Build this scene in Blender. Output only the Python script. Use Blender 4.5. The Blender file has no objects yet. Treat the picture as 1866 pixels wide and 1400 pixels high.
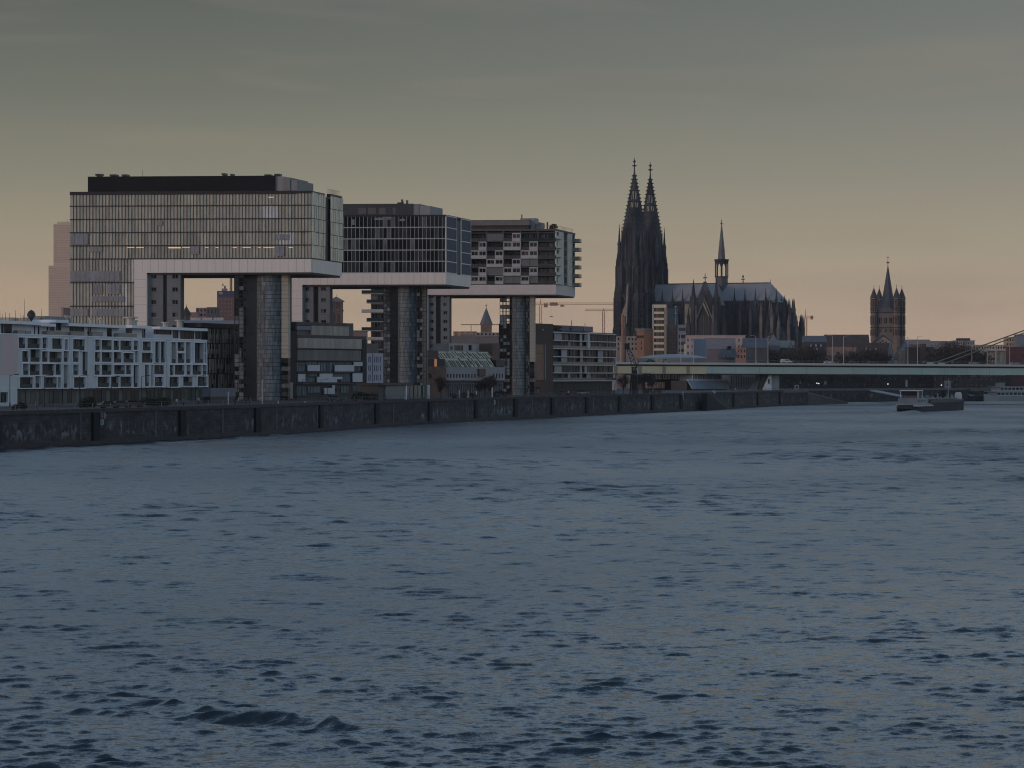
import bpy, bmesh, math, random
import numpy as np
from math import pi, sin, cos, radians
random.seed(7)
S = bpy.context.scene
COL = S.collection
# ---------------------------------------------------------------- camera
FPX, CX, HZ, H = 6000.0, 933.0, 686.0, 13.0     # focal length in photo pixels, centre, horizon row, eye height
GZ = 6.6                                        # level of the promenade above the river
cd = bpy.data.cameras.new('camera'); cam = bpy.data.objects.new('camera', cd); COL.objects.link(cam)
cam.location = (0, 0, H); cam.rotation_euler = (radians(90), 0, 0)
cd.sensor_width = 36; cd.lens = FPX/1866*36; cd.shift_y = (HZ-700)/1866
cd.clip_start = 1; cd.clip_end = 30000
S.camera = cam
S.cycles.filter_width = 1.1
S.view_settings.view_transform = 'Standard'; S.view_settings.look = 'None'
S.view_settings.gamma = 1; S.view_settings.exposure = 0; S.view_settings.use_curve_mapping = False
# ---------------------------------------------------------------- sun and sky
SUN_EL, SUN_AZ = radians(4.0), radians(238)      # azimuth clockwise from +Y: low behind the left shoulder
ld = bpy.data.lights.new('sun', 'SUN'); ld.energy = 0.9; ld.angle = radians(14.0); ld.color = (1.0, 0.66, 0.52)
sun = bpy.data.objects.new('sun', ld); COL.objects.link(sun)
sx, sy, sz = sin(SUN_AZ)*cos(SUN_EL), cos(SUN_AZ)*cos(SUN_EL), sin(SUN_EL)
from mathutils import Vector
sun.rotation_euler = Vector((sx, sy, sz)).to_track_quat('Z', 'Y').to_euler()
W = bpy.data.worlds.new('World'); S.world = W; W.use_nodes = True
nt = W.node_tree; N = nt.nodes; L = nt.links; N.clear()
out = N.new('ShaderNodeOutputWorld'); bg = N.new('ShaderNodeBackground'); L.new(bg.outputs[0], out.inputs[0])
tc = N.new('ShaderNodeTexCoord'); sep = N.new('ShaderNodeSeparateXYZ'); L.new(tc.outputs['Generated'], sep.inputs[0])
def ramp(stops):
    r = N.new('ShaderNodeValToRGB'); L.new(sep.outputs['Z'], r.inputs[0]); e = r.color_ramp.elements
    while len(e) < len(stops): e.new(.5)
    for el, (p, c) in zip(e, stops): el.position = p; el.color = (*c, 1)
    return r
# sunset side (ahead and left) and the cool side of the sky behind the camera
warm = ramp([(0.0, (.56, .39, .27)), (.016, (.475, .345, .24)), (.039, (.33, .28, .204)), (.062, (.215, .208, .167)),
             (.088, (.134, .142, .124)), (.114, (.096, .105, .099)), (.19, (.255, .34, .44)), (.36, (.26, .39, .55)), (.65, (.10, .17, .27)), (1.0, (.08, .125, .20))])
cool = ramp([(0.0, (.43, .38, .37)), (.06, (.41, .395, .40)), (.2, (.42, .49, .57)), (.4, (.29, .40, .53)), (.65, (.10, .165, .26)), (1.0, (.08, .125, .20))])
dt = N.new('ShaderNodeVectorMath'); dt.operation = 'DOT_PRODUCT'; L.new(tc.outputs['Generated'], dt.inputs[0]); dt.inputs[1].default_value = (-.6, .8, 0)
az = N.new('ShaderNodeMapRange'); az.inputs[1].default_value = -.3; az.inputs[2].default_value = .85; L.new(dt.outputs['Value'], az.inputs[0])
rmp = N.new('ShaderNodeMix'); rmp.data_type = 'RGBA'; L.new(az.outputs[0], rmp.inputs[0]); L.new(cool.outputs[0], rmp.inputs[6]); L.new(warm.outputs[0], rmp.inputs[7])
# thin high streaks of cloud
mp = N.new('ShaderNodeMapping'); mp.inputs['Scale'].default_value = (8, 8, 62); mp.inputs['Rotation'].default_value = (0, radians(9), radians(20))
L.new(tc.outputs['Generated'], mp.inputs[0])
nz = N.new('ShaderNodeTexNoise'); nz.inputs['Scale'].default_value = 1.0; nz.inputs['Detail'].default_value = 5; nz.inputs['Distortion'].default_value = .6
L.new(mp.outputs[0], nz.inputs['Vector'])
cm = N.new('ShaderNodeMapRange'); cm.inputs[1].default_value = .50; cm.inputs[2].default_value = .78
cm.inputs[3].default_value = 0; cm.inputs[4].default_value = .34
L.new(nz.outputs[0], cm.inputs[0])
cmx = N.new('ShaderNodeMix'); cmx.data_type = 'RGBA'; cmx.inputs[7].default_value = (.27, .21, .175, 1)
L.new(cm.outputs[0], cmx.inputs[0]); L.new(rmp.outputs[2], cmx.inputs[6])
# physical sky adds its share of light
ns = N.new('ShaderNodeTexSky'); ns.sky_type = 'NISHITA'; ns.sun_disc = False; ns.sun_elevation = SUN_EL; ns.sun_rotation = SUN_AZ
ns.air_density = 1.0; ns.dust_density = 1.0
ad = N.new('ShaderNodeMix'); ad.data_type = 'RGBA'; ad.blend_type = 'ADD'; ad.inputs[0].default_value = 0.012
L.new(cmx.outputs[2], ad.inputs[6]); L.new(ns.outputs[0], ad.inputs[7])
L.new(ad.outputs[2], bg.inputs[0]); bg.inputs[1].default_value = 1.0

# ---------------------------------------------------------------- helpers
class Frame:
    """facade frame: u runs along the facade, v goes into the building, z is up (world units)"""
    def __init__(s, O, U, V, root=None):
        s.O = O; lu = math.hypot(*U); s.U = (U[0]/lu, U[1]/lu); lv = math.hypot(*V); s.V = (V[0]/lv, V[1]/lv)
    def P(s, u, v, z):
        return (s.O[0]+u*s.U[0]+v*s.V[0], s.O[1]+u*s.U[1]+v*s.V[1], z)
    def u(s, px, v=0):
        t = (px-CX)/FPX; ox = s.O[0]+v*s.V[0]; oy = s.O[1]+v*s.V[1]
        return (t*oy-ox)/(s.U[0]-t*s.U[1])
    def z(s, px, py, v=0):
        Y = s.P(s.u(px, v), v, 0)[1]
        return H+(HZ-py)/FPX*Y
    def side(s, Wd):            # the face at the right-hand end
        p = s.P(Wd, 0, 0); return Frame(p[:2], s.V, (-s.U[0], -s.U[1]))
WF = Frame((0, 0), (1, 0), (0, 1))
def X(px, Y): return (px-CX)/FPX*Y
def Z(py, Y): return H+(HZ-py)/FPX*Y
def frame(pa, Ya, pb, Yb, V=None):
    A = (X(pa, Ya), Ya); B = (X(pb, Yb), Yb); U = (B[0]-A[0], B[1]-A[1])
    F = Frame(A, U, V or (-U[1], U[0])); F.W = math.hypot(*U); return F

class M:
    def __init__(s): s.v = []; s.f = []; s.r = []; s.mi = []; s.m = 0; s.rv = None
    def add(s, vs, fs, r=None):
        b = len(s.v); s.v += [tuple(p) for p in vs]
        r = random.random() if r is None else r
        for f in fs: s.f.append([b+i for i in f]); s.r.append(r); s.mi.append(s.m)
        return s
    def box(s, F, u0, u1, v0, v1, z0, z1, r=None):
        P = F.P
        return s.add([P(u0,v0,z0),P(u1,v0,z0),P(u1,v1,z0),P(u0,v1,z0),P(u0,v0,z1),P(u1,v0,z1),P(u1,v1,z1),P(u0,v1,z1)],
              [(0,3,2,1),(4,5,6,7),(0,1,5,4),(1,2,6,5),(2,3,7,6),(3,0,4,7)], r)
    def pbox(s, F, px0, py0, px1, py1, v0, v1, r=None):   # front face spans these photo pixels
        pm = (px0+px1)/2
        return s.box(F, F.u(px0,v0), F.u(px1,v0), v0, v1, F.z(pm,py1,v0), F.z(pm,py0,v0), r)
    def prism(s, F, pts, z0, z1, r=None):
        n = len(pts); vs = [F.P(a,b,z0) for a,b in pts]+[F.P(a,b,z1) for a,b in pts]
        return s.add(vs, [tuple(range(n))[::-1], tuple(range(n,2*n))]+[(i,(i+1)%n,n+(i+1)%n,n+i) for i in range(n)], r)
    def slab(s, F, pts, v0, v1, r=None):                  # polygon in the facade plane (u,z) pushed v0..v1
        n = len(pts); vs = [F.P(a,v0,b) for a,b in pts]+[F.P(a,v1,b) for a,b in pts]
        return s.add(vs, [tuple(range(n)), tuple(range(n,2*n))[::-1]]+[(i,(i+1)%n,n+(i+1)%n,n+i) for i in range(n)], r)
    def lathe(s, F, cu, cv, prof, n=16, rot=0, r=None):   # prof [(radius,z)...]
        vs = []; fs = []
        for (R, z) in prof:
            for k in range(n):
                a = rot+2*pi*k/n; vs.append(F.P(cu+R*cos(a), cv+R*sin(a), z))
        for i in range(len(prof)-1):
            for k in range(n):
                fs.append((i*n+k, i*n+(k+1)%n, (i+1)*n+(k+1)%n, (i+1)*n+k))
        fs.append(tuple(range(n))[::-1]); fs.append(tuple(range((len(prof)-1)*n, len(prof)*n)))
        return s.add(vs, fs, r)
    def tube(s, p, q, r0, r1=None, n=6, r=None):
        r1 = r0 if r1 is None else r1
        p = Vector(p); q = Vector(q); d = (q-p)
        if d.length < 1e-6: return s
        d.normalize(); a = d.orthogonal().normalized(); b = d.cross(a)
        vs = []
        for c, R in ((p, r0), (q, r1)):
            for k in range(n):
                t = 2*pi*k/n; vs.append(c+a*(R*cos(t))+b*(R*sin(t)))
        return s.add(vs, [(k,(k+1)%n,n+(k+1)%n,n+k) for k in range(n)]+[tuple(range(n))[::-1], tuple(range(n,2*n))], r)
    def gable(s, F, u0, u1, v0, v1, z0, z1, along='u', hip=0, r=None):
        if along == 'u':
            vm = (v0+v1)/2
            vs = [F.P(u0,v0,z0),F.P(u1,v0,z0),F.P(u1,v1,z0),F.P(u0,v1,z0),F.P(u0+hip,vm,z1),F.P(u1-hip,vm,z1)]
            return s.add(vs, [(0,3,2,1),(0,1,5,4),(2,3,4,5),(1,2,5),(3,0,4)], r)
        um = (u0+u1)/2
        vs = [F.P(u0,v0,z0),F.P(u1,v0,z0),F.P(u1,v1,z0),F.P(u0,v1,z0),F.P(um,v0+hip,z1),F.P(um,v1-hip,z1)]
        return s.add(vs, [(0,3,2,1),(0,1,4),(1,2,5,4),(2,3,5),(3,0,4,5)], r)
    def pyr(s, F, u0, u1, v0, v1, z0, z1, r=None):
        um, vm = (u0+u1)/2, (v0+v1)/2
        return s.add([F.P(u0,v0,z0),F.P(u1,v0,z0),F.P(u1,v1,z0),F.P(u0,v1,z0),F.P(um,vm,z1)], [(0,3,2,1),(0,1,4),(1,2,4),(2,3,4),(3,0,4)], r)
    def holed(s, F, u0, u1, z0, z1, holes, v0, v1):       # wall slab with rectangular openings (u0,u1,z0,z1)
        us = sorted({u0, u1, *[h[0] for h in holes], *[h[1] for h in holes]}); us = [a for a in us if u0 <= a <= u1]
        zs = sorted({z0, z1, *[h[2] for h in holes], *[h[3] for h in holes]}); zs = [a for a in zs if z0 <= a <= z1]
        for j in range(len(zs)-1):
            zm = (zs[j]+zs[j+1])/2; st = None
            for i in range(len(us)-1):
                um = (us[i]+us[i+1])/2
                hole = any(h[0] < um < h[1] and h[2] < zm < h[3] for h in holes)
                if not hole and st is None: st = us[i]
                if hole and st is not None: s.box(F, st, us[i], v0, v1, zs[j], zs[j+1], .5); st = None
            if st is not None: s.box(F, st, us[-1], v0, v1, zs[j], zs[j+1], .5)
        return s
    def each(s, name, mats, parent):       # every box added so far becomes a part of its own
        for i in range(0, len(s.v), 8):
            m_ = M(); m_.add(s.v[i:i+8], [(0,3,2,1),(4,5,6,7),(0,1,5,4),(1,2,6,5),(2,3,7,6),(3,0,4,7)], s.r[i//8*6]); m_.build(name, mats, parent)
    def build(s, name, mats, parent=None, smooth=False, orient=True):
        if not isinstance(mats, (list, tuple)): mats = [mats]
        o0 = parent_world(parent) if parent else None
        me = bpy.data.meshes.new(name)
        if parent is None:
            a = np.array(s.v); o0 = (float(a[:,0].mean()), float(a[:,1].mean()), float(a[:,2].min()))
        vs = [(p[0]-o0[0], p[1]-o0[1], p[2]-o0[2]) for p in s.v]
        me.from_pydata(vs, [], s.f)
        at = me.attributes.new('rnd', 'FLOAT', 'FACE'); at.data.foreach_set('value', s.r)
        for m in mats: me.materials.append(m)
        me.polygons.foreach_set('material_index', s.mi)
        if orient:
            bm = bmesh.new(); bm.from_mesh(me); bmesh.ops.recalc_face_normals(bm, faces=bm.faces); bm.to_mesh(me); bm.free()
        if smooth: me.polygons.foreach_set('use_smooth', [True]*len(me.polygons))
        o = bpy.data.objects.new(name, me); COL.objects.link(o)
        if parent: o.parent = parent
        else: o.location = o0
        return o
def parent_world(p):
    x = [0, 0, 0]
    while p is not None:
        x = [x[i]+p.location[i] for i in range(3)]; p = p.parent
    return x
def thing(name, label, cat, loc, group=None):
    o = bpy.data.objects.new(name, None); COL.objects.link(o); o.location = loc; o.empty_display_size = 1
    o['label'] = label; o['category'] = cat
    if group: o['group'] = group
    return o
def tag(o, label, cat, group=None, kind=None):
    if label: o['label'] = label
    if cat: o['category'] = cat
    if group: o['group'] = group
    if kind: o['kind'] = kind
    return o
def dup(root, loc, label, rotz=None, scale=None, group=None):
    r = root.copy(); COL.objects.link(r); r.location = loc; r['label'] = label
    if rotz is not None: r.rotation_euler = (0, 0, rotz)
    if scale is not None: r.scale = scale if isinstance(scale, tuple) else (scale,)*3
    if group: r['group'] = group
    for ch in list(root.children):
        c = ch.copy(); COL.objects.link(c); c.parent = r
        for g in ch.children:
            d = g.copy(); COL.objects.link(d); d.parent = c
    return r

# ---------------------------------------------------------------- materials
MATS = {}
def mat(name, c, rough=.7, metal=0, var=.15, scale=.4, c2=None, bump=0, spec=.5, rvar=0, emit=None, stretch=None, contrast=(.3, .7)):
    if name in MATS: return MATS[name]
    m = bpy.data.materials.new(name); m.use_nodes = True; t = m.node_tree; n = t.nodes; l = t.links
    b = n['Principled BSDF']; b.inputs['Roughness'].default_value = rough; b.inputs['Metallic'].default_value = metal
    b.inputs['Specular IOR Level'].default_value = spec
    co = n.new('ShaderNodeTexCoord'); mpp = n.new('ShaderNodeMapping'); l.new(co.outputs['Object'], mpp.inputs[0])
    if stretch: mpp.inputs['Scale'].default_value = stretch
    no = n.new('ShaderNodeTexNoise'); no.inputs['Scale'].default_value = scale; no.inputs['Detail'].default_value = 6; no.inputs['Roughness'].default_value = .62
    l.new(mpp.outputs[0], no.inputs['Vector'])
    mr = n.new('ShaderNodeMapRange'); mr.inputs[1].default_value = contrast[0]; mr.inputs[2].default_value = contrast[1]
    l.new(no.outputs[0], mr.inputs[0])
    mx = n.new('ShaderNodeMix'); mx.data_type = 'RGBA'
    ca = [x*(1-var) for x in c]; cb = list(c2) if c2 else [min(1, x*(1+var)) for x in c]
    mx.inputs[6].default_value = (*ca, 1); mx.inputs[7].default_value = (*cb, 1); l.new(mr.outputs[0], mx.inputs[0])
    last = mx.outputs[2]
    if rvar:
        a = n.new('ShaderNodeAttribute'); a.attribute_name = 'rnd'
        r2 = n.new('ShaderNodeMapRange'); r2.inputs[3].default_value = 1-rvar; r2.inputs[4].default_value = 1+rvar; l.new(a.outputs['Fac'], r2.inputs[0])
        vm = n.new('ShaderNodeVectorMath'); vm.operation = 'SCALE'; l.new(last, vm.inputs[0]); l.new(r2.outputs[0], vm.inputs['Scale']); last = vm.outputs[0]
    l.new(last, b.inputs['Base Color'])
    if bump:
        bp = n.new('ShaderNodeBump'); bp.inputs['Strength'].default_value = .6; bp.inputs['Distance'].default_value = bump
        l.new(no.outputs[0], bp.inputs['Height']); l.new(bp.outputs[0], b.inputs['Normal'])
    if emit:
        b.inputs['Emission Color'].default_value = (*emit[:3], 1); b.inputs['Emission Strength'].default_value = emit[3]
    MATS[name] = m; return m
def panes(name, stops, rough=.08, spec=.5, metal=0, nv=.42):
    """glazing whose panes differ: blinds, curtains, dark rooms, chosen per pane by the mesh attribute rnd"""
    if name in MATS: return MATS[name]
    m = bpy.data.materials.new(name); m.use_nodes = True; t = m.node_tree; n = t.nodes; l = t.links
    b = n['Principled BSDF']; b.inputs['Roughness'].default_value = rough; b.inputs['Specular IOR Level'].default_value = spec; b.inputs['Metallic'].default_value = metal
    a = n.new('ShaderNodeAttribute'); a.attribute_name = 'rnd'
    r = n.new('ShaderNodeValToRGB'); r.color_ramp.interpolation = 'CONSTANT'
    while len(r.color_ramp.elements) < len(stops): r.color_ramp.elements.new(.5)
    for e, (p, c) in zip(r.color_ramp.elements, stops): e.position = p; e.color = (*c, 1)
    l.new(a.outputs['Fac'], r.inputs[0])
    co = n.new('ShaderNodeTexCoord'); mpp = n.new('ShaderNodeMapping'); mpp.inputs['Scale'].default_value = (2.2, 2.2, .35); l.new(co.outputs['Object'], mpp.inputs[0])
    no = n.new('ShaderNodeTexNoise'); no.inputs['Scale'].default_value = 1.0; no.inputs['Detail'].default_value = 3; l.new(mpp.outputs[0], no.inputs['Vector'])
    mr = n.new('ShaderNodeMapRange'); mr.inputs[1].default_value = .3; mr.inputs[2].default_value = .7; mr.inputs[3].default_value = 1-nv; mr.inputs[4].default_value = 1+nv; l.new(no.outputs[0], mr.inputs[0])
    vm = n.new('ShaderNodeVectorMath'); vm.operation = 'SCALE'; l.new(r.outputs[0], vm.inputs[0]); l.new(mr.outputs[0], vm.inputs['Scale'])
    l.new(vm.outputs[0], b.inputs['Base Color'])
    MATS[name] = m; return m
white = mat('white_render', (.58, .62, .66), .6, var=.06, scale=.3)
whiteb = mat('white_metal_panel', (.78, .72, .66), .5, var=.05, scale=.8, stretch=(1, 1, .05), rvar=.02)
blackm = mat('black_metal', (.012, .012, .014), .5)
darkm = mat('dark_metal', (.03, .032, .035), .45)
greym = mat('grey_metal', (.16, .17, .18), .45)
concrete = mat('concrete', (.17, .18, .19), .8, var=.12, scale=.25)
concreted = mat('stained_concrete', (.010, .012, .015), .9, var=.5, scale=.25, c2=(.062, .066, .072), bump=.05, stretch=(1, 1, 1.2), contrast=(.45, .8))
cream = mat('cream_panel', (.36, .35, .30), .4, var=.1, scale=.5)
glassA = panes('glass_with_blinds', [(0, (.30, .305, .265)), (.12, (.39, .39, .335)), (.34, (.345, .35, .305)), (.5, (.43, .425, .355)), (.66, (.365, .37, .32)), (.86, (.40, .395, .335)), (.985, (.56, .58, .59))], .5, .2, nv=.18)
glassE = panes('glass_end_fins', [(0, (.50, .52, .41)), (.5, (.58, .60, .49))], .15, .6)  # pale base: horizon sky reflected in the end face is put into the colour
glassB = panes('dark_office_glass', [(0, (.004, .005, .007)), (.35, (.018, .022, .026)), (.6, (.045, .052, .055)), (.8, (.008, .010, .013)), (.9, (.13, .14, .14))], .3, .15)
glassW = panes('apartment_glass', [(0, (.006, .008, .010)), (.3, (.035, .048, .054)), (.5, (.014, .018, .02)), (.66, (.06, .072, .078)), (.80, (.035, .028, .026)), (.92, (.14, .155, .165))], .3, .12)
glassG = panes('teal_shop_glass', [(0, (.03, .045, .047)), (.3, (.07, .10, .10)), (.55, (.045, .065, .068)), (.75, (.10, .13, .13)), (.9, (.015, .02, .022))], .35, .12)
glassD = panes('dark_window_glass', [(0, (.008, .01, .012)), (.5, (.03, .033, .037)), (.85, (.07, .07, .07))], .15)
glassT = panes('tower_glass', [(0, (.13, .165, .185)), (.3, (.16, .20, .225)), (.6, (.145, .185, .21)), (.88, (.085, .11, .13))], .5, .12)
slate = mat('slate_roof', (.14, .15, .18), .5, var=.12, scale=.3)
darkroof = mat('dark_tiled_roof', (.05, .045, .045), .8, var=.25, scale=.3)
gothic = mat('weathered_gothic_stone', (.034, .040, .052), .9, var=.5, scale=.12, c2=(.085, .095, .112), stretch=(1, 1, .45), contrast=(.42, .75))
gothicp = mat('pale_new_stone', (.26, .24, .20), .9, var=.3, scale=.3)
stone = mat('romanesque_stone', (.20, .155, .125), .9, var=.3, scale=.25)
brick = mat('red_brick', (.24, .10, .06), .9, var=.25, scale=.5)
brickt = mat('tan_brick', (.27, .17, .115), .9, var=.15, scale=.5)
brown = mat('brown_brick', (.085, .06, .05), .9, var=.2, scale=.4)
pinkish = mat('pale_render', (.36, .30, .28), .85, var=.12, scale=.2)
beige = mat('beige_render', (.42, .36, .28), .85, var=.1, scale=.2)
# ================================================================= SETTING
# quay edge, from behind the camera up the left bank and round to the far mooring
QUAY = [(-170,-500),(-125,0),(-108,350),(X(0,582),582),(X(470,722),722),(X(660,830),830),(X(900,975),975),(X(1140,1147),1147),
        (X(1300,1279),1279),(X(1427,1460),1460)]
BANK = [QUAY[-1],(135,1500),(146,1640),(260,1800),(480,2050),(900,2500),(2500,3600),(5000,5000)]
# --- river: displaced waves near the camera, plain sheet with the same ripple material beyond
rng = np.random.default_rng(5)
NC = 120
comps = [(10**(math.log10(.38)+rng.uniform(0, 1)*math.log10(2.8/.38)), rng.normal(pi/2+.12, .48), rng.uniform(.4, 1.2), rng.uniform(0, 2*pi), 0) for _ in range(NC)]
comps += [(10**rng.uniform(math.log10(2.6), math.log10(8)), rng.normal(pi/2+.12, .6), rng.uniform(.4, 1.2), rng.uniform(0, 2*pi), 1) for _ in range(50)]
def waves(GX, GY, sp):          # steep little river chop; wavelengths finer than the grid sp are left out
    Zw = np.zeros_like(GX); DX = np.zeros_like(GX); DY = np.zeros_like(GX)
    g1 = np.clip(.92+.28*np.sin(GX*.21+1.7*np.sin(GY*.13+.4)+.5)*np.sin(GY*.17+1.3*np.sin(GX*.09))+.25*np.sin(GX*.53+GY*.31), .55, 1.3)
    g2 = np.clip(.9+.55*np.sin(GX*.045+1.3*np.sin(GY*.021))*np.sin(GY*.033+GX*.02+2), .5, 1.35)
    far = np.clip((GY-150)/350, 0.05, 1)     # the open mid-river is rougher
    for k, (lam, th, aw, ph, fam) in enumerate(comps):
        fade = np.clip((lam-2.5*sp)/(lam*.6), 0, 1)
        if np.max(fade) <= 0: continue
        kk = 2*pi/lam; p = kk*cos(th)*GX+kk*sin(th)*GY+ph+.7*np.sin(GX*.11+k)+.7*np.sin(GY*.09+k*2)
        A = (.0060*lam**.45*g1 if fam == 0 else .0080*lam**.85*far*g2)*aw*fade; s = np.sin(p); c = np.cos(p)
        Zw += A*s; DX += A*cos(th)*c; DY += A*sin(th)*c
    return Zw, DX*1.1, DY*1.1
def sink(GX, GY, Zw, a0, a1, b0, b1):      # let the outer rim of the rippled sheet dip under the plain one
    ed = np.minimum(np.minimum(GX-a0, a1-GX), np.minimum(GY-b0, b1-GY)); return np.where(ed < 40, Zw*np.clip(ed/40, 0, 1)-.62*(1-np.clip(ed/40, 0, 1)), Zw)
def widen(xs, lo, hi):
    d = xs[1]-xs[0]; a = [xs[-1]]; b = [xs[0]]; s_ = d
    while a[-1] < hi: s_ *= 1.10; a.append(a[-1]+s_)
    s_ = d
    while b[-1] > lo: s_ *= 1.10; b.append(b[-1]-s_)
    a[-1] = hi; b[-1] = lo; return np.array(b[::-1]+list(xs[1:-1])+a)
cs = []; qs = []; off = 0; rs = []
for (gx0, gx1, gy0, gy1, dx_, dy_, pw_) in ((-52, 52, 96, 190, .13, .115, 1.2), (-74, 74, 190, 420, .24, .22, 1.0), (-112, 330, 420, 1750, .85, .62, .95)):
    xs = widen(np.arange(gx0, gx1+dx_, dx_), -700, 900); ys = [gy0]
    while ys[-1] < gy1: ys.append(ys[-1]+dy_*(ys[-1]/gy0)**pw_)
    ys[-1] = gy1; ys = np.array(([-300, -200, -130, -80, -50, -30, -15, -5, 5, 15, 25, 34, 42, 50, 56, 62, 67, 72, 76, 80, 83, 86, 88, 90, 92, 94, 95] if gy0 < 100 else [])+ys, float); GX, GY = np.meshgrid(xs, ys)
    Zw, DX, DY = waves(GX, GY, np.maximum(np.minimum(.11*(np.maximum(ys, 96)/96)**1.12, 1.7), np.where(ys < 96, (96-ys)*.3, 0))[:, None]+np.gradient(xs)[None, :]*.8*(np.gradient(xs)[None, :] > dx_*1.05))
    if gy0 < 100:
        # a passing boat's wash rolling through the lower left
        for (ax, ay, bx, by, am, wd) in ((-17.5,134,-10.5,127,.22,.5), (-13,127.5,-3.5,120,.34,.5), (-5,121.5,2.5,116,.13,.5), (-19,130,-13,125,.10,.5), (-2,116.5,6,112,.15,.55), (-16,139,-11,134,.10,.4)):
            dxx, dyy = bx-ax, by-ay; Ln = math.hypot(dxx, dyy); tx, ty = dxx/Ln, dyy/Ln
            s_ = (GX-ax)*tx+(GY-ay)*ty; d_ = -(GX-ax)*ty+(GY-ay)*tx+.4*np.sin(s_*.8)+.15*np.sin(s_*2.3)
            env = np.exp(-((s_-Ln/2)/(Ln*.42))**4)*(.8+.3*np.sin(s_*1.7))
            Zw += am*env*np.exp(-(d_/wd)**2)-am*.5*env*np.exp(-((d_+1.5)/1.0)**2)
    if gy1 > 1000:          # wake spreading behind the barge
        ux, uy = (147.2-174.1), (1195-1268); Ln = math.hypot(ux, uy); ux, uy = ux/Ln, uy/Ln
        s_ = (GX-144)*ux+(GY-1195)*uy; d_ = (GX-144)*-uy+(GY-1195)*ux
        env = np.clip(s_/10, 0, 1)*np.exp(-np.clip(s_, 0, None)/300)
        Zw += .85*env*np.exp(-((np.abs(d_)-3-s_*.14)/2.6)**2)-.3*env*np.exp(-((np.abs(d_)-8-s_*.14)/2.6)**2)
    Zw = sink(GX, GY, Zw, -700, 900, -300 if gy0 < 100 else -1e9, 1e9 if gy1 < 1000 else gy1)
    ny, nx = GX.shape; cs.append(np.stack([GX+DX, GY+DY, Zw], -1).reshape(-1, 3)); idx = np.arange(nx*ny).reshape(ny, nx)+off; gust = np.sin(GX*.031+1.9*np.sin(GY*.0125+1)+.6*np.sin(GX*.083))*np.sin(GY*.021+1.4*np.sin(GX*.022+2)); rs.append((np.clip(.14+.22*(np.clip(GY-96, 0, None)/900)**.5, .14, .36)+.05*gust).ravel())
    qs.append(np.stack([idx[:-1,:-1], idx[:-1,1:], idx[1:,1:], idx[1:,:-1]], -1).reshape(-1, 4)); off += nx*ny
BX = 7000.
cs.append(np.array([(-BX,-2500,-.6),(BX,-2500,-.6),(BX,9000,-.6),(-BX,9000,-.6)])); qs.append(np.array([(0,1,2,3)])+off)
rs.append(np.full(4, .40)); co = np.vstack(cs).astype(np.float32); q = np.vstack(qs).astype(np.int32)
me = bpy.data.meshes.new('river_water'); me.vertices.add(len(co)); me.vertices.foreach_set('co', co.ravel())
me.loops.add(q.size); me.loops.foreach_set('vertex_index', q.ravel()); me.polygons.add(len(q)); me.polygons.foreach_set('loop_start', np.arange(0, q.size, 4, dtype=np.int32)); me.update(calc_edges=True); me.validate(); ra = me.attributes.new('chop', 'FLOAT', 'POINT'); ra.data.foreach_set('value', np.concatenate(rs).astype(np.float32))
me.polygons.foreach_set('use_smooth', [True]*len(me.polygons))
water = bpy.data.objects.new('river_water', me); COL.objects.link(water); water['kind'] = 'structure'
m = bpy.data.materials.new('river_water'); m.use_nodes = True; t = m.node_tree; n = t.nodes; l = t.links
b_ = n['Principled BSDF']; b_.inputs['Roughness'].default_value = .18; b_.inputs['IOR'].default_value = 1.33
cdn = n.new('ShaderNodeTexCoord'); rat = n.new('ShaderNodeAttribute'); rat.attribute_name = 'chop'; l.new(rat.outputs['Fac'], b_.inputs['Roughness'])   # unresolved ripples count as roughness
def wn(scale, sxy, det, dist=0.3):
    mp_ = n.new('ShaderNodeMapping'); mp_.inputs['Scale'].default_value = (sxy[0], sxy[1], 1); mp_.inputs['Rotation'].default_value = (0, 0, radians(6)); l.new(cdn.outputs['Object'], mp_.inputs[0])
    a = n.new('ShaderNodeTexNoise'); a.inputs['Scale'].default_value = scale; a.inputs['Detail'].default_value = det; a.inputs['Distortion'].default_value = dist
    l.new(mp_.outputs[0], a.inputs['Vector']); return a
big = wn(.02, (1, .6), 3)
def slope(scale, sxy, det, k):
    a = wn(scale, sxy, det); s1 = n.new('ShaderNodeVectorMath'); s1.operation = 'SUBTRACT'; l.new(a.outputs['Color'], s1.inputs[0]); s1.inputs[1].default_value = (.5, .5, .5)
    s2 = n.new('ShaderNodeVectorMath'); s2.operation = 'MULTIPLY'; l.new(s1.outputs[0], s2.inputs[0]); s2.inputs[1].default_value = (k*.7, k, 0); return s2
geo = n.new('ShaderNodeNewGeometry'); acc = geo.outputs['Normal']
fr_ = n.new('ShaderNodeMapRange'); fr_.inputs[1].default_value = .24; fr_.inputs[2].default_value = .36; fr_.inputs[3].default_value = .12; l.new(rat.outputs['Fac'], fr_.inputs[0])
for (sc_, sxy, det, k_, g_) in ((1, (.10, .035), 4, .26, 1), (1, (.35, .12), 4, .26, 1), (1.0, (.6, .9), 4, .30, 0), (3.5, (.6, 1), 4, .52, 0), (11, (.8, 1), 2, .40, 0)):
    s2 = slope(sc_, sxy, det, k_)
    if g_: s3 = n.new('ShaderNodeVectorMath'); s3.operation = 'SCALE'; l.new(s2.outputs[0], s3.inputs[0]); l.new(fr_.outputs[0], s3.inputs['Scale']); s2 = s3
    ad_ = n.new('ShaderNodeVectorMath'); ad_.operation = 'ADD'; l.new(acc, ad_.inputs[0]); l.new(s2.outputs[0], ad_.inputs[1]); acc = ad_.outputs[0]
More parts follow.
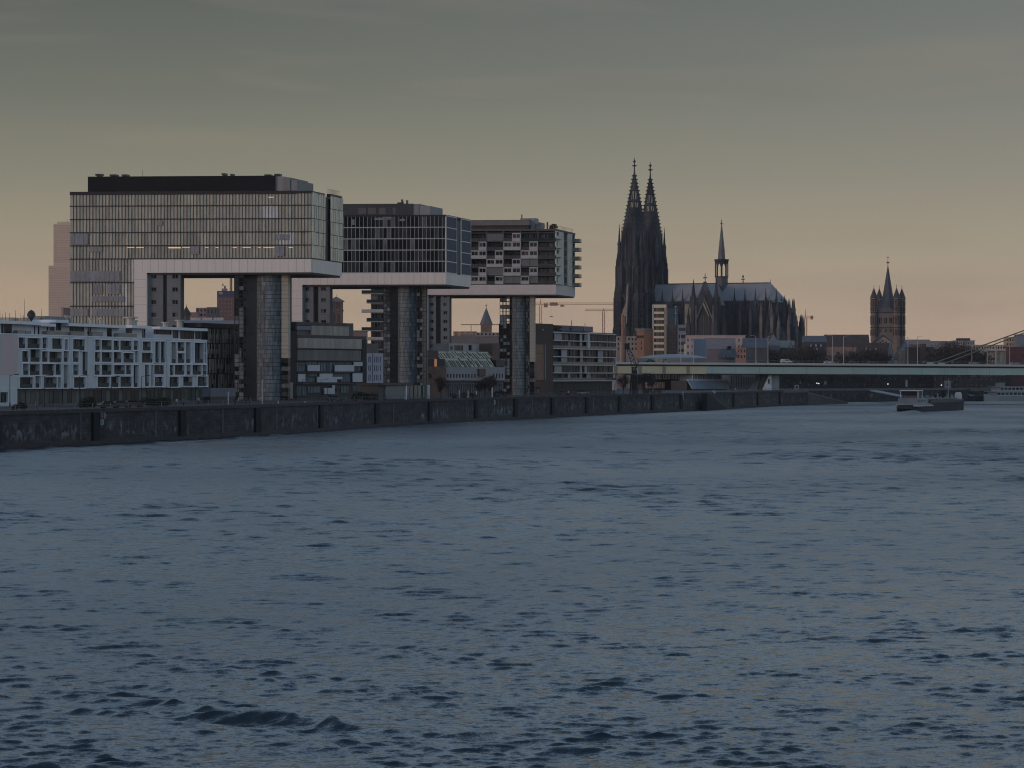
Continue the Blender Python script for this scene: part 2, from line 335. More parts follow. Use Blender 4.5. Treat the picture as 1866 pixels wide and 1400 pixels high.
nn = n.new('ShaderNodeVectorMath'); nn.operation = 'NORMALIZE'; l.new(acc, nn.inputs[0]); l.new(nn.outputs[0], b_.inputs['Normal'])
mxw = n.new('ShaderNodeMix'); mxw.data_type = 'RGBA'; mxw.inputs[6].default_value = (.013, .026, .042, 1); mxw.inputs[7].default_value = (.018, .034, .052, 1)
l.new(big.outputs[0], mxw.inputs[0]); l.new(mxw.outputs[2], b_.inputs['Base Color'])
me.materials.append(m)
# --- land
pts = [QUAY[0]]+QUAY[1:]+BANK[1:]+[(5000,9000),(-6500,9000),(-6500,-500)]
paving = mat('promenade_paving', (.05, .05, .05), .85, var=.2, scale=.05)
mb = M(); k = len(pts); mb.add([(p[0], p[1], GZ) for p in pts], [tuple(range(k))], .5)
g = mb.build('ground', paving, orient=False); g['kind'] = 'structure'
# --- quay wall
def poly_wall(mb, P, z0, z1, o0, o1, step=0):
    """strip of wall along polyline P, from offset o0 to o1 to the land side"""
    for a, b in zip(P[:-1], P[1:]):
        F = Frame(a, (b[0]-a[0], b[1]-a[1]), (-(b[1]-a[1]), b[0]-a[0])); F.W = math.hypot(b[0]-a[0], b[1]-a[1])
        mb.box(F, 0, F.W, o0, o1, z0, z1, .5)
def walk(P, step, start=0):
    out = []; acc = start; d0 = 0
    for a, b in zip(P[:-1], P[1:]):
        Ln = math.hypot(b[0]-a[0], b[1]-a[1])
        while acc <= d0+Ln:
            t_ = (acc-d0)/Ln; out.append(((a[0]+(b[0]-a[0])*t_, a[1]+(b[1]-a[1])*t_), (b[0]-a[0], b[1]-a[1]))); acc += step
        d0 += Ln
    return out
def quay_stone():
    m = bpy.data.materials.new('quay_stone'); m.use_nodes = True; t = m.node_tree; n = t.nodes; l = t.links; b = n['Principled BSDF']; b.inputs['Roughness'].default_value = .9
    co = n.new('ShaderNodeTexCoord'); sp = n.new('ShaderNodeSeparateXYZ'); l.new(co.outputs['Object'], sp.inputs[0])
    def noise(sc, s3, det=5, dist=0):
        mp_ = n.new('ShaderNodeMapping'); mp_.inputs['Scale'].default_value = s3; l.new(co.outputs['Object'], mp_.inputs[0])
        a = n.new('ShaderNodeTexNoise'); a.inputs['Scale'].default_value = sc; a.inputs['Detail'].default_value = det; a.inputs['Distortion'].default_value = dist; l.new(mp_.outputs[0], a.inputs['Vector']); return a.outputs[0]
    def rng_(x, a0, a1, b0=0, b1=1):
        r = n.new('ShaderNodeMapRange'); r.inputs[1].default_value = a0; r.inputs[2].default_value = a1; r.inputs[3].default_value = b0; r.inputs[4].default_value = b1; l.new(x, r.inputs[0]); return r.outputs[0]
    def mth(op, x, y):
        k = n.new('ShaderNodeMath'); k.operation = op; l.new(x, k.inputs[0]); (l.new(y, k.inputs[1]) if not isinstance(y, (int, float)) else setattr(k.inputs[1], 'default_value', y)); return k.outputs[0]
    def mixc(f, x, y):
        k = n.new('ShaderNodeMix'); k.data_type = 'RGBA'; l.new(f, k.inputs[0]); l.new(x, k.inputs[6]) if not isinstance(x, tuple) else setattr(k.inputs[6], 'default_value', x); k.inputs[7].default_value = y; return k.outputs[2]
    base = mixc(rng_(noise(.5, (1, .35, 1.4)), .35, .7), (.015, .017, .021, 1), (.055, .059, .066, 1))
    base = mixc(rng_(noise(.05, (1, 1, 1), 2), .45, .65), base, (.016, .017, .018, 1)) if False else base
    course = mth('LESS_THAN', mth('FRACT', mth('MULTIPLY', sp.outputs['Z'], 1.55), 0), .09)
    base = mixc(mth('MULTIPLY', course, .6), base, (.005, .005, .006, 1))
    # lime runs: blotches that drip, thickest about half way up the wall
    band = mth('MULTIPLY', rng_(sp.outputs['Z'], .9, 2.4), rng_(sp.outputs['Z'], 5.0, 3.2))
    runs = rng_(noise(1.0, (.8, .45, .42), 6, .9), .50, .66); blot = rng_(noise(.16, (1, .5, .8), 4), .44, .56)
    base = mixc(mth('MULTIPLY', mth('MULTIPLY', runs, blot), mth('MULTIPLY', band, .85)), base, (.24, .25, .27, 1))
    speck = rng_(noise(1.7, (1, .6, 1), 4), .62, .70); base = mixc(mth('MULTIPLY', speck, .5), base, (.15, .15, .16, 1))
    tide = mth('MULTIPLY', rng_(sp.outputs['Z'], .72, .80), rng_(sp.outputs['Z'], 1.15, 1.0)); base = mixc(mth('MULTIPLY', tide, .5), base, (.055, .048, .046, 1))
    l.new(base, b.inputs['Base Color'])
    bp = n.new('ShaderNodeBump'); bp.inputs['Distance'].default_value = .12; l.new(noise(1.2, (1, .6, 1.5)), bp.inputs['Height']); l.new(bp.outputs[0], b.inputs['Normal'])
    return m
concreted = quay_stone()
quay = thing('quay_wall', 'long dark stained stone quay wall along the left bank of the river', 'quay wall', (*QUAY[3], 0))
ledge = mat('quay_ledge', (.035, .032, .034), .85, var=.4, scale=.3)
joint = mat('quay_joint', (.003, .0035, .004), .9)
mb = M(); poly_wall(mb, QUAY[1:], -2, GZ-.45, 0, 2.2); mb.build('wall', concreted, quay)
mb = M(); poly_wall(mb, QUAY[1:], GZ-.45, GZ+.25, -.25, 1.2); mb.build('coping', mat('quay_coping', (.04, .04, .045), .85, var=.5, scale=.6), quay)
mb = M(); poly_wall(mb, QUAY[1:], -2, .75, -.75, -.002); mb.build('footing', ledge, quay)
def on_quay(px):        # the point of the quay edge seen in this photo column
    t = (px-CX)/FPX
    for a, b in zip(QUAY[2:-1], QUAY[3:]):
        den = (b[0]-a[0])-t*(b[1]-a[1]); s = (t*a[1]-a[0])/den
        if -1e-6 <= s <= 1: return (a[0]+(b[0]-a[0])*s, a[1]+(b[1]-a[1])*s), (b[0]-a[0], b[1]-a[1])
for px_ in (-5, 172, 330, 467, 583, 685, 782, 866, 938, 1005, 1068, 1128, 1188, 1240, 1286, 1336, 1380, 1420):
    r_ = on_quay(px_)
    if not r_: continue
    p, d = r_; F = Frame(p, d, (-d[1], d[0])); mb = M(); mb.box(F, -1.7, 1.7, -.55, .0, .75, GZ-.46, .5); mb.build('buttress', joint, quay)
for (p, d) in walk(QUAY[2:], 41, 25):
    if p[1] < 520: continue
    F = Frame(p, d, (-d[1], d[0])); mb = M()
    for s_ in (-.25, .25): mb.box(F, s_-.04, s_+.04, -.14, -.06, 1, GZ-.5)
    for z in np.arange(1.2, GZ-.5, .4): mb.box(F, -.25, .25, -.14, -.08, z, z+.06)
    mb.build('ladder', greym, quay)
# railing on the quay
rail = thing('quay_railing', 'long dark metal railing on top of the quay wall', 'railing', (*QUAY[3], GZ))
mb = M(); R2 = [(p[0], p[1]) for p in QUAY[2:]]
for a, b in zip(R2[:-1], R2[1:]):
    F = Frame(a, (b[0]-a[0], b[1]-a[1]), (-(b[1]-a[1]), b[0]-a[0])); w_ = math.hypot(b[0]-a[0], b[1]-a[1])
    for z in (.6, .95, 1.3): mb.box(F, 0, w_, .10, .16, GZ+z-.03, GZ+z+.03)
mb.build('rail', mat('rail_metal', (.07, .06, .055), .6), rail)
pp = [q_ for q_ in walk(QUAY[2:], 9.5, 2) if q_[0][1] > 540][:98]
post0 = None
for (p, d) in pp:
    if post0 is None:
        mb = M(); mb.box(WF, p[0]-.06, p[0]+.06, p[1]+.07, p[1]+.19, GZ+.25, GZ+1.33); post0 = mb.build('post', greym, rail); base = p
    else:
        c = post0.copy(); COL.objects.link(c); c.location = (p[0]-base[0], p[1]-base[1], 0)
# lower mooring wall beyond the end of the quay (far bank under the bridge)
fq = thing('mooring_wall', 'low dark mooring wall on the far bank beneath the bridge', 'quay wall', (146, 1640, 0))
mb = M(); poly_wall(mb, BANK[:5], -2, GZ-.9, 0, 2); mb.build('wall', concreted, fq)
mb = M(); poly_wall(mb, BANK[:5], GZ-.9, GZ+.15, -.2, 1); mb.build('coping', mat('far_coping', (.14, .13, .13), .85), fq)
# boat ramp that comes down from the mooring wall
rm = thing('boat_ramp', 'pale concrete boat ramp sloping down to the water before the mooring wall', 'ramp', (136, 1505, 0))
mb = M()
A0 = (X(1440,1500),1500); B0 = (X(1545,1560),1560)
F = Frame(A0, (B0[0]-A0[0], B0[1]-A0[1]), (-(B0[1]-A0[1]), B0[0]-A0[0])); Lr = math.hypot(B0[0]-A0[0], B0[1]-A0[1])
mb.slab(F, [(0,-1),(0,GZ),(6,GZ),(Lr,.25),(Lr,-1)], 0, 6); mb.build('slope', mat('ramp_concrete', (.10, .10, .105), .8, var=.3), rm)
mb = M(); mb.slab(F, [(5.5,GZ+.0),(5.5,GZ+.5),(6,GZ+.5),(Lr,.75),(Lr,.25)], -.25, -.003); mb.build('kerb', mat('kerb', (.2,.19,.19), .8), rm)
# ================================================================= CRANE-SHAPED HOUSES
def win(F, par, u0, u1, z0, z1, v=.35, n=1, glass=None, frm=None, fr=.09, name='window', rr=None, hz=0):
    mb = M(); fm = M()
    for i in range(n):
        a = u0+(u1-u0)*i/n; b = u0+(u1-u0)*(i+1)/n
        mb.box(F, a, b, v, v+.05, z0, z1, rr if rr is not None else random.random())
    for i in range(n+1):
        a = u0+(u1-u0)*i/n; a = min(max(a, u0+fr/2), u1-fr/2)
        fm.box(F, a-fr/2, a+fr/2, v-.08, v-.002, z0, z1, .5)
    fm.box(F, u0+fr/2, u1-fr/2, v-.078, v-.004, z0, z0+fr); fm.box(F, u0+fr/2, u1-fr/2, v-.078, v-.004, z1-fr, z1)
    for j in range(hz):
        zz = z0+(z1-z0)*(j+1)/(hz+1); fm.box(F, u0+fr/2, u1-fr/2, v-.078, v-.004, zz-fr/2, zz+fr/2)
    f = fm.build(name, frm or darkm, par); mb.build('pane', glass or glassD, f)
    return f
lampglow = mat('lit_ceiling_strip', (.9, .75, .45), .6, emit=(1, .74, .42, .30))

def fins(F, u0, u1, z0, z1, w, par, m, name='glazing_row', amp=.28, gap=.16, base=0):
    """one storey of tall glass fins, each canted out a little"""
    n = max(1, round((u1-u0)/w)); w = (u1-u0)/n; mb = M(); run = random.random()
    for i in range(n):
        a = u0+i*w; b = a+w-.035; mb.m = 0
        if random.random() < .42: run = random.random()
        r = run if random.random() < .75 else random.random()
        P = F.P; va = base-.04-amp*random.uniform(.0, .25); vb = base-.04-amp*random.uniform(.6, 1)
        mb.add([P(a,va,z0+gap),P(b,vb,z0+gap),P(b,vb,z1-.04),P(a,va,z1-.04)], [(0,1,2,3)], r)
        mb.m = 1; mb.box(F, b-.02, b+.02, base-.03-amp, base, z0+gap, z1-.04, .5)
    return mb.build(name, [m, mat('fin_edge', (.17,.17,.155), .6)], par, orient=False)

def glass_tower(F, root, pxa, pxb, cx0, cx1, lat, creamp, y0, z0, depth, dark2=None):
    """free-standing glazed lift and stair shaft under the arm"""
    zt = F.z((pxa+pxb)/2, y0, 3)
    nfl = 15; fh = (zt-z0)/nfl
    u0, u1 = F.u(cx0, 3), F.u(cx1, 3)
    R = (u1-u0)/2; cu = (u0+u1)/2
    ua, ub = F.u(pxa, 4), F.u(pxb, 4)
    # dark core with glass skin
    mb = M(); mb.box(F, F.u(lat[1], 6), F.u(creamp[0] if creamp else pxb, 6)-.2, 6.0, depth*.6, z0, zt); mb.build('stair_core', mat('tower_core', (.02,.022,.026), .4), root)
    mb = M(); n = 20; k = nfl*2
    cr_ = [random.random() for _ in range(n+1)]
    for j in range(k):
        za, zb = z0+(zt-z0)*j/k, z0+(zt-z0)*(j+1)/k
        for i in range(n):
            t0 = pi+pi*i/n; t1 = pi+pi*(i+1)/n
            P = F.P; mb.add([P(cu+R*cos(t0),6+R*sin(t0)*.9,za+.07),P(cu+R*cos(t1),6+R*sin(t1)*.9,za+.07),P(cu+R*cos(t1),6+R*sin(t1)*.9,zb),P(cu+R*cos(t0),6+R*sin(t0)*.9,zb)], [(0,1,2,3)], cr_[i//3] if random.random() < .8 else random.random())
    mb.build('curved_glazing', glassT, root, orient=False)
    mb = M()
    for j in range(k+1):
        za = z0+(zt-z0)*j/k
        pts = [(cu+(R+.08)*cos(pi+pi*i/n), 6+(R+.08)*sin(pi+pi*i/n)*.9) for i in range(n+1)]
        mb.prism(F, pts+[(cu+R*.7, 6.2), (cu-R*.7, 6.2)], za-.06, za+.08)
    mb.build('floor_ring', darkm, root)
    # open glass lattice on one or both sides
    for (a, b) in [(lat[0], lat[1])]+([dark2] if dark2 else []):
        la, lb = F.u(a, 4), F.u(b, 4); mb = M()
        cols = max(2, round((lb-la)/1.3))
        for i in range(cols+1):
            uu = la+(lb-la)*i/cols
            for vv in (4.0, 8.0): mb.box(F, uu-.07, uu+.07, vv, vv+.12, z0, zt)
        for j in range(k+1):
            za = z0+(zt-z0)*j/k
            for vv in (3.99, 8.0): mb.box(F, la, lb, vv, vv+.14, za-.06, za+.06)
            if j % 2 == 0: mb.box(F, la+.1, lb-.1, 4.15, 7.98, za-.1, za+.1)
        mb.build('steel_lattice', blackm, root)
        mb = M()
        for j in range(k):
            if random.random() < .55 or (j/k < .35):
                za = z0+(zt-z0)*j/k; zb = za+(zt-z0)/k
                for i in range(cols):
                    if random.random() < .6:
                        mb.box(F, la+(lb-la)*i/cols+.08, la+(lb-la)*(i+1)/cols-.08, 4.03, 4.07, za+.08, zb-.08, random.random())
        mb.each('side_glazing', glassT, root)
    if creamp:
        mb = M(); a, b = F.u(creamp[0], 3.6), F.u(creamp[1], 3.6)
        for j in range(k):
            za, zb = z0+(zt-z0)*j/k, z0+(zt-z0)*(j+1)/k; mb.m = 0 if j/k > .32 else 1
            mb.box(F, a, b, 3.6, 5.9, za+.05, zb, random.random())
        mb.build('lift_shaft', [cream, glassB], root)

def stairwell(F, root, pa, pb, sa, sb, y0, z0, vf, depth, cols, rows):
    """concrete stair tower with a dark slot and small windows"""
    zt = F.z((pa+pb)/2, y0, vf)
    ua, ub, usa, usb = F.u(pa, vf), F.u(pb, vf), F.u(sa, vf), F.u(sb, vf)
    holes = []
    for (c0, c1) in cols:
        for y in rows:
            if not c0 < c1: continue
            z = F.z((c0+c1)/2, y, vf); holes.append((F.u(c0, vf), F.u(c1, vf), z-.55, z+.6))
    mb = M()
    mb.holed(F, ua, usa, z0, zt, [h for h in holes if h[1] < usa], vf, vf+.8)
    mb.holed(F, usb, ub, z0, zt, [h for h in holes if h[0] > usb], vf, vf+.8)
    mb.box(F, ua, usa, vf+.8, vf+depth, z0, zt); mb.box(F, usb, ub, vf+.8, vf+depth, z0, zt)
    mb.build('stair_tower', concrete, root)
    mb = M(); mb.box(F, usa, usb, vf+1.2, vf+depth-.1, z0, zt); mb.build('tower_slot', darkm, root)
    for h in holes: win(F, root, *h, v=vf+.3, n=2, glass=glassW, frm=greym)
    for (a, b) in ((ua, usa), (usb, ub)):
        mb = M()
        for z in np.arange(z0+3.6, zt-1, 3.55): mb.box(F, a+.02, b-.02, vf-.03, vf+.01, z, z+.07)
        mb.build('joint_line', mat('shadow_joint', (.09, .095, .10), .8), root)

def roof_rail(F, root, a, b, v, z, step=1.6):
    mb = M(); n = int((b-a)/step)
    for i in range(n+1): mb.box(F, a+i*step, a+i*step+.07, v, v+.07, z, z+1.3)
    mb.box(F, a, b, v, v+.06, z+1.24, z+1.3); mb.build('roof_railing', greym, root)

# ---------------- near one (glass fins)
def crane_a():
    YN = 860; fx = (X(623,YN+32)-X(567,YN), 32)
    F = frame(128, YN+6, 567, YN, V=fx); Wd = F.W; D = math.hypot(*fx)
    r = thing('crane_office_house', 'nearest and largest crane-shaped office house, grey-green glass fins over a white arm, black roof storey', 'office building', (*F.P(Wd*.5, D/2, 0)[:2], GZ), 'crane-shaped houses on the river bank')
    zt, zb, zu = F.z(567,350), F.z(567,471), F.z(567,496.5)
    us = F.u(245); z0 = GZ
    mb = M(); mb.box(F, .15, Wd-.5, .2, D-.2, zb, zt-.5); mb.box(F, .15, us-.02, .2, D-.2, z0, zb-.003); mb.build('floors', mat('core_dark', (.02,.021,.022), .5), r)
    nf = 5; fh = (zt-zb)/nf; rows = [zb+fh*i for i in range(nf)]
    for z in rows: fins(F, 0, Wd, z, z+fh, .86, r, glassA)
    k = 6; fs = (zb-z0)/k
    for i in range(k): fins(F, 0, us-.1, z0+fs*i, z0+fs*(i+1), .86, r, glassA)
    mb = M()
    for z in rows: mb.box(F, -.05, Wd, -.42, .18, z-.12, z+.13)
    for i in range(k): mb.box(F, -.05, us-.1, -.42, .18, z0+fs*i-.12, z0+fs*i+.12)
    mb.build('floor_ledge', darkm, r)
    # whole-bay white blinds, as seen on a few bays
    for (a, y0_, b, y1_) in ((128,426,160,446),(162,450,186,459),(128,494,218,513),(170,518,186,536),(195,518,218,536),(168,540,226,550),(128,563,160,576),(168,563,226,576),(286,403,296,411),(347,449,363,463),(503,427,526,437),(501,449,518,467)):
        mb = M(); n = max(1, round((b-a)/9))
        for i in range(n):
            p0 = a+(b-a)*i/n; p1 = a+(b-a)*(i+1)/n; mb.pbox(F, p0+.2, y0_, p1-.2, y1_, -.46, -.42, random.random())
        mb.build('window_blind', mat('blind_fabric', (.27,.28,.30), .8, rvar=.1), r)
    # lit ceiling strips low behind the glass
    for (a, b, y) in ((306,329,451),(332,346,451),(374,380,451),(393,398,451),(424,432,451),(442,457,451),(470,475,451),(480,500,451),(526,534,451),(489,499,359.5),(232,245,451),(248,262,451),(308,330,452)):
        mb = M(); mb.pbox(F, a, y-.5, b, y+.8, -.47, -.43); mb.build('ceiling_light', lampglow, r)
    # end face towards the river
    E = F.side(Wd); e0, e1 = D*.42, D*.61
    for z in rows:
        for (a, b) in ((0, e0), (e1, D)):
            fins(E, a, b, z, z+fh, 2.2, r, glassE, amp=.32, gap=.14)
    mb = M()
    for z in rows:
        mb.box(E, 0.02, e0, -.1, .0, z-.06, z+.06); mb.box(E, e1, D, -.1, .0, z-.06, z+.06)
    mb.build('end_ledge', blackm, r)
    mb = M(); mb.box(E, e0, e1, 1.6, 3, zb, zt-.5); mb.build('end_slot', glassB, r)
    # white arm and post
    mb = M(); mb.box(F, us, Wd, -.3, D, zu, zb-.13, .5); mb.build('white_arm', whiteb, r)
    up = F.u(268)
    mb = M(); mb.box(F, us, up, -.3, D, z0, zu-.003, .5); mb.build('white_post', whiteb, r)
    mb = M(); u_ = us
    while u_ < Wd-.5: u_ += 2.15; mb.box(F, u_, u_+.05, -.315, -.29, zu+.05, zb-.2)
    for z in np.arange(z0+1, zu, 2.2): mb.box(F, us+.1, up-.1, -.315, -.29, z, z+.05)
    mb.each('panel_joint', mat('joint_line_grey', (.34,.31,.31), .7), r)
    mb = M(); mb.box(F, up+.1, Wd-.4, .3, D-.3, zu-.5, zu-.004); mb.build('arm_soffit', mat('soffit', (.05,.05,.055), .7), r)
    stairwell(F, r, 268, 329, 297, 304, 498, z0, .8, 3.2, [(275,285),(314,324)], [504,528,551,574,597,620])
    glass_tower(F, r, 425, 527, 463, 513, (427, 444), (513, 525), 498, z0, 24)
    # roof storey
    zp = F.z(350, 321, 7)
    mb = M(); mb.box(F, F.u(160,7), F.u(501,7), 7, D-6, zt-.2, zp); mb.build('roof_storey', mat('roof_storey_dark', (.006,.006,.008), .9, var=.4, scale=.15), r)
    mb = M(); mb.box(F, F.u(501,7)+.02, F.u(516,7), 7.5, D-7, zt-.2, zp-.2); mb.box(F, F.u(516,7)+.02, F.u(528,7), 7.2, D-7, zt-.2, zp-.5); mb.box(F, F.u(528,7)+.02, F.u(540,7), 7.5, D-8, zt-.2, zp-1.2); mb.build('plant_room', mat('plant_grey', (.26,.26,.27), .7, rvar=.3), r)
    mb = M(); mb.box(F, 0, F.u(540), -.42, D, zt-.5, zt+.35); mb.box(F, F.u(540)+.01, Wd+.2, -.45, D*.42, zt-.35, zt+.3); mb.box(F, F.u(560), Wd+.1, D*.62, D, zt-.35, zt+.6);  mb.build('roof_edge', blackm, r)
    for (a, b, y) in ((174,185,317),(200,212,318),(222,232,318),(404,411,316),(420,424,317),(482,493,318),(500,510,317)):
        mb = M(); u0, u1 = F.u(a, 12), F.u(b, 12); z = F.z(a, y, 12)
        mb.box(F, u0+(u1-u0)*.2, u1-(u1-u0)*.2, 12, 14, zp-.02, z-.5); mb.box(F, u0, u1, 11.8, 14.2, z-.5, z); mb.build('roof_vent', darkm, r)
    mb = M(); mb.tube(F.P(F.u(260,10),10,zp), F.P(F.u(260,10),10,zp+1.8), .06); mb.build('roof_mast', greym, r)
    roof_rail(F, r, F.u(545), Wd-.2, .6, zt+.3); roof_rail(E, r, D*.6, D-.2, .5, zt+.6, 1.2)
    return r
crane_a()

# ---------------- middle one (dark glass with white floor lines)
def crane_b():
    YN = 978; fx = (X(858,YN+32)-X(813,YN), 32)
    F = frame(427, YN+6, 813, YN, V=fx); Wd = F.W; D = math.hypot(*fx)
    r = thing('crane_office_house', 'middle crane-shaped office house, black glass ruled by pale floor lines over a white arm', 'office building', (*F.P(Wd*.5, D/2, 0)[:2], GZ), 'crane-shaped houses on the river bank')
    zt, zb, zu = F.z(813,393.5), F.z(813,497), F.z(813,518.5); z0 = GZ; us = F.u(532)
    mb = M(); mb.box(F, .1, Wd-.3, .3, D-.3, zb, zt-.6); mb.box(F, .1, us-.02, .3, D-.2, z0, zb-.003); mb.build('floors', mat('core_dark', (.02,.021,.022), .5), r)
    nf = 5; fh = (zt-zb)/nf
    for i in range(nf): 
        z = zb+fh*i; n = 54; w = Wd/n; mb = M()
        for j in range(n): mb.m = 0; mb.box(F, j*w+.05, (j+1)*w-.05, .02, .08, z+.15, z+fh-.15, random.random())
        mb.m = 1
        for j in range(0, n+1): mb.box(F, j*w-.07, j*w+.07, -.08, .02, z+.1, z+fh-.1)
        mb.build('glazing_row', [glassB, mat('mullion_pale', (.30,.30,.30), .5)], r)
    for i in range(5):
        z = z0+(zb-z0)*i/5; mb = M()
        for j in range(14): mb.box(F, (us-.1)*j/14+.05, (us-.1)*(j+1)/14-.05, .02, .08, z+.15, z+(zb-z0)/5-.1, random.random())
        mb.build('glazing_row', glassB, r)
    mb = M()
    for i in range(nf): mb.box(F, 0, Wd, -.1, .3, zb+fh*i-.14, zb+fh*i+.14)
    mb.build('floor_line', mat('floor_line_pale', (.40,.40,.41), .5), r)
    for (a, y0_, b, y1_) in ((682,397,708,401),(697,394,712,400),(640,400,646,410),(728,399,738,403)):
        mb = M(); mb.pbox(F, a, y0_, b, y1_, -.06, -.03); mb.build('window_blind', mat('blind_pale', (.22,.23,.24), .8), r)
    E = F.side(Wd); e0, e1 = D*.42, D*.60
    for i in range(nf):
        z = zb+fh*i
        for (a, b) in ((0, e0), (e1, D)):
            mb = M(); mb.box(E, a+.1, b-.1, -.03, .03, z+.2, z+fh-.2, random.random()); mb.build('end_panel_or_added_slab', mat('end_panel_slate', (.07,.085,.115), .6, spec=.15, rvar=.05), r)
    mb = M()
    for i in range(nf+1):
        z = zb+fh*i; mb.box(E, 0, e0, -.08, .3, z-.13, z+.13); mb.box(E, e1, D, -.08, .3, z-.13, z+.13)
    for a in (0, e0-.25, e1, D-.25): mb.box(E, a, a+.25, -.09, .31, zb, zt)
    mb.build('end_frame', mat('end_frame_pale', (.7,.7,.7), .5), r)
    mb = M(); mb.box(E, e0, e1, 1.6, 3, zb, zt-.4); mb.build('end_slot', glassB, r)
    mb = M(); mb.box(F, us, Wd, -.3, D, zu, zb-.15, .5); mb.build('white_arm', whiteb, r)
    up = F.u(551); mb = M(); mb.box(F, us, up, -.3, D, z0, zu-.003, .5); mb.build('white_post', whiteb, r)
    mb = M(); u_ = us
    while u_ < Wd-.5: u_ += 2.15; mb.box(F, u_, u_+.05, -.315, -.29, zu+.05, zb-.2)
    for z in np.arange(z0+1, zu, 2.2): mb.box(F, us+.1, up-.1, -.315, -.29, z, z+.05)
    mb.each('panel_joint', mat('joint_line_grey', (.34,.31,.31), .7), r)
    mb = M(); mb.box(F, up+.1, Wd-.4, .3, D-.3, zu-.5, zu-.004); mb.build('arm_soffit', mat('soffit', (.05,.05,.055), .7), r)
    stairwell(F, r, 551, 601, 571, 580, 519, z0, .8, 3.2, [(556,564),(585,594)], [527,547,567,587])
    glass_tower(F, r, 699, 770, 721, 757, (699, 711), None, 519.5, z0, 22, dark2=(759, 771))
    zp = F.z(700, 371.5, 8)
    mb = M(); mb.box(F, F.u(560,8), F.u(752,8), 8, D-6, zt-.2, zp); mb.build('roof_storey', mat('roof_storey_grey', (.045,.045,.048), .6, var=.2, scale=.3), r)
    mb = M()
    for (a, b) in ((653,667),(671,685),(691,703),(716,721)): mb.box(F, F.u(a,8), F.u(b,8), 7.9, 7.99, zt+1.0, zp-1.2, random.random())
    mb.build('roof_panel', mat('roof_panel_grey', (.11,.10,.10), .5), r)
    mb = M(); mb.box(F, F.u(752,8)+.02, F.u(764,8), 8.3, D-7, zt-.2, zp-.1); mb.box(F, F.u(765,8)+.02, F.u(783,8), 8.1, D-8, zt-.2, zp-.7); mb.build('plant_room', mat('plant_grey', (.26,.26,.27), .7, rvar=.3), r)
    mb = M(); mb.box(F, 0, Wd, -.1, D, zt-.2, zt+.35); mb.build('roof_edge', blackm, r)
    for (a, b, y) in ((724,734,369),(731,733,363.5),(740,742,365)):
        mb = M(); mb.pbox(F, a, y, b, 372.5, 12, 13.5); mb.build('roof_vent', darkm, r)
    return r
crane_b()

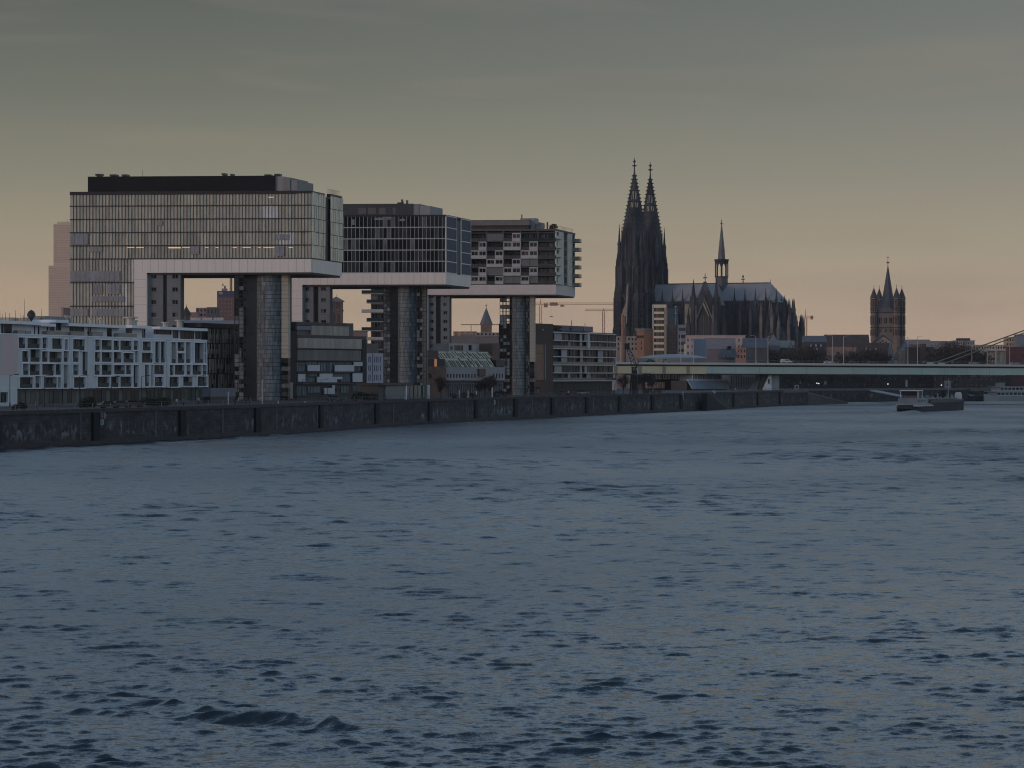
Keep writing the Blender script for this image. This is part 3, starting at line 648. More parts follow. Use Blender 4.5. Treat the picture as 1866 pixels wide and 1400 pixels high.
# ---------------- far one (flats with balconies)
def crane_c():
    YN = 1103; fx = (X(1048,YN+33)-X(1013.5,YN), 33)
    F = frame(668, YN+6, 1013.5, YN, V=fx); Wd = F.W; D = math.hypot(*fx)
    r = thing('crane_apartment_house', 'farthest crane-shaped house, flats with chequered white balconies and recessed dark loggias', 'apartment building', (*F.P(Wd*.5, D/2, 0)[:2], GZ), 'crane-shaped houses on the river bank')
    zt, zb, zu = F.z(1013,419), F.z(1013,518), F.z(1013,537); z0 = GZ; us = F.u(770)
    mb = M(); mb.box(F, .1, Wd-.3, 2.2, D-.4, zb, zt-.3); mb.build('floors', mat('loggia_back', (.045,.04,.036), .8, var=.3, scale=.5), r)
    sk = mat('pale_balcony_panel', (.42,.42,.42), .7, var=.08)
    fl = mat('pale_slab', (.30,.29,.28), .7)
    ys = [424.5,440,456,471.5,487,502.6,518]
    bays = [(828,858),(858,886.6),(886.6,917.4),(917.4,949),(949,980),(980,1013.5)]
    # kind per row/bay: (left half, right half)  W framed windows  D dark loggia  G grey glass  (parapet drawn under W)
    grid = [['DD','DD','GG','DW','LL','LL'], ['WW','DW','DD','WW','DW','DD'], ['DD','WW','DW','DD','WW','DD'],
            ['DW','DD','WW','DW','GG','DD'], ['WW','DW','GG','WW','DW','DD'], ['DD','WW','DW','GG','WG','DD']]
    def cell(k, a, b, z1, z2):
        if k == 'W':
            par = M(); par.box(F, a, b, -.25, .0, z1+.0, z1+1.05); par.build('balcony_parapet', sk, r)
            mb = M(); mb.box(F, a+.02, b-.02, -.12, .35, z2-.35, z2-.05); mb.box(F, a, a+.2, -.14, .36, z1+1.06, z2-.04); mb.box(F, b-.2, b, -.14, .36, z1+1.06, z2-.04); mb.build('window_surround', sk, r)
            win(F, r, a+.21, b-.21, z1+1.06, z2-.36, v=.1, n=2, glass=glassD, frm=fl, fr=.14)
        elif k == 'G':
            win(F, r, a+.08, b-.08, z1+.3, z2-.3, v=.15, n=1, glass=mat('screen_glass', (.15,.16,.165), .3, rvar=.1), frm=fl)
        elif k == 'L':
            win(F, r, a+.08, b-.08, z1+.9, z2-.3, v=1.4, n=3, glass=glassW, frm=greym)
            mb = M(); mb.box(F, a, b, -.1, -.04, z1+.1, z1+1.1); mb.build('balustrade', mat('balustrade_glass', (.035,.048,.052), .4, spec=.08), r)
        else:
            win(F, r, a+.15, b-.15, z1+.3, z2-.5, v=2.05, n=2, glass=glassD, frm=darkm)
            mb = M(); mb.box(F, a+.04, b-.04, -.08, -.03, z1+.1, z1+1.1); mb.build('balustrade', mat('dark_mesh', (.05,.046,.044), .6), r)
    for j in range(6):
        z1, z2 = F.z(950, ys[j+1]), F.z(950, ys[j])
        for i, (a, b) in enumerate(bays):
            ua, ub = F.u(a), F.u(b); m_ = (ua+ub)/2
            cell(grid[j][i][0], ua, m_, z1, z2); cell(grid[j][i][1], m_, ub, z1, z2)
        mb = M(); mb.box(F, .1, Wd-.05, -.02, 2.19, z2-.15, z2+.1); mb.build('floor_slab', mat('slab_dark', (.09,.085,.08), .8), r)
    for (a, b) in bays[1:]:
        mb = M(); mb.box(F, F.u(a)-.1, F.u(a)+.1, .0, 2.19, zb, zt); mb.build('party_wall', mat('party_wall', (.13,.125,.12), .8), r)
    # stem: flats down to the quay with balconies on the left
    un = F.u(700)
    k = 12; hh = (zb-z0)/k
    mb = M(); mb.box(F, 1.2, un, 1.0, D-1, z0, zb-.01); mb.build('stem_floors', mat('stem_wall', (.15,.14,.13), .8, var=.2), r)
    for i in range(k):
        z = z0+hh*i
        mb = M(); mb.box(F, -1.6 if i % 2 else .1, un, -.4, .99, z-.14, z+.14); mb.build('balcony_slab', fl, r)
        mb = M(); mb.box(F, -1.6 if i % 2 else .1, un-.1, -.42, -.36, z+.15, z+(1.2 if i % 3 else 1.0)); mb.build('balustrade', (mat('balustrade_glass', (.035,.048,.052), .4, spec=.08) if i % 3 else sk), r)
        win(F, r, 1.6, un-.4, z+.3, z+hh-.4, v=.9, n=4, glass=glassW, frm=greym)
    # end face
    E = F.side(Wd); e0, e1 = D*.40, D*.60
    nf = 6; fh = (zt-zb)/nf
    for i in range(nf):
        z = zb+fh*i
        mb = M(); mb.holed(E, 0, e0, z, z+fh, [(e0*.08, e0*.35, z+1.2, z+2.4)] if i % 2 else [(e0*.08, e0*.22, z+.6, z+2.6)], .0, .4); mb.build('end_wall', mat('end_wall_cream', (.52,.54,.46), .5, rvar=.12), r)
        mb = M(); mb.holed(E, e1, D, z, z+fh, [(D-(D-e1)*.38, D-.6, z+.4, z+fh-.4)], .0, .4); mb.build('end_wall', mat('end_wall_cream', (.52,.54,.46), .5), r)
        win(E, r, D-(D-e1)*.38, D-.6, z+.4, z+fh-.4, v=.3, n=2, glass=glassD)
        mb = M(); mb.box(E, -.3, e0*.5, -.6, .0, z-.1, z+.1); mb.build('ledge', fl, r)
        # balconies on the far corner
        mb = M(); mb.box(E, D-4.5, D-.4, -2.3, .0, z-.1, z+.12); mb.build('balcony_slab', darkm, r)
        mb = M(); mb.box(E, D-4.5, D-.4, -2.3, -2.24, z+.13, z+1.2); mb.box(E, D-4.5, D-4.44, -2.23, .0, z+.13, z+1.2); mb.build('balustrade', mat('balcony_glass_pale', (.18,.19,.18), .3), r)
    mb = M(); mb.box(E, e0, e1, .9, 2.2, zb, zt-.3); mb.build('end_slot', glassB, r)
    for i in range(nf):
        mb = M(); z = zb+fh*i; mb.box(E, e0+.02, e1-.02, .3, .89, z-.2, z+.9); mb.build('slot_parapet', greym, r)
    mb = M(); mb.box(F, us, Wd, -.3, D, zu, zb-.16, .5); mb.build('white_arm', mat('white_arm_dull', (.62,.57,.54), .6, var=.06, scale=.5), r)
    up = F.u(780); mb = M(); mb.box(F, us, up, -.3, D, z0, zu-.003, .5); mb.build('white_post', mat('white_arm_dull', (.62,.57,.54), .6), r)
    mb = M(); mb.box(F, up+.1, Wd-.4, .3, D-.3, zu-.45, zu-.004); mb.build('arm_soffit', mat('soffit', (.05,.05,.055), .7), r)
    stairwell(F, r, 780, 819, 794, 803, 537.5, z0, .8, 3.2, [(783,790),(808,815)], [540,555,570.5,586,601,616,631,647])
    glass_tower(F, r, 910, 974, 929, 957, (911, 929), (965.5, 973.5), 537.5, z0, 22, dark2=(959, 964))
    # roof
    mb = M(); mb.box(F, 0, Wd+.1, -.1, D, zt-.3, zt+.3); mb.build('roof_edge', mat('roof_edge_brown', (.10,.095,.09), .7), r)
    z1 = F.z(900, 411, 4); z2 = F.z(900, 401, 4)
    mb = M(); mb.box(F, F.u(780,5), F.u(962,5), 5, D-4, zt, z1); mb.build('penthouse', mat('penthouse_dark', (.05,.042,.045), .7, var=.3), r)
    mb = M(); mb.box(F, F.u(778,4), F.u(964,4), 4, D-3, z1+.01, z2); mb.build('penthouse_roof', mat('penthouse_roof', (.17,.155,.15), .7, var=.15), r)
    mb = M(); mb.pbox(F, 948, 398, 965, 414, 9, 16); mb.pbox(F, 967, 397.5, 975, 418, 8, 14); mb.pbox(F, 976, 407.5, 986, 418, 8, 13); mb.build('plant_room', mat('plant_grey', (.26,.26,.27), .7), r)
    mb = M(); mb.pbox(F, 950, 391, 951.5, 399, 11, 11.5); mb.pbox(F, 996, 405, 998, 418, 6, 7); mb.pbox(F, 1001, 413, 1003, 418, 6, 7); mb.build('roof_mast', darkm, r)
    mb = M()
    for q_ in range(26):   # roof garden tree in a pot
        a = F.u(1008, 5)+random.uniform(-1, 1.1); z = zt+random.uniform(.8, 1.9); s_ = random.uniform(.15, .4); mb.box(F, a-s_, a+s_, 5+random.uniform(-1,1), 5.5+random.uniform(-1,1), z-s_, z+s_)
    mb.box(F, F.u(1008,5)-.1, F.u(1008,5)+.1, 5.1, 5.3, zt, zt+1); mb.build('roof_shrub', mat('roof_shrub', (.05,.03,.02), .9), r)
    roof_rail(F, r, F.u(985), Wd-.2, .4, zt+.3, 1.4); roof_rail(E, r, 1, D-1, .4, zt+.3, 2)
    return r
crane_c()

# ================================================================= WHITE APARTMENT ROW
def white_row():
    F = frame(0, 700, 377.5, 830); Wd = F.W
    r = thing('apartment_building', 'long white apartment block with staggered square loggias at the left edge behind the quay', 'apartment building', (*F.P(Wd/2, 6, 0)[:2], GZ))
    c1 = lambda x0,x1,y0,y1: (x0/9.33, x1/9.33, 560+y0/9.33, 560+y1/9.33)
    c2 = lambda x0,x1,y0,y1: (190+x0/9.33, 190+x1/9.33, 570+y0/9.33, 570+y1/9.33)
    L1 = [(310,425,515,700),(440,670,525,700),(690,780,515,700),(870,1045,530,710),(1095,1145,545,730),(1225,1430,545,735),(1595,1690,550,730),(1710,1890,560,725),
          (365,475,745,930),(490,670,715,930),(690,800,750,930),(815,1035,755,940),(1050,1145,745,930),(1220,1325,735,930),(1385,1480,755,1150),(1595,1690,765,930),(1705,1890,765,930),
          (365,475,960,1150),(490,670,970,1160),(690,910,965,1150),(925,1030,970,1150),(1050,1140,975,1370),(1220,1320,975,1150),(1590,1690,975,1150),(1705,1890,975,1150),
          (315,550,1190,1375),(565,665,1170,1370),(735,960,1190,1370),(975,1030,1190,1370),(1235,1435,1190,1370),(1640,1850,1180,1360)]
    L2 = [(150,245,475,635),(260,455,475,635),(475,560,475,635),(640,785,490,645),(840,925,490,850),(940,1025,490,850),(1130,1215,500,855),(1235,1355,500,655),(1375,1455,500,855),(1515,1680,510,855),(1700,1735,510,675),
          (150,285,670,850),(310,490,685,850),(515,560,650,850),(630,815,680,850),(1235,1355,690,855),(1700,1735,695,855),
          (150,345,890,1050),(360,450,890,1050),(470,560,890,1265),(680,755,885,1255),(775,820,885,1255),(840,1010,890,1050),(1090,1165,890,1065),(1185,1355,890,1055),(1375,1455,890,1055),(1470,1640,890,1055),(1655,1735,890,1055),
          (90,235,1085,1265),(250,455,1085,1260),(840,985,1090,1250),(1090,1255,1090,1260),(1325,1490,1085,1245),(1560,1735,1085,1250)]
    px = [c1(*h) for h in L1]+[c2(*h) for h in L2]
    def H4(h): pm = (h[0]+h[1])/2; return (F.u(h[0]), F.u(h[1]), F.z(pm,h[3]), F.z(pm,h[2]))
    holes = [H4(h) for h in px]
    zt = 22.0; zb = F.z(200, 707.5)
    # continuation of the same front past the left edge of the photograph
    left = []
    for i in range(8):
        for j in range(4):
            if random.random() < .8: left.append((-3.6*(i+1)-.4, -3.6*(i+1)+2.4, zb+.5+2.9*j, zb+2.7+2.9*j))
    mb = M(); mb.holed(F, -30, Wd, zb, zt, holes+left, 0, 1.4); mb.build('front_wall', white, r)
    mb = M(); mb.box(F, -30, Wd, 1.45, 13, GZ, zt-.1); mb.build('body', mat('body_grey', (.20,.22,.24), .8), r)
    sur = mat('white_window_surround', (.80,.84,.88), .55, var=.04)
    for i, h in enumerate(holes+left):
        w_ = h[1]-h[0]; n = max(1, round(w_/1.15))
        win(F, r, *h, v=random.choice((.35,.6,1.0)), n=n, glass=glassW, frm=mat('window_bar', (.10,.11,.12), .5), fr=.07)
    # raised white frames round groups of openings (drawn as proud boxes)
    def surround(u0, u1, z0, z1, t_=.22, p=.35):
        mb = M(); mb.box(F, u0-t_, u1+t_, -p, -.002, z1, z1+t_); mb.box(F, u0-t_, u1+t_, -p, -.002, z0-t_, z0)
        mb.box(F, u0-t_, u0, -p, -.003, z0, z1); mb.box(F, u1, u1+t_, -p, -.003, z0, z1); mb.build('loggia_frame', sur, r)
    for k, h in enumerate(holes):
        if k % 2 == 0 or h[1]-h[0] > 2.1: surround(*h, t_=random.uniform(.16,.24), p=random.uniform(.12,.5))
    for k, h in enumerate(holes):      # balustrades in the deep ones
        if h[1]-h[0] > 2.0:
            mb = M(); mb.box(F, h[0]+.03, h[1]-.03, .02, .06, h[2]+.02, h[2]+.95); mb.build('balustrade', mat('balustrade_glass', (.035,.048,.052), .4, spec=.08), r)
    mb = M()
    for px_ in (83, 126, 160, 252, 303): mb.box(F, F.u(px_), F.u(px_)+.12, -.02, -.001, zb+.2, zt-.3)
    mb.each('rain_pipe', greym, r)
    mb = M(); mb.box(F, F.u(1), F.u(33), -.06, -.002, F.z(17,683), zt-.15); mb.build('end_panel_or_added_slab', mat('sun_pink_panel', (.62, .50, .48), .7, var=.04), r)  # added thin slab; pink of the low sun put into its colour
    # ground floor shop fronts, set back
    n = 46; mb = M(); ug = F.u(30)
    for i in range(n):
        a = ug+(Wd-ug)*i/n; b = ug+(Wd-ug)*(i+1)/n; mb.box(F, a+.08, b-.08, 1.2, 1.3, GZ+.4, zb-.5, random.random())
    mb.build('shopfront_glazing', glassG, r)
    mb = M()
    for i in range(n+1):
        if random.random() < .5: a = ug+(Wd-ug)*i/n; mb.box(F, a-.1, a+.1, 1.1, 1.19, GZ, zb-.02)
    mb.each('shopfront_mullion', darkm, r)
    # plain white end bay at the far left with two windows, down to the ground
    w1 = (F.u(9.5), F.u(18.7), F.z(14,708), F.z(14,690)); w2 = (F.u(-1), F.u(13), F.z(6,734), F.z(6,715))
    mb = M(); mb.holed(F, -6, F.u(30), GZ, zb-.01, [w1, w2], -.2, 1.0); mb.build('end_bay_wall', white, r)
    for h in (w1, w2): win(F, r, *h, v=.3, n=2, glass=glassW)
    # set-back top storey
    zr = F.z(150, 589)
    op1 = [(20,205,275,465),(570,600,285,470),(640,672,285,480),(790,930,300,400),(945,1055,262,400),(1180,1430,320,415),(1480,1550,320,450),(1820,1866,330,500)]
    op2 = [(45,130,255,440),(250,355,255,350),(365,470,245,350),(640,780,260,430),(785,1145,280,370),(1165,1260,285,435),(1290,1530,295,450),(1545,1720,295,450)]
    V2 = 1.6
    def H5(h): pm = (h[0]+h[1])/2; return (F.u(h[0],V2), F.u(h[1],V2), F.z(pm,h[3],V2), F.z(pm,h[2],V2))
    tops = [H5(c1(*h)) for h in op1]+[H5(c2(*h)) for h in op2]
    for h in [h for h in tops]:
        pass
    # three slabs of different height
    segs = [(-30, F.u(74,0), 586.5), (F.u(74,0), F.u(101,0), 590.5), (F.u(101.5), F.u(124), 584), (F.u(124.5), F.u(229), 592), (F.u(240), F.u(276.5), 594.5), (F.u(291), Wd, 598)]
    for (a, b, y) in segs:
        pm = max(40, min(370, CX+FPX*F.P((a+b)/2,0,0)[0]/F.P((a+b)/2,0,0)[1])); z = F.z(pm, y)
        hs = [(max(h[0],a+.1), min(h[1],b-.1), max(h[2],zt+.05), min(h[3],z-.6)) for h in tops if h[0] < b-.3 and h[1] > a+.3]
        hs = [h for h in hs if h[1] > h[0]+.1 and h[3] > h[2]+.1]
        mb = M(); mb.holed(F, a, b, zt-.1, z-.55, hs, V2, V2+.5); mb.box(F, a+.01, b-.01, V2+.51, 11, zt-.1, z-.56); mb.build('penthouse_wall', white, r)
        mb = M(); mb.box(F, a-.15, b-.02, -.15, 11.5, z-.55, z+.1); mb.build('roof_slab', sur, r)
        for h in hs: win(F, r, *h, v=V2+.2, n=max(1, round((h[1]-h[0])/1.3)), glass=glassD if (h[1]-h[0]) < 3 else glassW)
    mb = M(); mb.box(F, -30, Wd, -.12, .4, zt-.02, zt+.18); mb.build('parapet', sur, r)
    pl = mat('planter_box', (.30,.27,.24), .8)
    for h in [c1(800,1160,410,485), c1(1210,1440,420,495), c1(1575,1750,420,500), c1(300,430,395,470), c1(440,530,400,470), c2(240,555,355,430)]:
        mb = M(); mb.pbox(F, h[0], h[2], h[1], h[3]+.6, .45, 1.3); mb.build('planter', pl, r)
    # things on the roof
    rf = zr
    for (a, b, y, v, mt) in ((19,34,579,6,beige),(47,62,580,6,beige),(62,79,579,7,beige),(81,124,577,6,mat('lift_housing', (.24,.23,.22), .8))):
        mb = M(); u0, u1 = F.u(a,v), F.u(b,v); mb.box(F, u0, u1, v, v+3, rf-.3, F.z((a+b)/2,y,v)); mb.build('roof_housing', mt, r)
    mb = M(); u0 = F.u(57,4); mb.lathe(F, u0, 4, [(.05,rf),(.3,rf+.4),(.9,rf+1.2),(.95,rf+1.7),(.6,rf+2.3),(.1,rf+2.6)], 10); mb.build('satellite_dish', darkm, r)
    for (p, y) in ((10,569),(17,571),(28,566),(45,546),(43,574),(38,572),(76,563),(0,566),(5,572)):
        mb = M(); u0 = F.u(p,5); mb.tube(F.P(u0,5,rf-.2), F.P(u0,5,F.z(p,y,5)), .07, .04); mb.build('antenna', darkm, r)
    for (p, y, w_) in ((121,575,3),(129,577,3),(166,580,4),(184,580,4),(238,578,9),(246,584,4),(301,587,5),(327,583,6)):
        mb = M(); u0 = F.u(p,4); zc = F.z(p,y,4); ww = F.u(p+w_,4)-u0; mb.lathe(F, u0, 4, [(ww*.3,zt+1),(ww*.3,zc-.3),(ww*.5,zc-.3),(ww*.5,zc)], 10); mb.build('chimney_flue', cream, r)
    return r
white_row()
# ================================================================= BUILDINGS BEHIND THE QUAY
def dark_louvres():
    F = frame(377.8, 872, 436, 895); Wd = F.W
    r = thing('office_building', 'dark building of thin pale vertical strips between the white block and the first glass shaft', 'office building', (*F.P(Wd/2, 8, 0)[:2], GZ))
    zt = F.z(400, 598); mb = M(); mb.box(F, 0, Wd, .5, 16, GZ, zt); mb.build('body', mat('louvre_back', (.02,.022,.026), .5), r)
    for j in range(4):
        z0 = GZ+3.2+(zt-GZ-3.2)*j/4; z1 = GZ+3.2+(zt-GZ-3.2)*(j+1)/4; mb = M(); u_ = .3
        while u_ < Wd-.2:
            if random.random() < .62: mb.box(F, u_, u_+.16, -.05, .12, z0+(random.random()<.3)*1.2, z1-.25-(random.random()<.25)*1.4, random.random())
            u_ += .42
        mb.each('louvre_strip', mat('pale_louvre', (.48,.44,.41), .6, rvar=.35), r)
        mb = M()
        for i in range(9): mb.box(F, Wd*i/9+.1, Wd*(i+1)/9-.1, .15, .2, z0, z1-.35, random.random())
        mb.build('window_band', glassB, r)
    mb = M(); mb.box(F, -6, Wd+.5, -.6, 17, zt, F.z(400,590)); mb.build('roof_slab', mat('roof_black_red', (.022,.014,.014), .7), r)
dark_louvres()

def striped_offices():
    F = frame(541, 880, 668, 915); Wd = F.W; o = (460, 580); k = 7.775
    c = lambda x0,x1,y0,y1: (o[0]+x0/k, o[0]+x1/k, o[1]+y0/k, o[1]+y1/k)
    r = thing('office_building', 'low stepped office block with pale ribbed cladding and white panels beside a black wall', 'office building', (*F.P(Wd/2, 8, 0)[:2], GZ))
    rib = mat('ribbed_cladding', (.50,.46,.41), .7, var=.25, scale=.9, stretch=(1.2,1.2,.1)); dk = mat('band_dark', (.12,.115,.11), .7, var=.25, scale=.3)
    mb = M(); mb.pbox(F, 541, 612, 668, 740, .8, 18); mb.build('body', mat('body_dark', (.06,.058,.058), .7, var=.2), r)
    mb = M(); mb.pbox(F, 541, 588, 644, 617, 3.2, 16); mb.build('upper_body', dk, r)
    def band(px0, px1, y0, y1, v, m_, rib_=True, name='cladding_band'):
        mb = M(); mb.pbox(F, px0, y0, px1, y1, v, v+.5, .5)
        if rib_:
            a, b = F.u(px0, v), F.u(px1, v); zz1, zz0 = F.z((px0+px1)/2, y0, v), F.z((px0+px1)/2, y1, v)
            n = int((b-a)/.55)
            for i in range(n): mb.box(F, a+i*.55, a+i*.55+.14, v-.1, v-.003, zz0, zz1, random.random())
        mb.build(name, m_, r)
    band(*c(835,1365,110,245), 2.6, rib); band(*c(630,833,110,165), 2.7, mat('blue_grey_panel', (.20,.23,.27), .6), False)
    band(*c(630,1370,66,108), 2.5, mat('roof_band_brown', (.14,.12,.11), .8, var=.3), True, 'roof_fascia')
    band(*c(640,1560,290,430), .3, rib); band(*c(640,1540,452,600), .3, mat('band_grey', (.26,.25,.235), .75, var=.25, scale=.5, stretch=(1,1,.2)))
    for h in [(655,780,625,660),(785,945,615,662),(955,1165,625,755),(1170,1440,625,660),(1440,1570,685,755),(640,780,665,755),(755,950,785,828),(755,915,840,905),(1200,1275,868,905),(1280,1420,780,905),(1140,1280,785,825),
              (650,800,955,1100),(810,990,965,1060),(1180,1270,990,1040),(1280,1400,960,1060),(1430,1550,950,1030),(1020,1150,1080,1110)]:
        q_ = c(*h); pm = (q_[0]+q_[1])/2; u0, u1, z0, z1 = F.u(q_[0]), F.u(q_[1]), F.z(pm,q_[3]), F.z(pm,q_[2])
        win(F, r, u0, u1, z0, z1, v=.7, n=max(1, round((u1-u0)/1.6)), glass=glassT if h[1]-h[0] > 100 else glassW)
    wp = mat('white_sliding_panel', (.52,.56,.60), .6, var=.08)
    for h in [(785,955,665,750),(1170,1440,665,755),(1440,1565,620,680),(650,750,790,900),(955,1135,785,830),(920,1275,830,866),(920,1200,866,910),(1425,1560,780,905),(1020,1060,990,1075),(1072,1168,990,1075),(1135,1170,950,990)]:
        q_ = c(*h); mb = M(); mb.pbox(F, q_[0], q_[2], q_[1], q_[3], .1, .35); mb.build('white_panel', wp, r)
    for y in (435,604,768,932):
        q_ = c(630,1580,y-6,y+6); mb = M(); mb.pbox(F, q_[0], q_[2], q_[1], q_[3], .0, .8); mb.build('floor_line', blackm, r)
    mb = M(); mb.pbox(F, 525.5, 603, 540.7, 735, .2, 12); mb.build('black_wall', mat('black_wall', (.008,.008,.01), .7), r)
    mb = M(); mb.pbox(F, 528, 697, 533.5, 727, -.3, .15); mb.build('door_panel', mat('door_panel', (.30,.27,.24), .7), r)
    mb = M(); mb.pbox(F, 660.5, 619, 668, 725, .1, .79); mb.build('dark_end', mat('dark_end', (.012,.012,.014), .7), r)
striped_offices()

def narrow_house():
    F = frame(668.5, 925, 698.5, 935); r = thing('narrow_house', 'narrow pale lilac house with slit windows in front of the balconied stem', 'house', (*F.P(3, 4, 0)[:2], GZ))
    pm = 683; zt = F.z(pm, 644); z0 = GZ
    hs = []
    for (y0, y1) in ((650,661),(666,677),(683,694)):
        for px_ in (671.5,674,682,685.2,688.2,692.5): hs.append((F.u(px_), F.u(px_+1.6), F.z(pm,y1), F.z(pm,y0)))
    mb = M(); mb.holed(F, 0, F.W, z0, zt, hs, 0, .5); mb.build('front_wall', mat('lilac_render', (.42,.42,.50), .8, var=.08), r)
    mb = M(); mb.box(F, .1, F.W-.1, .55, 9, z0, zt-.1); mb.build('body', mat('body_grey', (.20,.22,.24), .8), r)
    for h in hs: win(F, r, *h, v=.25, n=1)
    mb = M(); mb.box(F, F.u(678.2), F.u(679.4), -.12, -.002, z0, zt); mb.build('rain_pipe', greym, r)
    mb = M(); mb.box(F, 0, F.W, 1.5, 9, zt-.1, F.z(pm,626)); mb.build('attic_storey', mat('attic_brown', (.13,.115,.11), .8), r)
narrow_house()

def warehouse():
    F = frame(765, 1010, 924, 1050); Wd = F.W; o = (660, 600); k = 6.911
    c = lambda x0,x1,y0,y1: (o[0]+x0/k, o[0]+x1/k, o[1]+y0/k, o[1]+y1/k)
    r = thing('old_warehouse', 'old grey warehouse with steep cream roof, dark slit dormers and a brick end', 'warehouse', (*F.P(Wd/2, 6, 0)[:2], GZ))
    def R(h, v=0): q_ = c(*h); pm = (q_[0]+q_[1])/2; return F.u(q_[0],v), F.u(q_[1],v), F.z(pm,q_[3],v), F.z(pm,q_[2],v)
    gr = mat('grey_render', (.32,.32,.335), .85, var=.08); 
    hs = [R((1070+38*i, 1088+38*i, 565, 612)) for i in range(10)]+[R((1650+36*i, 1666+36*i, 560, 615)) for i in range(4)]
    a, b, z0, z1 = R((1035,1795,478,645))
    mb = M(); mb.holed(F, a, b, z0, z1, hs, 0, .5); mb.build('front_wall', gr, r)
    mb = M(); mb.box(F, a+.1, b-.1, .55, 12, GZ, z1-.05); mb.build('body', mat('body_grey', (.20,.22,.24), .8), r)
    for h in hs: win(F, r, *h, v=.3, n=1)
    # dark ground floor with pale columns
    mb = M()
    for i in range(26): u0, u1, q0, q1 = R((1060+28*i, 1070+28*i, 690, 790)); mb.box(F, u0, u0+.28, -.1, .3, GZ, q1)
    mb.build('colonnade', mat('column_pale', (.17,.175,.18), .8), r)
    mb = M(); mb.box(F, a, b, -.9, .5, z0-.35, z0-.003); mb.build('canopy', darkm, r)
    # two steep roof tiers
    crm = mat('cream_roof', (.52,.49,.37), .7, var=.08)
    for (q_, nm) in (((1040,1668,368,478), 26), ((955,1642,282,362), 22)):
        v0 = 0 if q_[2] > 300 else 2.2; u0, u1, z0_, z1_ = R(q_, v0); mb = M(); P = F.P
        mb.add([P(u0,v0,z0_),P(u1,v0,z0_),P(u1,v0+1.9,z1_),P(u0,v0+1.9,z1_),P(u1,v0+6,z0_),P(u0,v0+6,z0_)], [(0,1,2,3),(3,2,4,5),(0,3,5),(1,4,2)], .5)
        mb.build('roof', crm, r)
        for i in range(nm):
            uu = u0+(u1-u0)*(i+.35+random.uniform(-.15,.15))/nm; t0, t1 = (.0, .75) if random.random() < .7 else (.3, 1); w_ = random.choice((.35,.5,.5,.75))*.8; sl = .25
            za, zc = z0_+(z1_-z0_)*t0, z0_+(z1_-z0_)*t1; mb = M()
            mb.add([P(uu,v0+1.9*t0-.12,za),P(uu+w_,v0+1.9*t0-.12,za),P(uu+w_-sl,v0+1.9*t1-.12,zc),P(uu-sl,v0+1.9*t1-.12,zc),
                    P(uu,v0+1.9*t0+.3,za),P(uu+w_,v0+1.9*t0+.3,za),P(uu+w_-sl,v0+1.9*t1+.3,zc),P(uu-sl,v0+1.9*t1+.3,zc)], [(0,1,2,3),(4,7,6,5),(0,4,5,1),(1,5,6,2),(2,6,7,3),(3,7,4,0)], .2)
            mb.build('slit_dormer', glassD, r)
    # brick end with brown roof box and a window with the sunset's reflection set as glow
    u0, u1, z0_, z1_ = R((700,1040,470,830)); hs = [R((800,850,560,620)), R((935,975,735,790))]
    mb = M(); mb.holed(F, u0, u1, GZ, z1_, hs, -.6, .1); mb.box(F, u0+.1, u1-.1, .12, 9, GZ, z1_-.05); mb.build('brick_end', brickt if False else mat('old_brick', (.17,.105,.085), .9, var=.3, scale=.6), r)
    for h in hs: win(F, r, *h, v=-.2, n=1)
    mb = M(); u0, u1, z0_, z1_ = R((775,1040,375,470)); mb.box(F, u0, u1, -.1, 8, z0_+.01, z1_); mb.build('attic_storey', mat('attic_dark', (.04,.035,.035), .7), r)
    mb = M(); u0, u1, z0_, z1_ = R((903,936,378,474)); mb.box(F, u0, u1, -.16, -.104, z0_, z1_); mb.build('sunset_glow_pane', mat('sunset_window', (.55,.25,.10), .25, emit=(1,.42,.16,.16)), r)  # sunset reflected in the pane, put in as orange colour and emission
    mb = M(); u0, u1, z0_, z1_ = R((772,950,268,368)); mb.box(F, u0, u1, -.3, 7, z0_, z1_); mb.build('roof_box', mat('roof_box_brown', (.11,.075,.065), .8), r)
    # white penthouse behind the roof
    u0, u1, z0_, z1_ = R((1095,1640,182,285), 8); hs = [R((1160,1270,205,270), 8), R((1475,1595,218,275), 8), R((1110,1140,215,265), 8), R((1340,1380,200,270), 8)]
    mb = M(); mb.holed(F, u0, u1, z0_, z1_, hs, 8, 8.4); mb.box(F, u0+.1, u1-.1, 8.45, 14, z0_, z1_-.05); mb.build('penthouse', mat('penthouse_pale', (.40,.385,.38), .8), r)
    for h in hs: win(F, r, *h, v=8.2, n=2)
    mb = M(); u0, u1, z0_, z1_ = R((1640,1730,180,400), 3); mb.box(F, u0, u1, 3, 10, GZ, z1_); mb.build('stair_tower', mat('stair_brown', (.17,.115,.09), .9, var=.15), r)
    mb = M(); u0, u1, z0_, z1_ = R((1680,1795,390,470), 1); mb.box(F, u0, u1, .8, 8, z0_, z1_); mb.build('dormer_block', darkm, r)
    mb = M(); u0, u1, z0_, z1_ = R((1450,1530,500,590)); mb.box(F, u0, u1, -.8, -.002, z0_, z1_); mb.build('bay_window', mat('old_brick', (.17,.105,.085)), r)
warehouse()

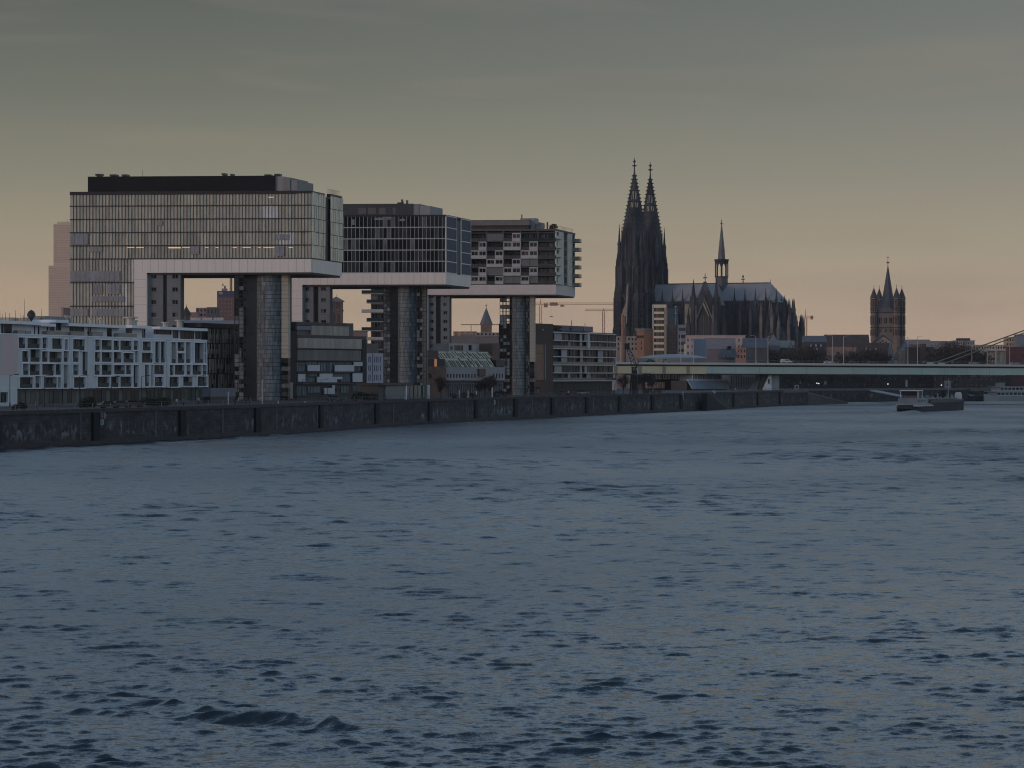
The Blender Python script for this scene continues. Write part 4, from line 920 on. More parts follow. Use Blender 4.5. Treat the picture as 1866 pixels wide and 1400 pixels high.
def grid_flats():
    F = frame(1004, 1150, 1122.5, 1218); Wd = F.W; o = (900, 580); k = 7.0
    c = lambda x0,x1,y0,y1: (o[0]+x0/k, o[0]+x1/k, o[1]+y0/k, o[1]+y1/k)
    r = thing('apartment_building', 'dark six-storey apartment block ruled by thin pale slab edges at the start of the bridge', 'apartment building', (*F.P(Wd/2, 8, 0)[:2], GZ))
    zt = F.z(1004, 605.5); zb = F.z(1004, 694.5); n = 6; fh = (zt-zb)/n
    mb = M(); mb.box(F, .2, Wd-.2, 1.4, 18, GZ, zt-.4); mb.build('body', mat('body_blackish', (.018,.02,.023), .6), r)
    pale = mat('slab_edge_pale', (.52,.54,.56), .6)
    for i in range(n+1):
        mb = M(); mb.box(F, 0, Wd, -.15, 1.39, zb+fh*i-.16, zb+fh*i+.16); mb.build('floor_slab', pale, r)
    wins = [(735,790),(890,985),(990,1115),(1145,1170),(1215,1360),(1365,1440),(1445,1500),(1505,1555)]
    for i in range(n):
        z = zb+fh*i
        for (a, b) in wins:
            off = random.choice((0,0,-15,18)) if i % 2 else 0
            q0, q1 = F.u(900+(a+off)/k), F.u(900+(b+off)/k)
            win(F, r, q0, min(q1, Wd-.2), z+.2, z+fh-.2, v=1.2, n=max(1, round((q1-q0)/1.6)), glass=glassB if random.random() < .6 else glassW)
        for (a, b) in ((790,880),(1115,1142),(1175,1205)) if i in (5,1) else ((880,950),(1120,1150),(1345,1410)) if i in (3,2) else ((965,990),(1115,1140),(1200,1250)):
            q0, q1 = F.u(900+a/k), F.u(900+b/k); mb = M(); mb.box(F, q0, q1, .5, .7, z+.17, z+fh-.17, random.random()); mb.build('wall_panel', mat('wall_panel_pale', (.36,.36,.36), .7, rvar=.2), r)
        mb = M(); mb.box(F, .1, Wd-.1, -.1, -.05, z+.17, z+1.1); mb.build('balustrade', mat('balustrade_dim', (.07,.08,.085), .25), r) if i % 2 == 0 else None
    mb = M(); mb.box(F, F.u(1070), F.u(1074), -.2, .4, F.z(1072,637), zt-.17); mb.build('pier', pale, r)
    mb = M(); mb.box(F, Wd-1.1, Wd, -.2, .4, zb+fh*2+.17, zb+fh*3-.17); mb.build('edge_frame', pale, r)
    mb = M(); mb.box(F, 0, Wd, 1.0, 18, zt-.2, zt+.5); mb.build('roof', mat('roof_edge_brown', (.10,.095,.09), .7), r)
    mb = M()
    for i in range(30): mb.box(F, Wd*i/30+.2, Wd*i/30+.4, .8, .95, GZ, zb-.17)
    mb.build('ground_floor_column', mat('column_dim', (.10,.10,.10), .8), r)
    mb = M(); mb.pbox(F, 1010, 594, 1080.5, 604, 5, 13); mb.build('penthouse', mat('penthouse_mauve', (.15,.14,.15), .8, var=.15), r)
    mb = M(); mb.pbox(F, 1064, 596, 1080, 604, 4.6, 4.99); mb.build('penthouse_panel', mat('penthouse_blue', (.17,.17,.22), .7), r)
    mb = M(); mb.pbox(F, 1041.5, 584, 1042.2, 594, 6, 6.1); mb.pbox(F, 1066, 589, 1066.6, 594, 6, 6.1); mb.pbox(F, 1041, 597, 1045, 601, 4.5, 4.98); mb.build('roof_mast', darkm, r)
    # roof planting
    mb = M()
    for q_ in range(60): a = F.u(random.uniform(1010,1032)); z = zt+.5+random.uniform(0,1.6); s_ = random.uniform(.12,.3); mb.box(F, a-s_, a+s_, 2+random.uniform(-.5,.5), 2.6, z-s_, z+s_)
    mb.build('roof_planting', mat('roof_shrub', (.05,.03,.02), .9), r)
grid_flats()

def brick_neighbour():
    F = frame(973.5, 1120, 1003, 1135); Wd = F.W
    r = thing('brick_house', 'tan and dark brown brick house squeezed between the third glass shaft and the dark flats', 'house', (*F.P(Wd/2, 6, 0)[:2], GZ))
    mb = M(); mb.pbox(F, 973.5, 590, 1008, 730, 3, 16); mb.build('brown_wall', brown, r)
    mb = M(); mb.pbox(F, 973.5, 628, 990.6, 692.5, 0, 2.99); mb.build('tan_wall', brickt, r)
    mb = M(); mb.pbox(F, 973.5, 692.8, 990.6, 706, .4, 2.99); mb.pbox(F, 973.5, 706, 990.6, 740, 1.4, 2.99); mb.build('brick_base', mat('dull_red_brick', (.12,.06,.05), .9, var=.2), r)
    mb = M(); mb.pbox(F, 992.8, 628, 994.6, 692, -.2, 2.9); mb.build('edge_post', mat('edge_post', (.22,.2,.2), .7), r)
    z0 = F.z(982, 704)
    win(F, r, F.u(975), F.u(989), GZ+.3, z0-1, v=1.3, n=3)
    mb = M(); mb.pbox(F, 973.5, 644.2, 990.6, 645.1, -.03, -.002); mb.build('brick_course', mat('course_dark', (.13,.09,.07), .9), r)
    mb = M(); mb.pbox(F, 988, 600, 991, 602, 2.6, 2.98); mb.build('roof_light', cream, r)
brick_neighbour()

def pavilion():
    F = frame(692, 868, 784, 905); Wd = F.W
    r = thing('quay_pavilion', 'low flat-roofed pavilion with pale cladding and teal glass at the foot of the second shaft', 'pavilion', (*F.P(Wd/2, 2, 0)[:2], GZ))
    zt = F.z(738, 702)
    mb = M(); mb.box(F, .1, Wd-.1, .4, 6, GZ, zt); mb.build('body', mat('pavilion_dark', (.03,.032,.034), .6), r)
    mb = M(); mb.box(F, -.5, Wd*.62, -.5, 6.5, zt+.01, zt+.6); mb.build('roof', blackm, r)
    mb = M(); a, b = F.u(703), F.u(737.5); mb.box(F, a, b, .1, .38, GZ+.3, zt-.1)
    for z in np.arange(GZ+.8, zt-.2, .55): mb.box(F, a, b, .04, .098, z, z+.12, .2)
    mb.build('cladding', mat('pavilion_cladding', (.16,.175,.18), .6, rvar=.15), r)
    for (p0, p1) in ((742,755),(756,770),(772,780)): win(F, r, F.u(p0), F.u(p1), GZ+.3, zt-.1, v=.3, n=2, glass=mat('teal_glass', (.05,.09,.095), .15))
    for p0 in (738.4, 779.6):
        mb = M(); mb.box(F, F.u(p0), F.u(p0+1.6), -.25, .36, GZ, zt); mb.build('white_pillar', mat('white_pillar', (.62,.70,.78), .5), r)
pavilion()

# ---------------------------------------------------------------- generic town buildings farther back
def block(label, p0, p1, yt, Y, depth=14, m=None, rows=0, cols=0, ws=(.5,.55), yb=None, roof=None, rm=None, ry=0, name='town_building', cat='building', glass=None, Y2=None, group=None, gable_along='u', holes=True, cornice=None):
    F = frame(p0, Y, p1, Y2 or Y); Wd = F.W
    r = thing(name, label, cat, (*F.P(Wd/2, depth/2, 0)[:2], GZ), group)
    zt = F.z((p0+p1)/2, yt); zb = GZ if yb is None else F.z((p0+p1)/2, yb)
    hs = []
    if rows:
        ch, cw = (zt-zb)*.96/rows, Wd/cols
        for j in range(rows):
            for i in range(cols):
                hs.append((cw*(i+.5-ws[0]/2), cw*(i+.5+ws[0]/2), zb+ch*(j+.5-ws[1]/2), zb+ch*(j+.5+ws[1]/2)))
    mb = M()
    if hs: mb.holed(F, 0, Wd, zb, zt, hs, 0, .4)
    if zb > GZ: mb.box(F, 0, Wd, 0, .4, GZ, zb-.002)
    mb.box(F, 0, Wd, .41 if (hs or zb > GZ) else 0, depth, GZ, zt-.02)
    mb.build('wall', m, r)
    for h in hs: 
        g_ = M(); g_.box(F, *h[:2], .2, .3, *h[2:], random.random()); g_.build('window', glass or glassD, r)
    if roof == 'gable':
        mb = M(); mb.gable(F, -.4, Wd+.4, -.5, depth+.5, zt, F.z((p0+p1)/2, ry, depth/2), gable_along); mb.build('roof', rm or darkroof, r)
    elif roof == 'hip':
        mb = M(); mb.gable(F, -.4, Wd+.4, -.5, depth+.5, zt, F.z((p0+p1)/2, ry, depth/2), gable_along, hip=min(Wd, depth)*.45); mb.build('roof', rm or darkroof, r)
    elif roof == 'flat':
        mb = M(); mb.box(F, -.3, Wd+.3, -.3, depth+.3, zt, zt+.5); mb.build('roof', rm or greym, r)
    elif roof == 'pyr':
        mb = M(); mb.pyr(F, -.3, Wd+.3, -.3, depth+.3, zt, F.z((p0+p1)/2, ry, depth/2)); mb.build('roof', rm or darkroof, r)
    return r, F, zt
town_g = 'town buildings behind the river front'

# hazy stepped skyscraper at far left
def skyscraper():
    m1 = mat('skyscraper_glass', (.66,.52,.42), .5, var=.1, scale=.05, stretch=(.2,.2,3)); Y = 2500
    r = thing('skyscraper', 'tall hazy pinkish stepped skyscraper at far left behind the nearest crane house', 'skyscraper', (X(110,Y), Y, GZ))
    F = frame(88.5, Y, 150, Y); mb = M(); mb.pbox(F, 97.5, 408, 140, 484, 0, 25); mb.build('upper_tower', m1, r)
    mb = M(); mb.pbox(F, 88.5, 484.2, 150, 740, -2, 27); mb.build('lower_tower', m1, r)
    mb = M(); 
    for i in range(24): mb.pbox(F, 97.5, 410+i*3.1, 140, 411.2+i*3.1, -.25, -.003)
    mb.build('upper_floor_line', mat('floor_line_hazy', (.55,.43,.35), .6), r)
    mb = M()
    for i in range(34): mb.pbox(F, 88.5, 486+i*3.1, 150, 487.2+i*3.1, -2.25, -2.003)
    mb.build('lower_floor_line', mat('floor_line_hazy', (.55,.43,.35), .6), r)
    mb = M(); mb.pbox(F, 104, 404, 140, 407.8, 4, 20); mb.pbox(F, 122, 400, 123, 404, 8, 9); mb.build('roof_plant', m1, r)
skyscraper()
block('small cream rooftop block between skyscraper and crane house', 111, 115.5, 560, 1050, 6, beige, group=None)
block('small grey block wedged left of the glass-finned crane house', 115.7, 127.5, 561, 1050, 6, mat('grey_mauve', (.15,.14,.15), .8))
# seen through the first crane house
def spire_house():
    Y = 1500; r = thing('church_tower', 'dark conical turret roof seen low between the legs of the nearest crane house', 'church tower', (X(337.5,Y), Y, GZ))
    F = frame(330, Y, 346, Y); mb = M(); R = F.W*.40; mb.lathe(F, F.W/2, 4, [(R, GZ),(R, Z(573,Y))], 8); mb.build('drum', mat('drum_stone', (.10,.09,.09), .9), r)
    mb = M(); mb.lathe(F, F.W/2, 4, [(R*1.45, Z(574,Y)),(R*1.3, Z(571,Y)),(.1, Z(558,Y))], 8); mb.build('roof', darkroof, r)
    mb = M(); mb.tube(F.P(F.W/2,4,Z(558,Y)-.2), F.P(F.W/2,4,Z(553,Y)), .12, .05); mb.build('finial', blackm, r)
spire_house()
r, F, zt = block('red brick office tower with blue top band between the nearest crane house legs', 395.5, 436, 541, 1700, 14, mat('mauve_brick', (.17,.105,.10), .9, var=.1), rows=5, cols=7, ws=(.35,.5), yb=578, glass=mat('pale_window', (.26,.24,.25), .4), name='office_tower', cat='tower')
mb = M(); mb.pbox(F, 395.5, 530.5, 436, 541, -.1, 14); mb.build('sign_band', mat('blue_band', (.055,.06,.11), .6, var=.2), r)
mb = M(); mb.pbox(F, 398.5, 532.5, 406, 536.5, -.3, -.11); mb.build('white_sign', mat('white_sign', (.33,.33,.36), .5), r)
mb = M(); mb.pbox(F, 404, 526, 413, 530.3, 3, 8); mb.pbox(F, 408, 521, 411, 526, 4, 6); mb.pbox(F, 405, 517, 407, 521.5, 4, 4.6); mb.build('roof_plant', mat('mauve_plant', (.25,.20,.19), .8), r)
chm = thing('chimney_stack', 'tall thin hazy orange mast standing behind the red brick office tower', 'mast', (X(421,1900), 1900, GZ))
mb = M(); mb.tube((X(421,1900),1900,GZ), (X(421,1900),1900,Z(499,1900)), 1.1, .7, 8); mb.build('shaft', mat('mast_orange', (.32,.20,.12), .8), chm)
mb = M(); mb.box(WF, X(421,1900)-2, X(421,1900)+2, 1899, 1901, Z(502.5,1900)-.3, Z(502.5,1900)+.3); mb.build('platform', mat('mast_orange', (.32,.20,.12), .8), chm)
block('low pinkish roof block beside the dark conical turret', 346, 361, 569, 1600, 12, mat('pink_block', (.28,.20,.18), .9), group=town_g)
block('mauve stepped block left of the red brick office tower', 357, 377, 561, 1620, 12, mat('mauve_block', (.22,.17,.165), .9), rows=2, cols=3, yb=578, group=town_g)
block('dark grey flat block touching the red brick office tower', 376.5, 396, 560, 1590, 12, mat('darkgrey_block', (.10,.10,.11), .9), rows=1, cols=3, yb=574, group=town_g)
r, F, zt = block('long low hall with a white zigzag roof edge seen between the crane legs', 346, 432, 583, 1300, 20, mat('mauve_dark', (.13,.12,.14), .8))
mb = M()
for i in range(24): 
    if i % 8 != 7: a = F.u(347.5+i*2.6); mb.slab(F, [(a,zt-.05),(a+.28,zt-.05),(a+.45,zt+.9),(a+.2,zt+.9)], -.3, -.2); mb.slab(F, [(a+.28,zt+.9),(a+.5,zt+.9),(a+.62,zt+.1),(a+.45,zt+.1)], -.35, -.25)
mb.box(F, 0, F.W*.7, -.5, .3, zt-.25, zt-.06); mb.build('zigzag_edge', mat('white_zigzag', (.6,.56,.55), .6), r)
r, F, zt = block('low dark slate roof in front of the zigzag hall', 330, 428, 592, 1150, 14, mat('mauve_dark', (.13,.12,.14), .8), roof='gable', ry=584, rm=slate)
mb = M(); mb.slab(F, [(F.u(407),zt),(F.u(416),F.z(416,584.5)),(F.u(424.5),zt)], -1.2, -.6); mb.build('orange_gable', mat('orange_gable', (.38,.22,.15), .85), r)
mb = M(); mb.pbox(F, 374, 589, 392, 591, -1.5, -.6); mb.build('skylight', cream, r)
# belfry right of the second stair tower
def belfry():
    Y = 1500; F = frame(601.5, Y, 624, Y); Wd = F.W; m1 = mat('belfry_stone', (.155,.115,.095), .9, var=.25, scale=.2)
    r = thing('belfry', 'square brown stone belfry with arched openings and low gabled top beyond the second crane house', 'church tower', (*F.P(Wd/2, Wd/2, 0)[:2], GZ))
    zt = F.z(612, 548); hs = []
    for (a, b, y0, y1) in ((.12,.42,552,562),(.52,.85,552,562),(.18,.44,570,590),(.6,.8,572,590)): hs.append((Wd*a, Wd*b, F.z(612,y1), F.z(612,y0)))
    mb = M(); mb.holed(F, 0, Wd, GZ, zt, hs, 0, .7); mb.box(F, 0, Wd, .71, Wd, GZ, zt-.02); mb.build('shaft', m1, r)
    for h in hs:
        mb = M(); mb.box(F, h[0], h[1], .4, .45, h[2], h[3]); mb.build('louvre', mat('louvre_pale', (.13,.11,.10), .7), r)
        mb = M(); mb.box(F, (h[0]+h[1])/2-.12, (h[0]+h[1])/2+.12, .1, .39, h[2], h[3]-.2); mb.build('colonnette', m1, r)
    for y in (566,): mb = M(); mb.box(F, -.3, Wd+.3, -.3, Wd+.3, F.z(612,y)-.3, F.z(612,y)+.3); mb.build('string_course', m1, r)
    mb = M(); mb.gable(F, -.5, Wd+.5, -.5, Wd+.5, zt, F.z(612,540.5), 'v'); mb.box(F, -.6, Wd+.6, -.6, Wd+.6, zt-.5, zt-.01); mb.build('roof', slate, r)
    mb = M(); mb.tube(F.P(Wd/2,0,F.z(612,541)), F.P(Wd/2,0,F.z(612,536)), .1, .05); mb.build('finial', blackm, r)
belfry()
# behind the warehouse
block('broad low grey roof behind the old warehouse', 819, 912, 614, 1500, 30, mat('grey_mauve2', (.17,.155,.155), .85, var=.12), roof='flat', rm=mat('flat_roof_mauve', (.20,.18,.175), .8))
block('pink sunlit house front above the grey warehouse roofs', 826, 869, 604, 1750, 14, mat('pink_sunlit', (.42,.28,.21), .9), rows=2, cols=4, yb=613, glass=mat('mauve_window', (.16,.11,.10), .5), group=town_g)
block('small pale house with ribbon windows beside the pink house front', 868, 910, 606, 1680, 12, mat('pale_mauve', (.30,.26,.24), .9, var=.2), rows=1, cols=6, yb=612, group=town_g)
block('dark low block with a bright rooftop at the foot of the third stair tower', 845, 860, 609, 1660, 12, mat('mauve_block2', (.24,.18,.17), .9), group=town_g)
bl = thing('barrier_beam', 'horizontal beam on a short mast above the warehouse roofs', 'beam', (X(858,1600),1600,GZ))
mb = M(); mb.box(WF, X(840,1600), X(911,1600), 1600, 1600.6, Z(592.6,1600), Z(591.2,1600)); mb.build('beam', mat('beam_brown', (.20,.13,.10), .8), bl)
mb = M(); mb.box(WF, X(857.8,1600), X(859,1600), 1600.1, 1600.5, GZ, Z(592.7,1600)); mb.build('mast', mat('beam_brown', (.20,.13,.10), .8), bl)
def pyramid_tower():
    Y = 1900; F = frame(874, Y, 898, Y); Wd = F.W
    r = thing('church_tower', 'grey pyramid tower roof with a small cross between the second and third crane houses', 'church tower', (*F.P(Wd/2, Wd/2, 0)[:2], GZ))
    mb = M(); mb.box(F, .6, Wd-.6, .6, Wd-.6, GZ, F.z(886,591)); mb.build('shaft', stone, r)
    mb = M(); z0, z1, zt = F.z(886,592), F.z(886,584), F.z(886,561); mb.lathe(F, Wd/2, Wd/2, [(Wd*.55,z0),(Wd*.42,z1),(.15,zt)], 8, pi/8); mb.build('roof', mat('pyramid_slate', (.12,.12,.135), .6, var=.15), r)
    mb = M(); mb.tube(F.P(Wd/2,Wd/2,zt), F.P(Wd/2,Wd/2,zt+2.2), .12); mb.box(F, Wd/2-.6, Wd/2+.6, Wd/2-.08, Wd/2+.08, zt+1.2, zt+1.45); mb.build('cross', blackm, r)
pyramid_tower()
block('low hazy rooftops left of the second stair tower', 640, 668, 604, 1700, 12, mat('hazy_roof', (.22,.16,.14), .9), roof='flat', group=town_g)

# construction cranes
def tower_crane(label, px, Y, ytop, yjib, pj0, pj1, cm):
    r = thing('tower_crane', label, 'construction crane', (X(px,Y), Y, GZ), 'tower cranes on the skyline'); x = X(px, Y)
    mb = M(); z1 = Z(yjib, Y); w_ = .9
    for a in (-w_, w_):
        for b_2 in (-w_, w_): mb.tube((x+a,Y+b_2,GZ), (x+a,Y+b_2,z1), .36, n=4)
    z = GZ; s_ = 1
    while z < z1-2: mb.tube((x-w_*s_,Y-w_,z), (x+w_*s_,Y-w_,z+2.2), .16, n=4); mb.tube((x-w_*s_,Y+w_,z), (x+w_*s_,Y+w_,z+2.2), .16, n=4); z += 2.2; s_ = -s_
    mb.build('mast', cm, r)
    mb = M(); mb.tube((x,Y,z1), (x,Y,Z(ytop,Y)), .5, .25, 4); mb.build('apex', cm, r)
    mb = M(); a, b = X(pj0,Y), X(pj1,Y); zj = z1
    mb.tube((a,Y,zj), (b,Y,zj), .28, n=4); mb.tube((a,Y,zj+1.4), (b,Y,zj+1.4), .22, n=4)
    q_ = a
    while q_ < b-2: mb.tube((q_,Y,zj), (q_+1.5,Y,zj+1.4), .12, n=4); mb.tube((q_+1.5,Y,zj+1.4), (q_+3,Y,zj), .12, n=4); q_ += 3
    mb.build('jib', cm, r)
    return r, x, z1
or_ = mat('crane_paint_faded', (.62,.34,.24), .7); br_ = mat('crane_paint_brown', (.34,.20,.15), .7)
r, x, z1 = tower_crane('orange tower crane with a long jib running behind the cathedral towers', 985, 2500, 545, 555.5, 974, 1125, or_)
mb = M(); mb.box(WF, x+2.5, x+5.5, 2499, 2501, z1-2, z1+1); mb.box(WF, x+7, x+13, 2499, 2501, z1-.8, z1+1.8); mb.box(WF, x+15, x+18, 2499, 2501, z1-1.5, z1); mb.build('machinery', br_, r)
mb = M(); mb.tube((x+8,2500,z1), (x+8,2500,Z(577,2500)), .08); mb.box(WF, x+7, x+9.5, 2499, 2501, Z(578,2500), Z(576.5,2500)); mb.build('hook_block', br_, r)
tower_crane('faint tower crane jib low behind the left cathedral tower', 1100, 2700, 562, 566.5, 1066, 1125, br_)
r, x, z1 = tower_crane('orange tower crane right beside the cathedral choir', 1468, 2500, 564, 579.5, 1455, 1482, or_)
mb = M(); mb.box(WF, X(1477,2500), X(1481.5,2500), 2499, 2501, z1-1.2, z1+1.6); mb.build('counterweight', br_, r)
# between the third crane house and the bridge
block('beige arched house front rising behind the left end of the bridge', 1124, 1162, 613, 1750, 14, mat('arched_beige', (.34,.28,.24), .9, var=.2), rows=3, cols=6, yb=640, ws=(.45,.5))
def chimney(label, p0, p1, yt, Y, m1):
    r = thing('brick_chimney', label, 'chimney', (X((p0+p1)/2,Y),Y,GZ)); mb = M(); x = X((p0+p1)/2,Y); R = X(p1,Y)-x
    mb.lathe(WF, x, Y, [(R*1.1,GZ),(R*.9,Z(yt,Y))], 10); mb.build('shaft', m1, r); mb = M(); mb.lathe(WF, x, Y, [(R*1.05,Z(yt+1.5,Y)),(R*1.05,Z(yt,Y)+.1)], 10); mb.build('rim', m1, r)
chimney('thin orange brick chimney in front of the left cathedral tower', 1132, 1137, 575, 1700, mat('orange_brick', (.36,.19,.125), .9, var=.15))
chimney('thin dark brick chimney right of the orange brick chimney', 1137.5, 1141, 577, 1720, mat('dark_orange_brick', (.16,.10,.085), .9))
def brick_tower():
    Y = 1640; fx = (2.6, 12); F = frame(1160, Y, 1174, Y, V=(14,9)); Wd = F.W
    r = thing('brick_tower', 'square orange brick tower with flat metal roof left of the striped high-rise', 'tower', (*F.P(Wd/2, 3, 0)[:2], GZ))
    zt = F.z(1167, 603); D = 8.5
    hs = [(Wd*.55, Wd*.7, F.z(1167,y+6), F.z(1167,y)) for y in (622, 632)]
    mb = M(); mb.holed(F, 0, Wd, GZ, zt, hs, 0, .4); mb.box(F, 0, Wd, .41, D, GZ, zt-.02); mb.build('shaft', mat('orange_brick', (.36,.19,.125)), r)
    for h in hs: win(F, r, *h, v=.25, n=1)
    mb = M(); mb.box(F, -.4, Wd+.4, -.4, D+.4, zt, zt+1.2); mb.build('roof', mat('zinc_roof', (.20,.19,.20), .5), r)
    mb = M()
    for i in range(8): mb.box(F, Wd*i/8+.1, Wd*i/8+.3, -.25, -.003, zt-3.6, zt-2.6)
    mb.box(F, 0, Wd, -.2, -.002, zt-2.58, zt-2.3); mb.build('arched_frieze', brown, r)
brick_tower()
def striped_tower():
    Y = 1640; F = frame(1190, Y, 1214.5, Y); Wd = F.W
    r = thing('apartment_tower', 'slim cream and brown striped high-rise flats in front of the cathedral nave', 'apartment tower', (*F.P(Wd/2, 5, 0)[:2], GZ))
    zt, zb = F.z(1202,557), F.z(1202,646); n = 8; fh = (zt-zb)/n; bn = mat('cream_band', (.72,.63,.47), .8, var=.05)
    mb = M(); mb.box(F, .1, Wd-.1, .5, 11, GZ, zt-.1); mb.build('body', mat('brown_recess', (.17,.125,.10), .9), r)
    mb = M(); mb.box(F, 0, .5, -.15, 11.2, GZ, zt); mb.build('side_wall', mat('side_wall_pale', (.36,.34,.33), .8), r)
    mb = M(); mb.box(F, Wd-1.2, Wd, -.1, 11, zb, zt-.01); mb.build('end_wall', mat('end_wall_tan', (.36,.29,.22), .8), r)
    for i in range(n):
        z = zb+fh*i; mb = M(); mb.box(F, .52, Wd-.15 if i == n-1 else Wd-1.22, -.35, .49, z+fh*.62 if i == n-1 else z+fh*.62, z+fh-.02); mb.build('parapet_band', bn, r)
        for (a, b) in ((.08,.2),(.48,.56),(.70,.78)): win(F, r, Wd*a, Wd*b, z+.15, z+fh*.6, v=.42, n=1)
    mb = M(); mb.box(F, 0.01, Wd-.01, -.2, 11.1, zt, zt+.5); mb.build('roof', bn, r)
striped_tower()
r, F, zt = block('brown tiled facade wing joined to the right of the striped high-rise', 1214.8, 1236, 591, 1645, 10, mat('tile_brown', (.22,.165,.145), .85, var=.25, scale=.6), rows=8, cols=5, yb=642, ws=(.5,.4), glass=mat('tile_window', (.27,.21,.18), .5))
mb = M(); mb.pbox(F, 1217, 562, 1236, 591, 4, 9); mb.build('glass_upper_storeys', glassT, r)
mb = M(); mb.tube(F.P(F.u(1231,3),3,zt), F.P(F.u(1231,3),3,F.z(1231,558,3)), .2); mb.lathe(F, F.u(1231,3), 3, [(.2,F.z(1231,562,3)),(.9,F.z(1231,560,3)),(.2,F.z(1231,558,3))], 8); mb.lathe(F, F.u(1231,3), 3, [(.2,F.z(1231,574,3)),(.9,F.z(1231,572,3)),(.2,F.z(1231,570,3))], 8); mb.build('roof_mast', mat('mast_white', (.4,.42,.45), .5), r)
r, F, zt = block('small blue-grey banded office block right of the brown tiled wing', 1236.3, 1249.5, 592, 1635, 10, mat('blue_grey_block', (.19,.22,.26), .7), rows=4, cols=1, ws=(.9,.45), yb=645)
# low domed hall
def dome_hall():
    Y = 1546; F = frame(1166, Y, 1292, Y); Wd = F.W
    r = thing('domed_hall', 'wide shallow zinc-domed hall just above the left part of the bridge deck', 'hall', (*F.P(Wd/2, 10, 0)[:2], GZ))
    mb = M(); prof = [(Wd*.5,F.z(1229,660)),(Wd*.5,F.z(1229,652)),(Wd*.47,F.z(1229,651)),(Wd*.36,F.z(1229,648)),(Wd*.2,F.z(1229,646)),(.5,F.z(1229,645))]
    mb.lathe(F, Wd/2, Wd*.5, prof, 40); mb.build('dome', mat('zinc_dome', (.20,.22,.24), .4, var=.1), r)
    mb = M(); mb.lathe(F, Wd/2, Wd*.5, [(Wd*.22,GZ),(Wd*.22,F.z(1229,664)),(Wd*.49,F.z(1229,661)),(Wd*.49,F.z(1229,660)-.05)], 40); mb.build('drum', darkm, r)
    mb = M()
    for i in range(40): a = pi+pi*i/39; mb.box(Frame(F.P(Wd/2+Wd*.503*cos(a),Wd*.5+Wd*.503*sin(a),0)[:2], (1,0), (0,1)), -.12, .12, -.12, .12, F.z(1229,660)-.02, F.z(1229,652.5))
    mb.build('rib', mat('rib_pale', (.30,.31,.32), .5), r)
dome_hall()
# long pink front, gables, white-blue block
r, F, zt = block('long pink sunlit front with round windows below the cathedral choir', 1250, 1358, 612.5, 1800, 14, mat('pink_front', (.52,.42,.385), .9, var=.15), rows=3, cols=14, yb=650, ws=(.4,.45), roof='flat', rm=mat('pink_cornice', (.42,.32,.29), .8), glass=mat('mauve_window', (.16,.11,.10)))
block('tall smooth pale blue block rising before the long pink front', 1264, 1286.5, 617.5, 1660, 10, mat('pale_blue_wall', (.27,.33,.42), .7, var=.06))
mb = M(); 
bb = thing('banner_wall', 'narrow sunlit cream wall panel left of the pale blue block', 'wall', (X(1248.5,1625),1625,GZ)); F = frame(1245.5,1630,1251,1630)
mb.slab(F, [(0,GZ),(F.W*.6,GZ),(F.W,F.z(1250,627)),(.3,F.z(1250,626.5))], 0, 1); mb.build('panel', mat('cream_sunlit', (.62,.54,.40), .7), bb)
mb = M(); mb.box(F, -.1, F.W*.7, -.15, 1.2, GZ, GZ+1); mb.build('plinth', greym, bb)
r, F, zt = block('big mauve gabled hall in front of the long pink front', 1288, 1340, 637, 1680, 16, mat('mauve_hall', (.19,.18,.20), .85, var=.1), roof='gable', ry=616, rm=mat('mauve_slate', (.22,.20,.21), .7, var=.1))
mb = M(); mb.pbox(F, 1325.5, 631, 1332, 636, -.9, 1); mb.build('dormer', glassB, r)
mb = M(); mb.slab(F, [(F.u(1311),F.z(1311,652)),(F.u(1346),F.z(1346,652)),(F.u(1340),F.z(1340,639)),(F.u(1313),F.z(1313,639))], -3, -1); mb.build('glass_porch', glassT, r)
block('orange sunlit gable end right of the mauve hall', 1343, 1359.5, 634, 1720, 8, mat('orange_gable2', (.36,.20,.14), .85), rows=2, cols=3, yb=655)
block('dark slate house with a pale gable strip left of the bridge lamps', 1356, 1399, 634, 1780, 12, mat('slate_dim', (.08,.085,.10), .8), roof='gable', ry=616, rm=mat('blue_slate', (.10,.12,.16), .6, var=.25))
r, F, zt = block('pale cream topped terrace between the two lamp posts', 1362, 1400, 618, 1830, 10, mat('cream_terrace', (.34,.31,.28), .9), roof='flat', rm=cream)
block('grey-blue steep roofed house right of the lamp posts', 1400, 1422, 630, 1800, 12, mat('greyblue', (.15,.16,.20), .8, var=.2), roof='pyr', ry=609, rm=mat('greyblue_roof', (.16,.17,.21), .7))
block('long low pale green roof below the choir buttresses', 1419, 1448, 634, 1850, 12, mat('dark_low', (.05,.05,.055), .9), roof='gable', ry=621, rm=mat('pale_green_roof', (.20,.225,.215), .6))
block('wide slate roofed house with four white dormers left of the romanesque church', 1466, 1506, 624, 1950, 14, mat('dark_low', (.05,.05,.055), .9), roof='gable', ry=612, rm=mat('blue_slate2', (.12,.125,.15), .6, var=.1))
def dormers(pts, Y, lab):
    for i, (px, y) in enumerate(pts):
        pass
def dormer_house(label, p0, p1, yt, ry, Y, pts, m1, m2, depth=14):
    r, F, zt = block(label, p0, p1, yt, Y, depth, m1, roof='gable', ry=ry, rm=m2, rows=1, cols=int((p1-p0)/5), ws=(.3,.3))
    for (px, y) in pts:
        mb = M(); v = -.7+(depth/2)*max(0, min(1, (yt-y)/max(1, yt-ry))); v -= 1.2
        mb.pbox(F, px-1, y-2, px+1, y+2, v, v+2.5); mb.build('white_dormer', mat('dormer_white', (.55,.52,.5), .6), r)
    return r, F, zt
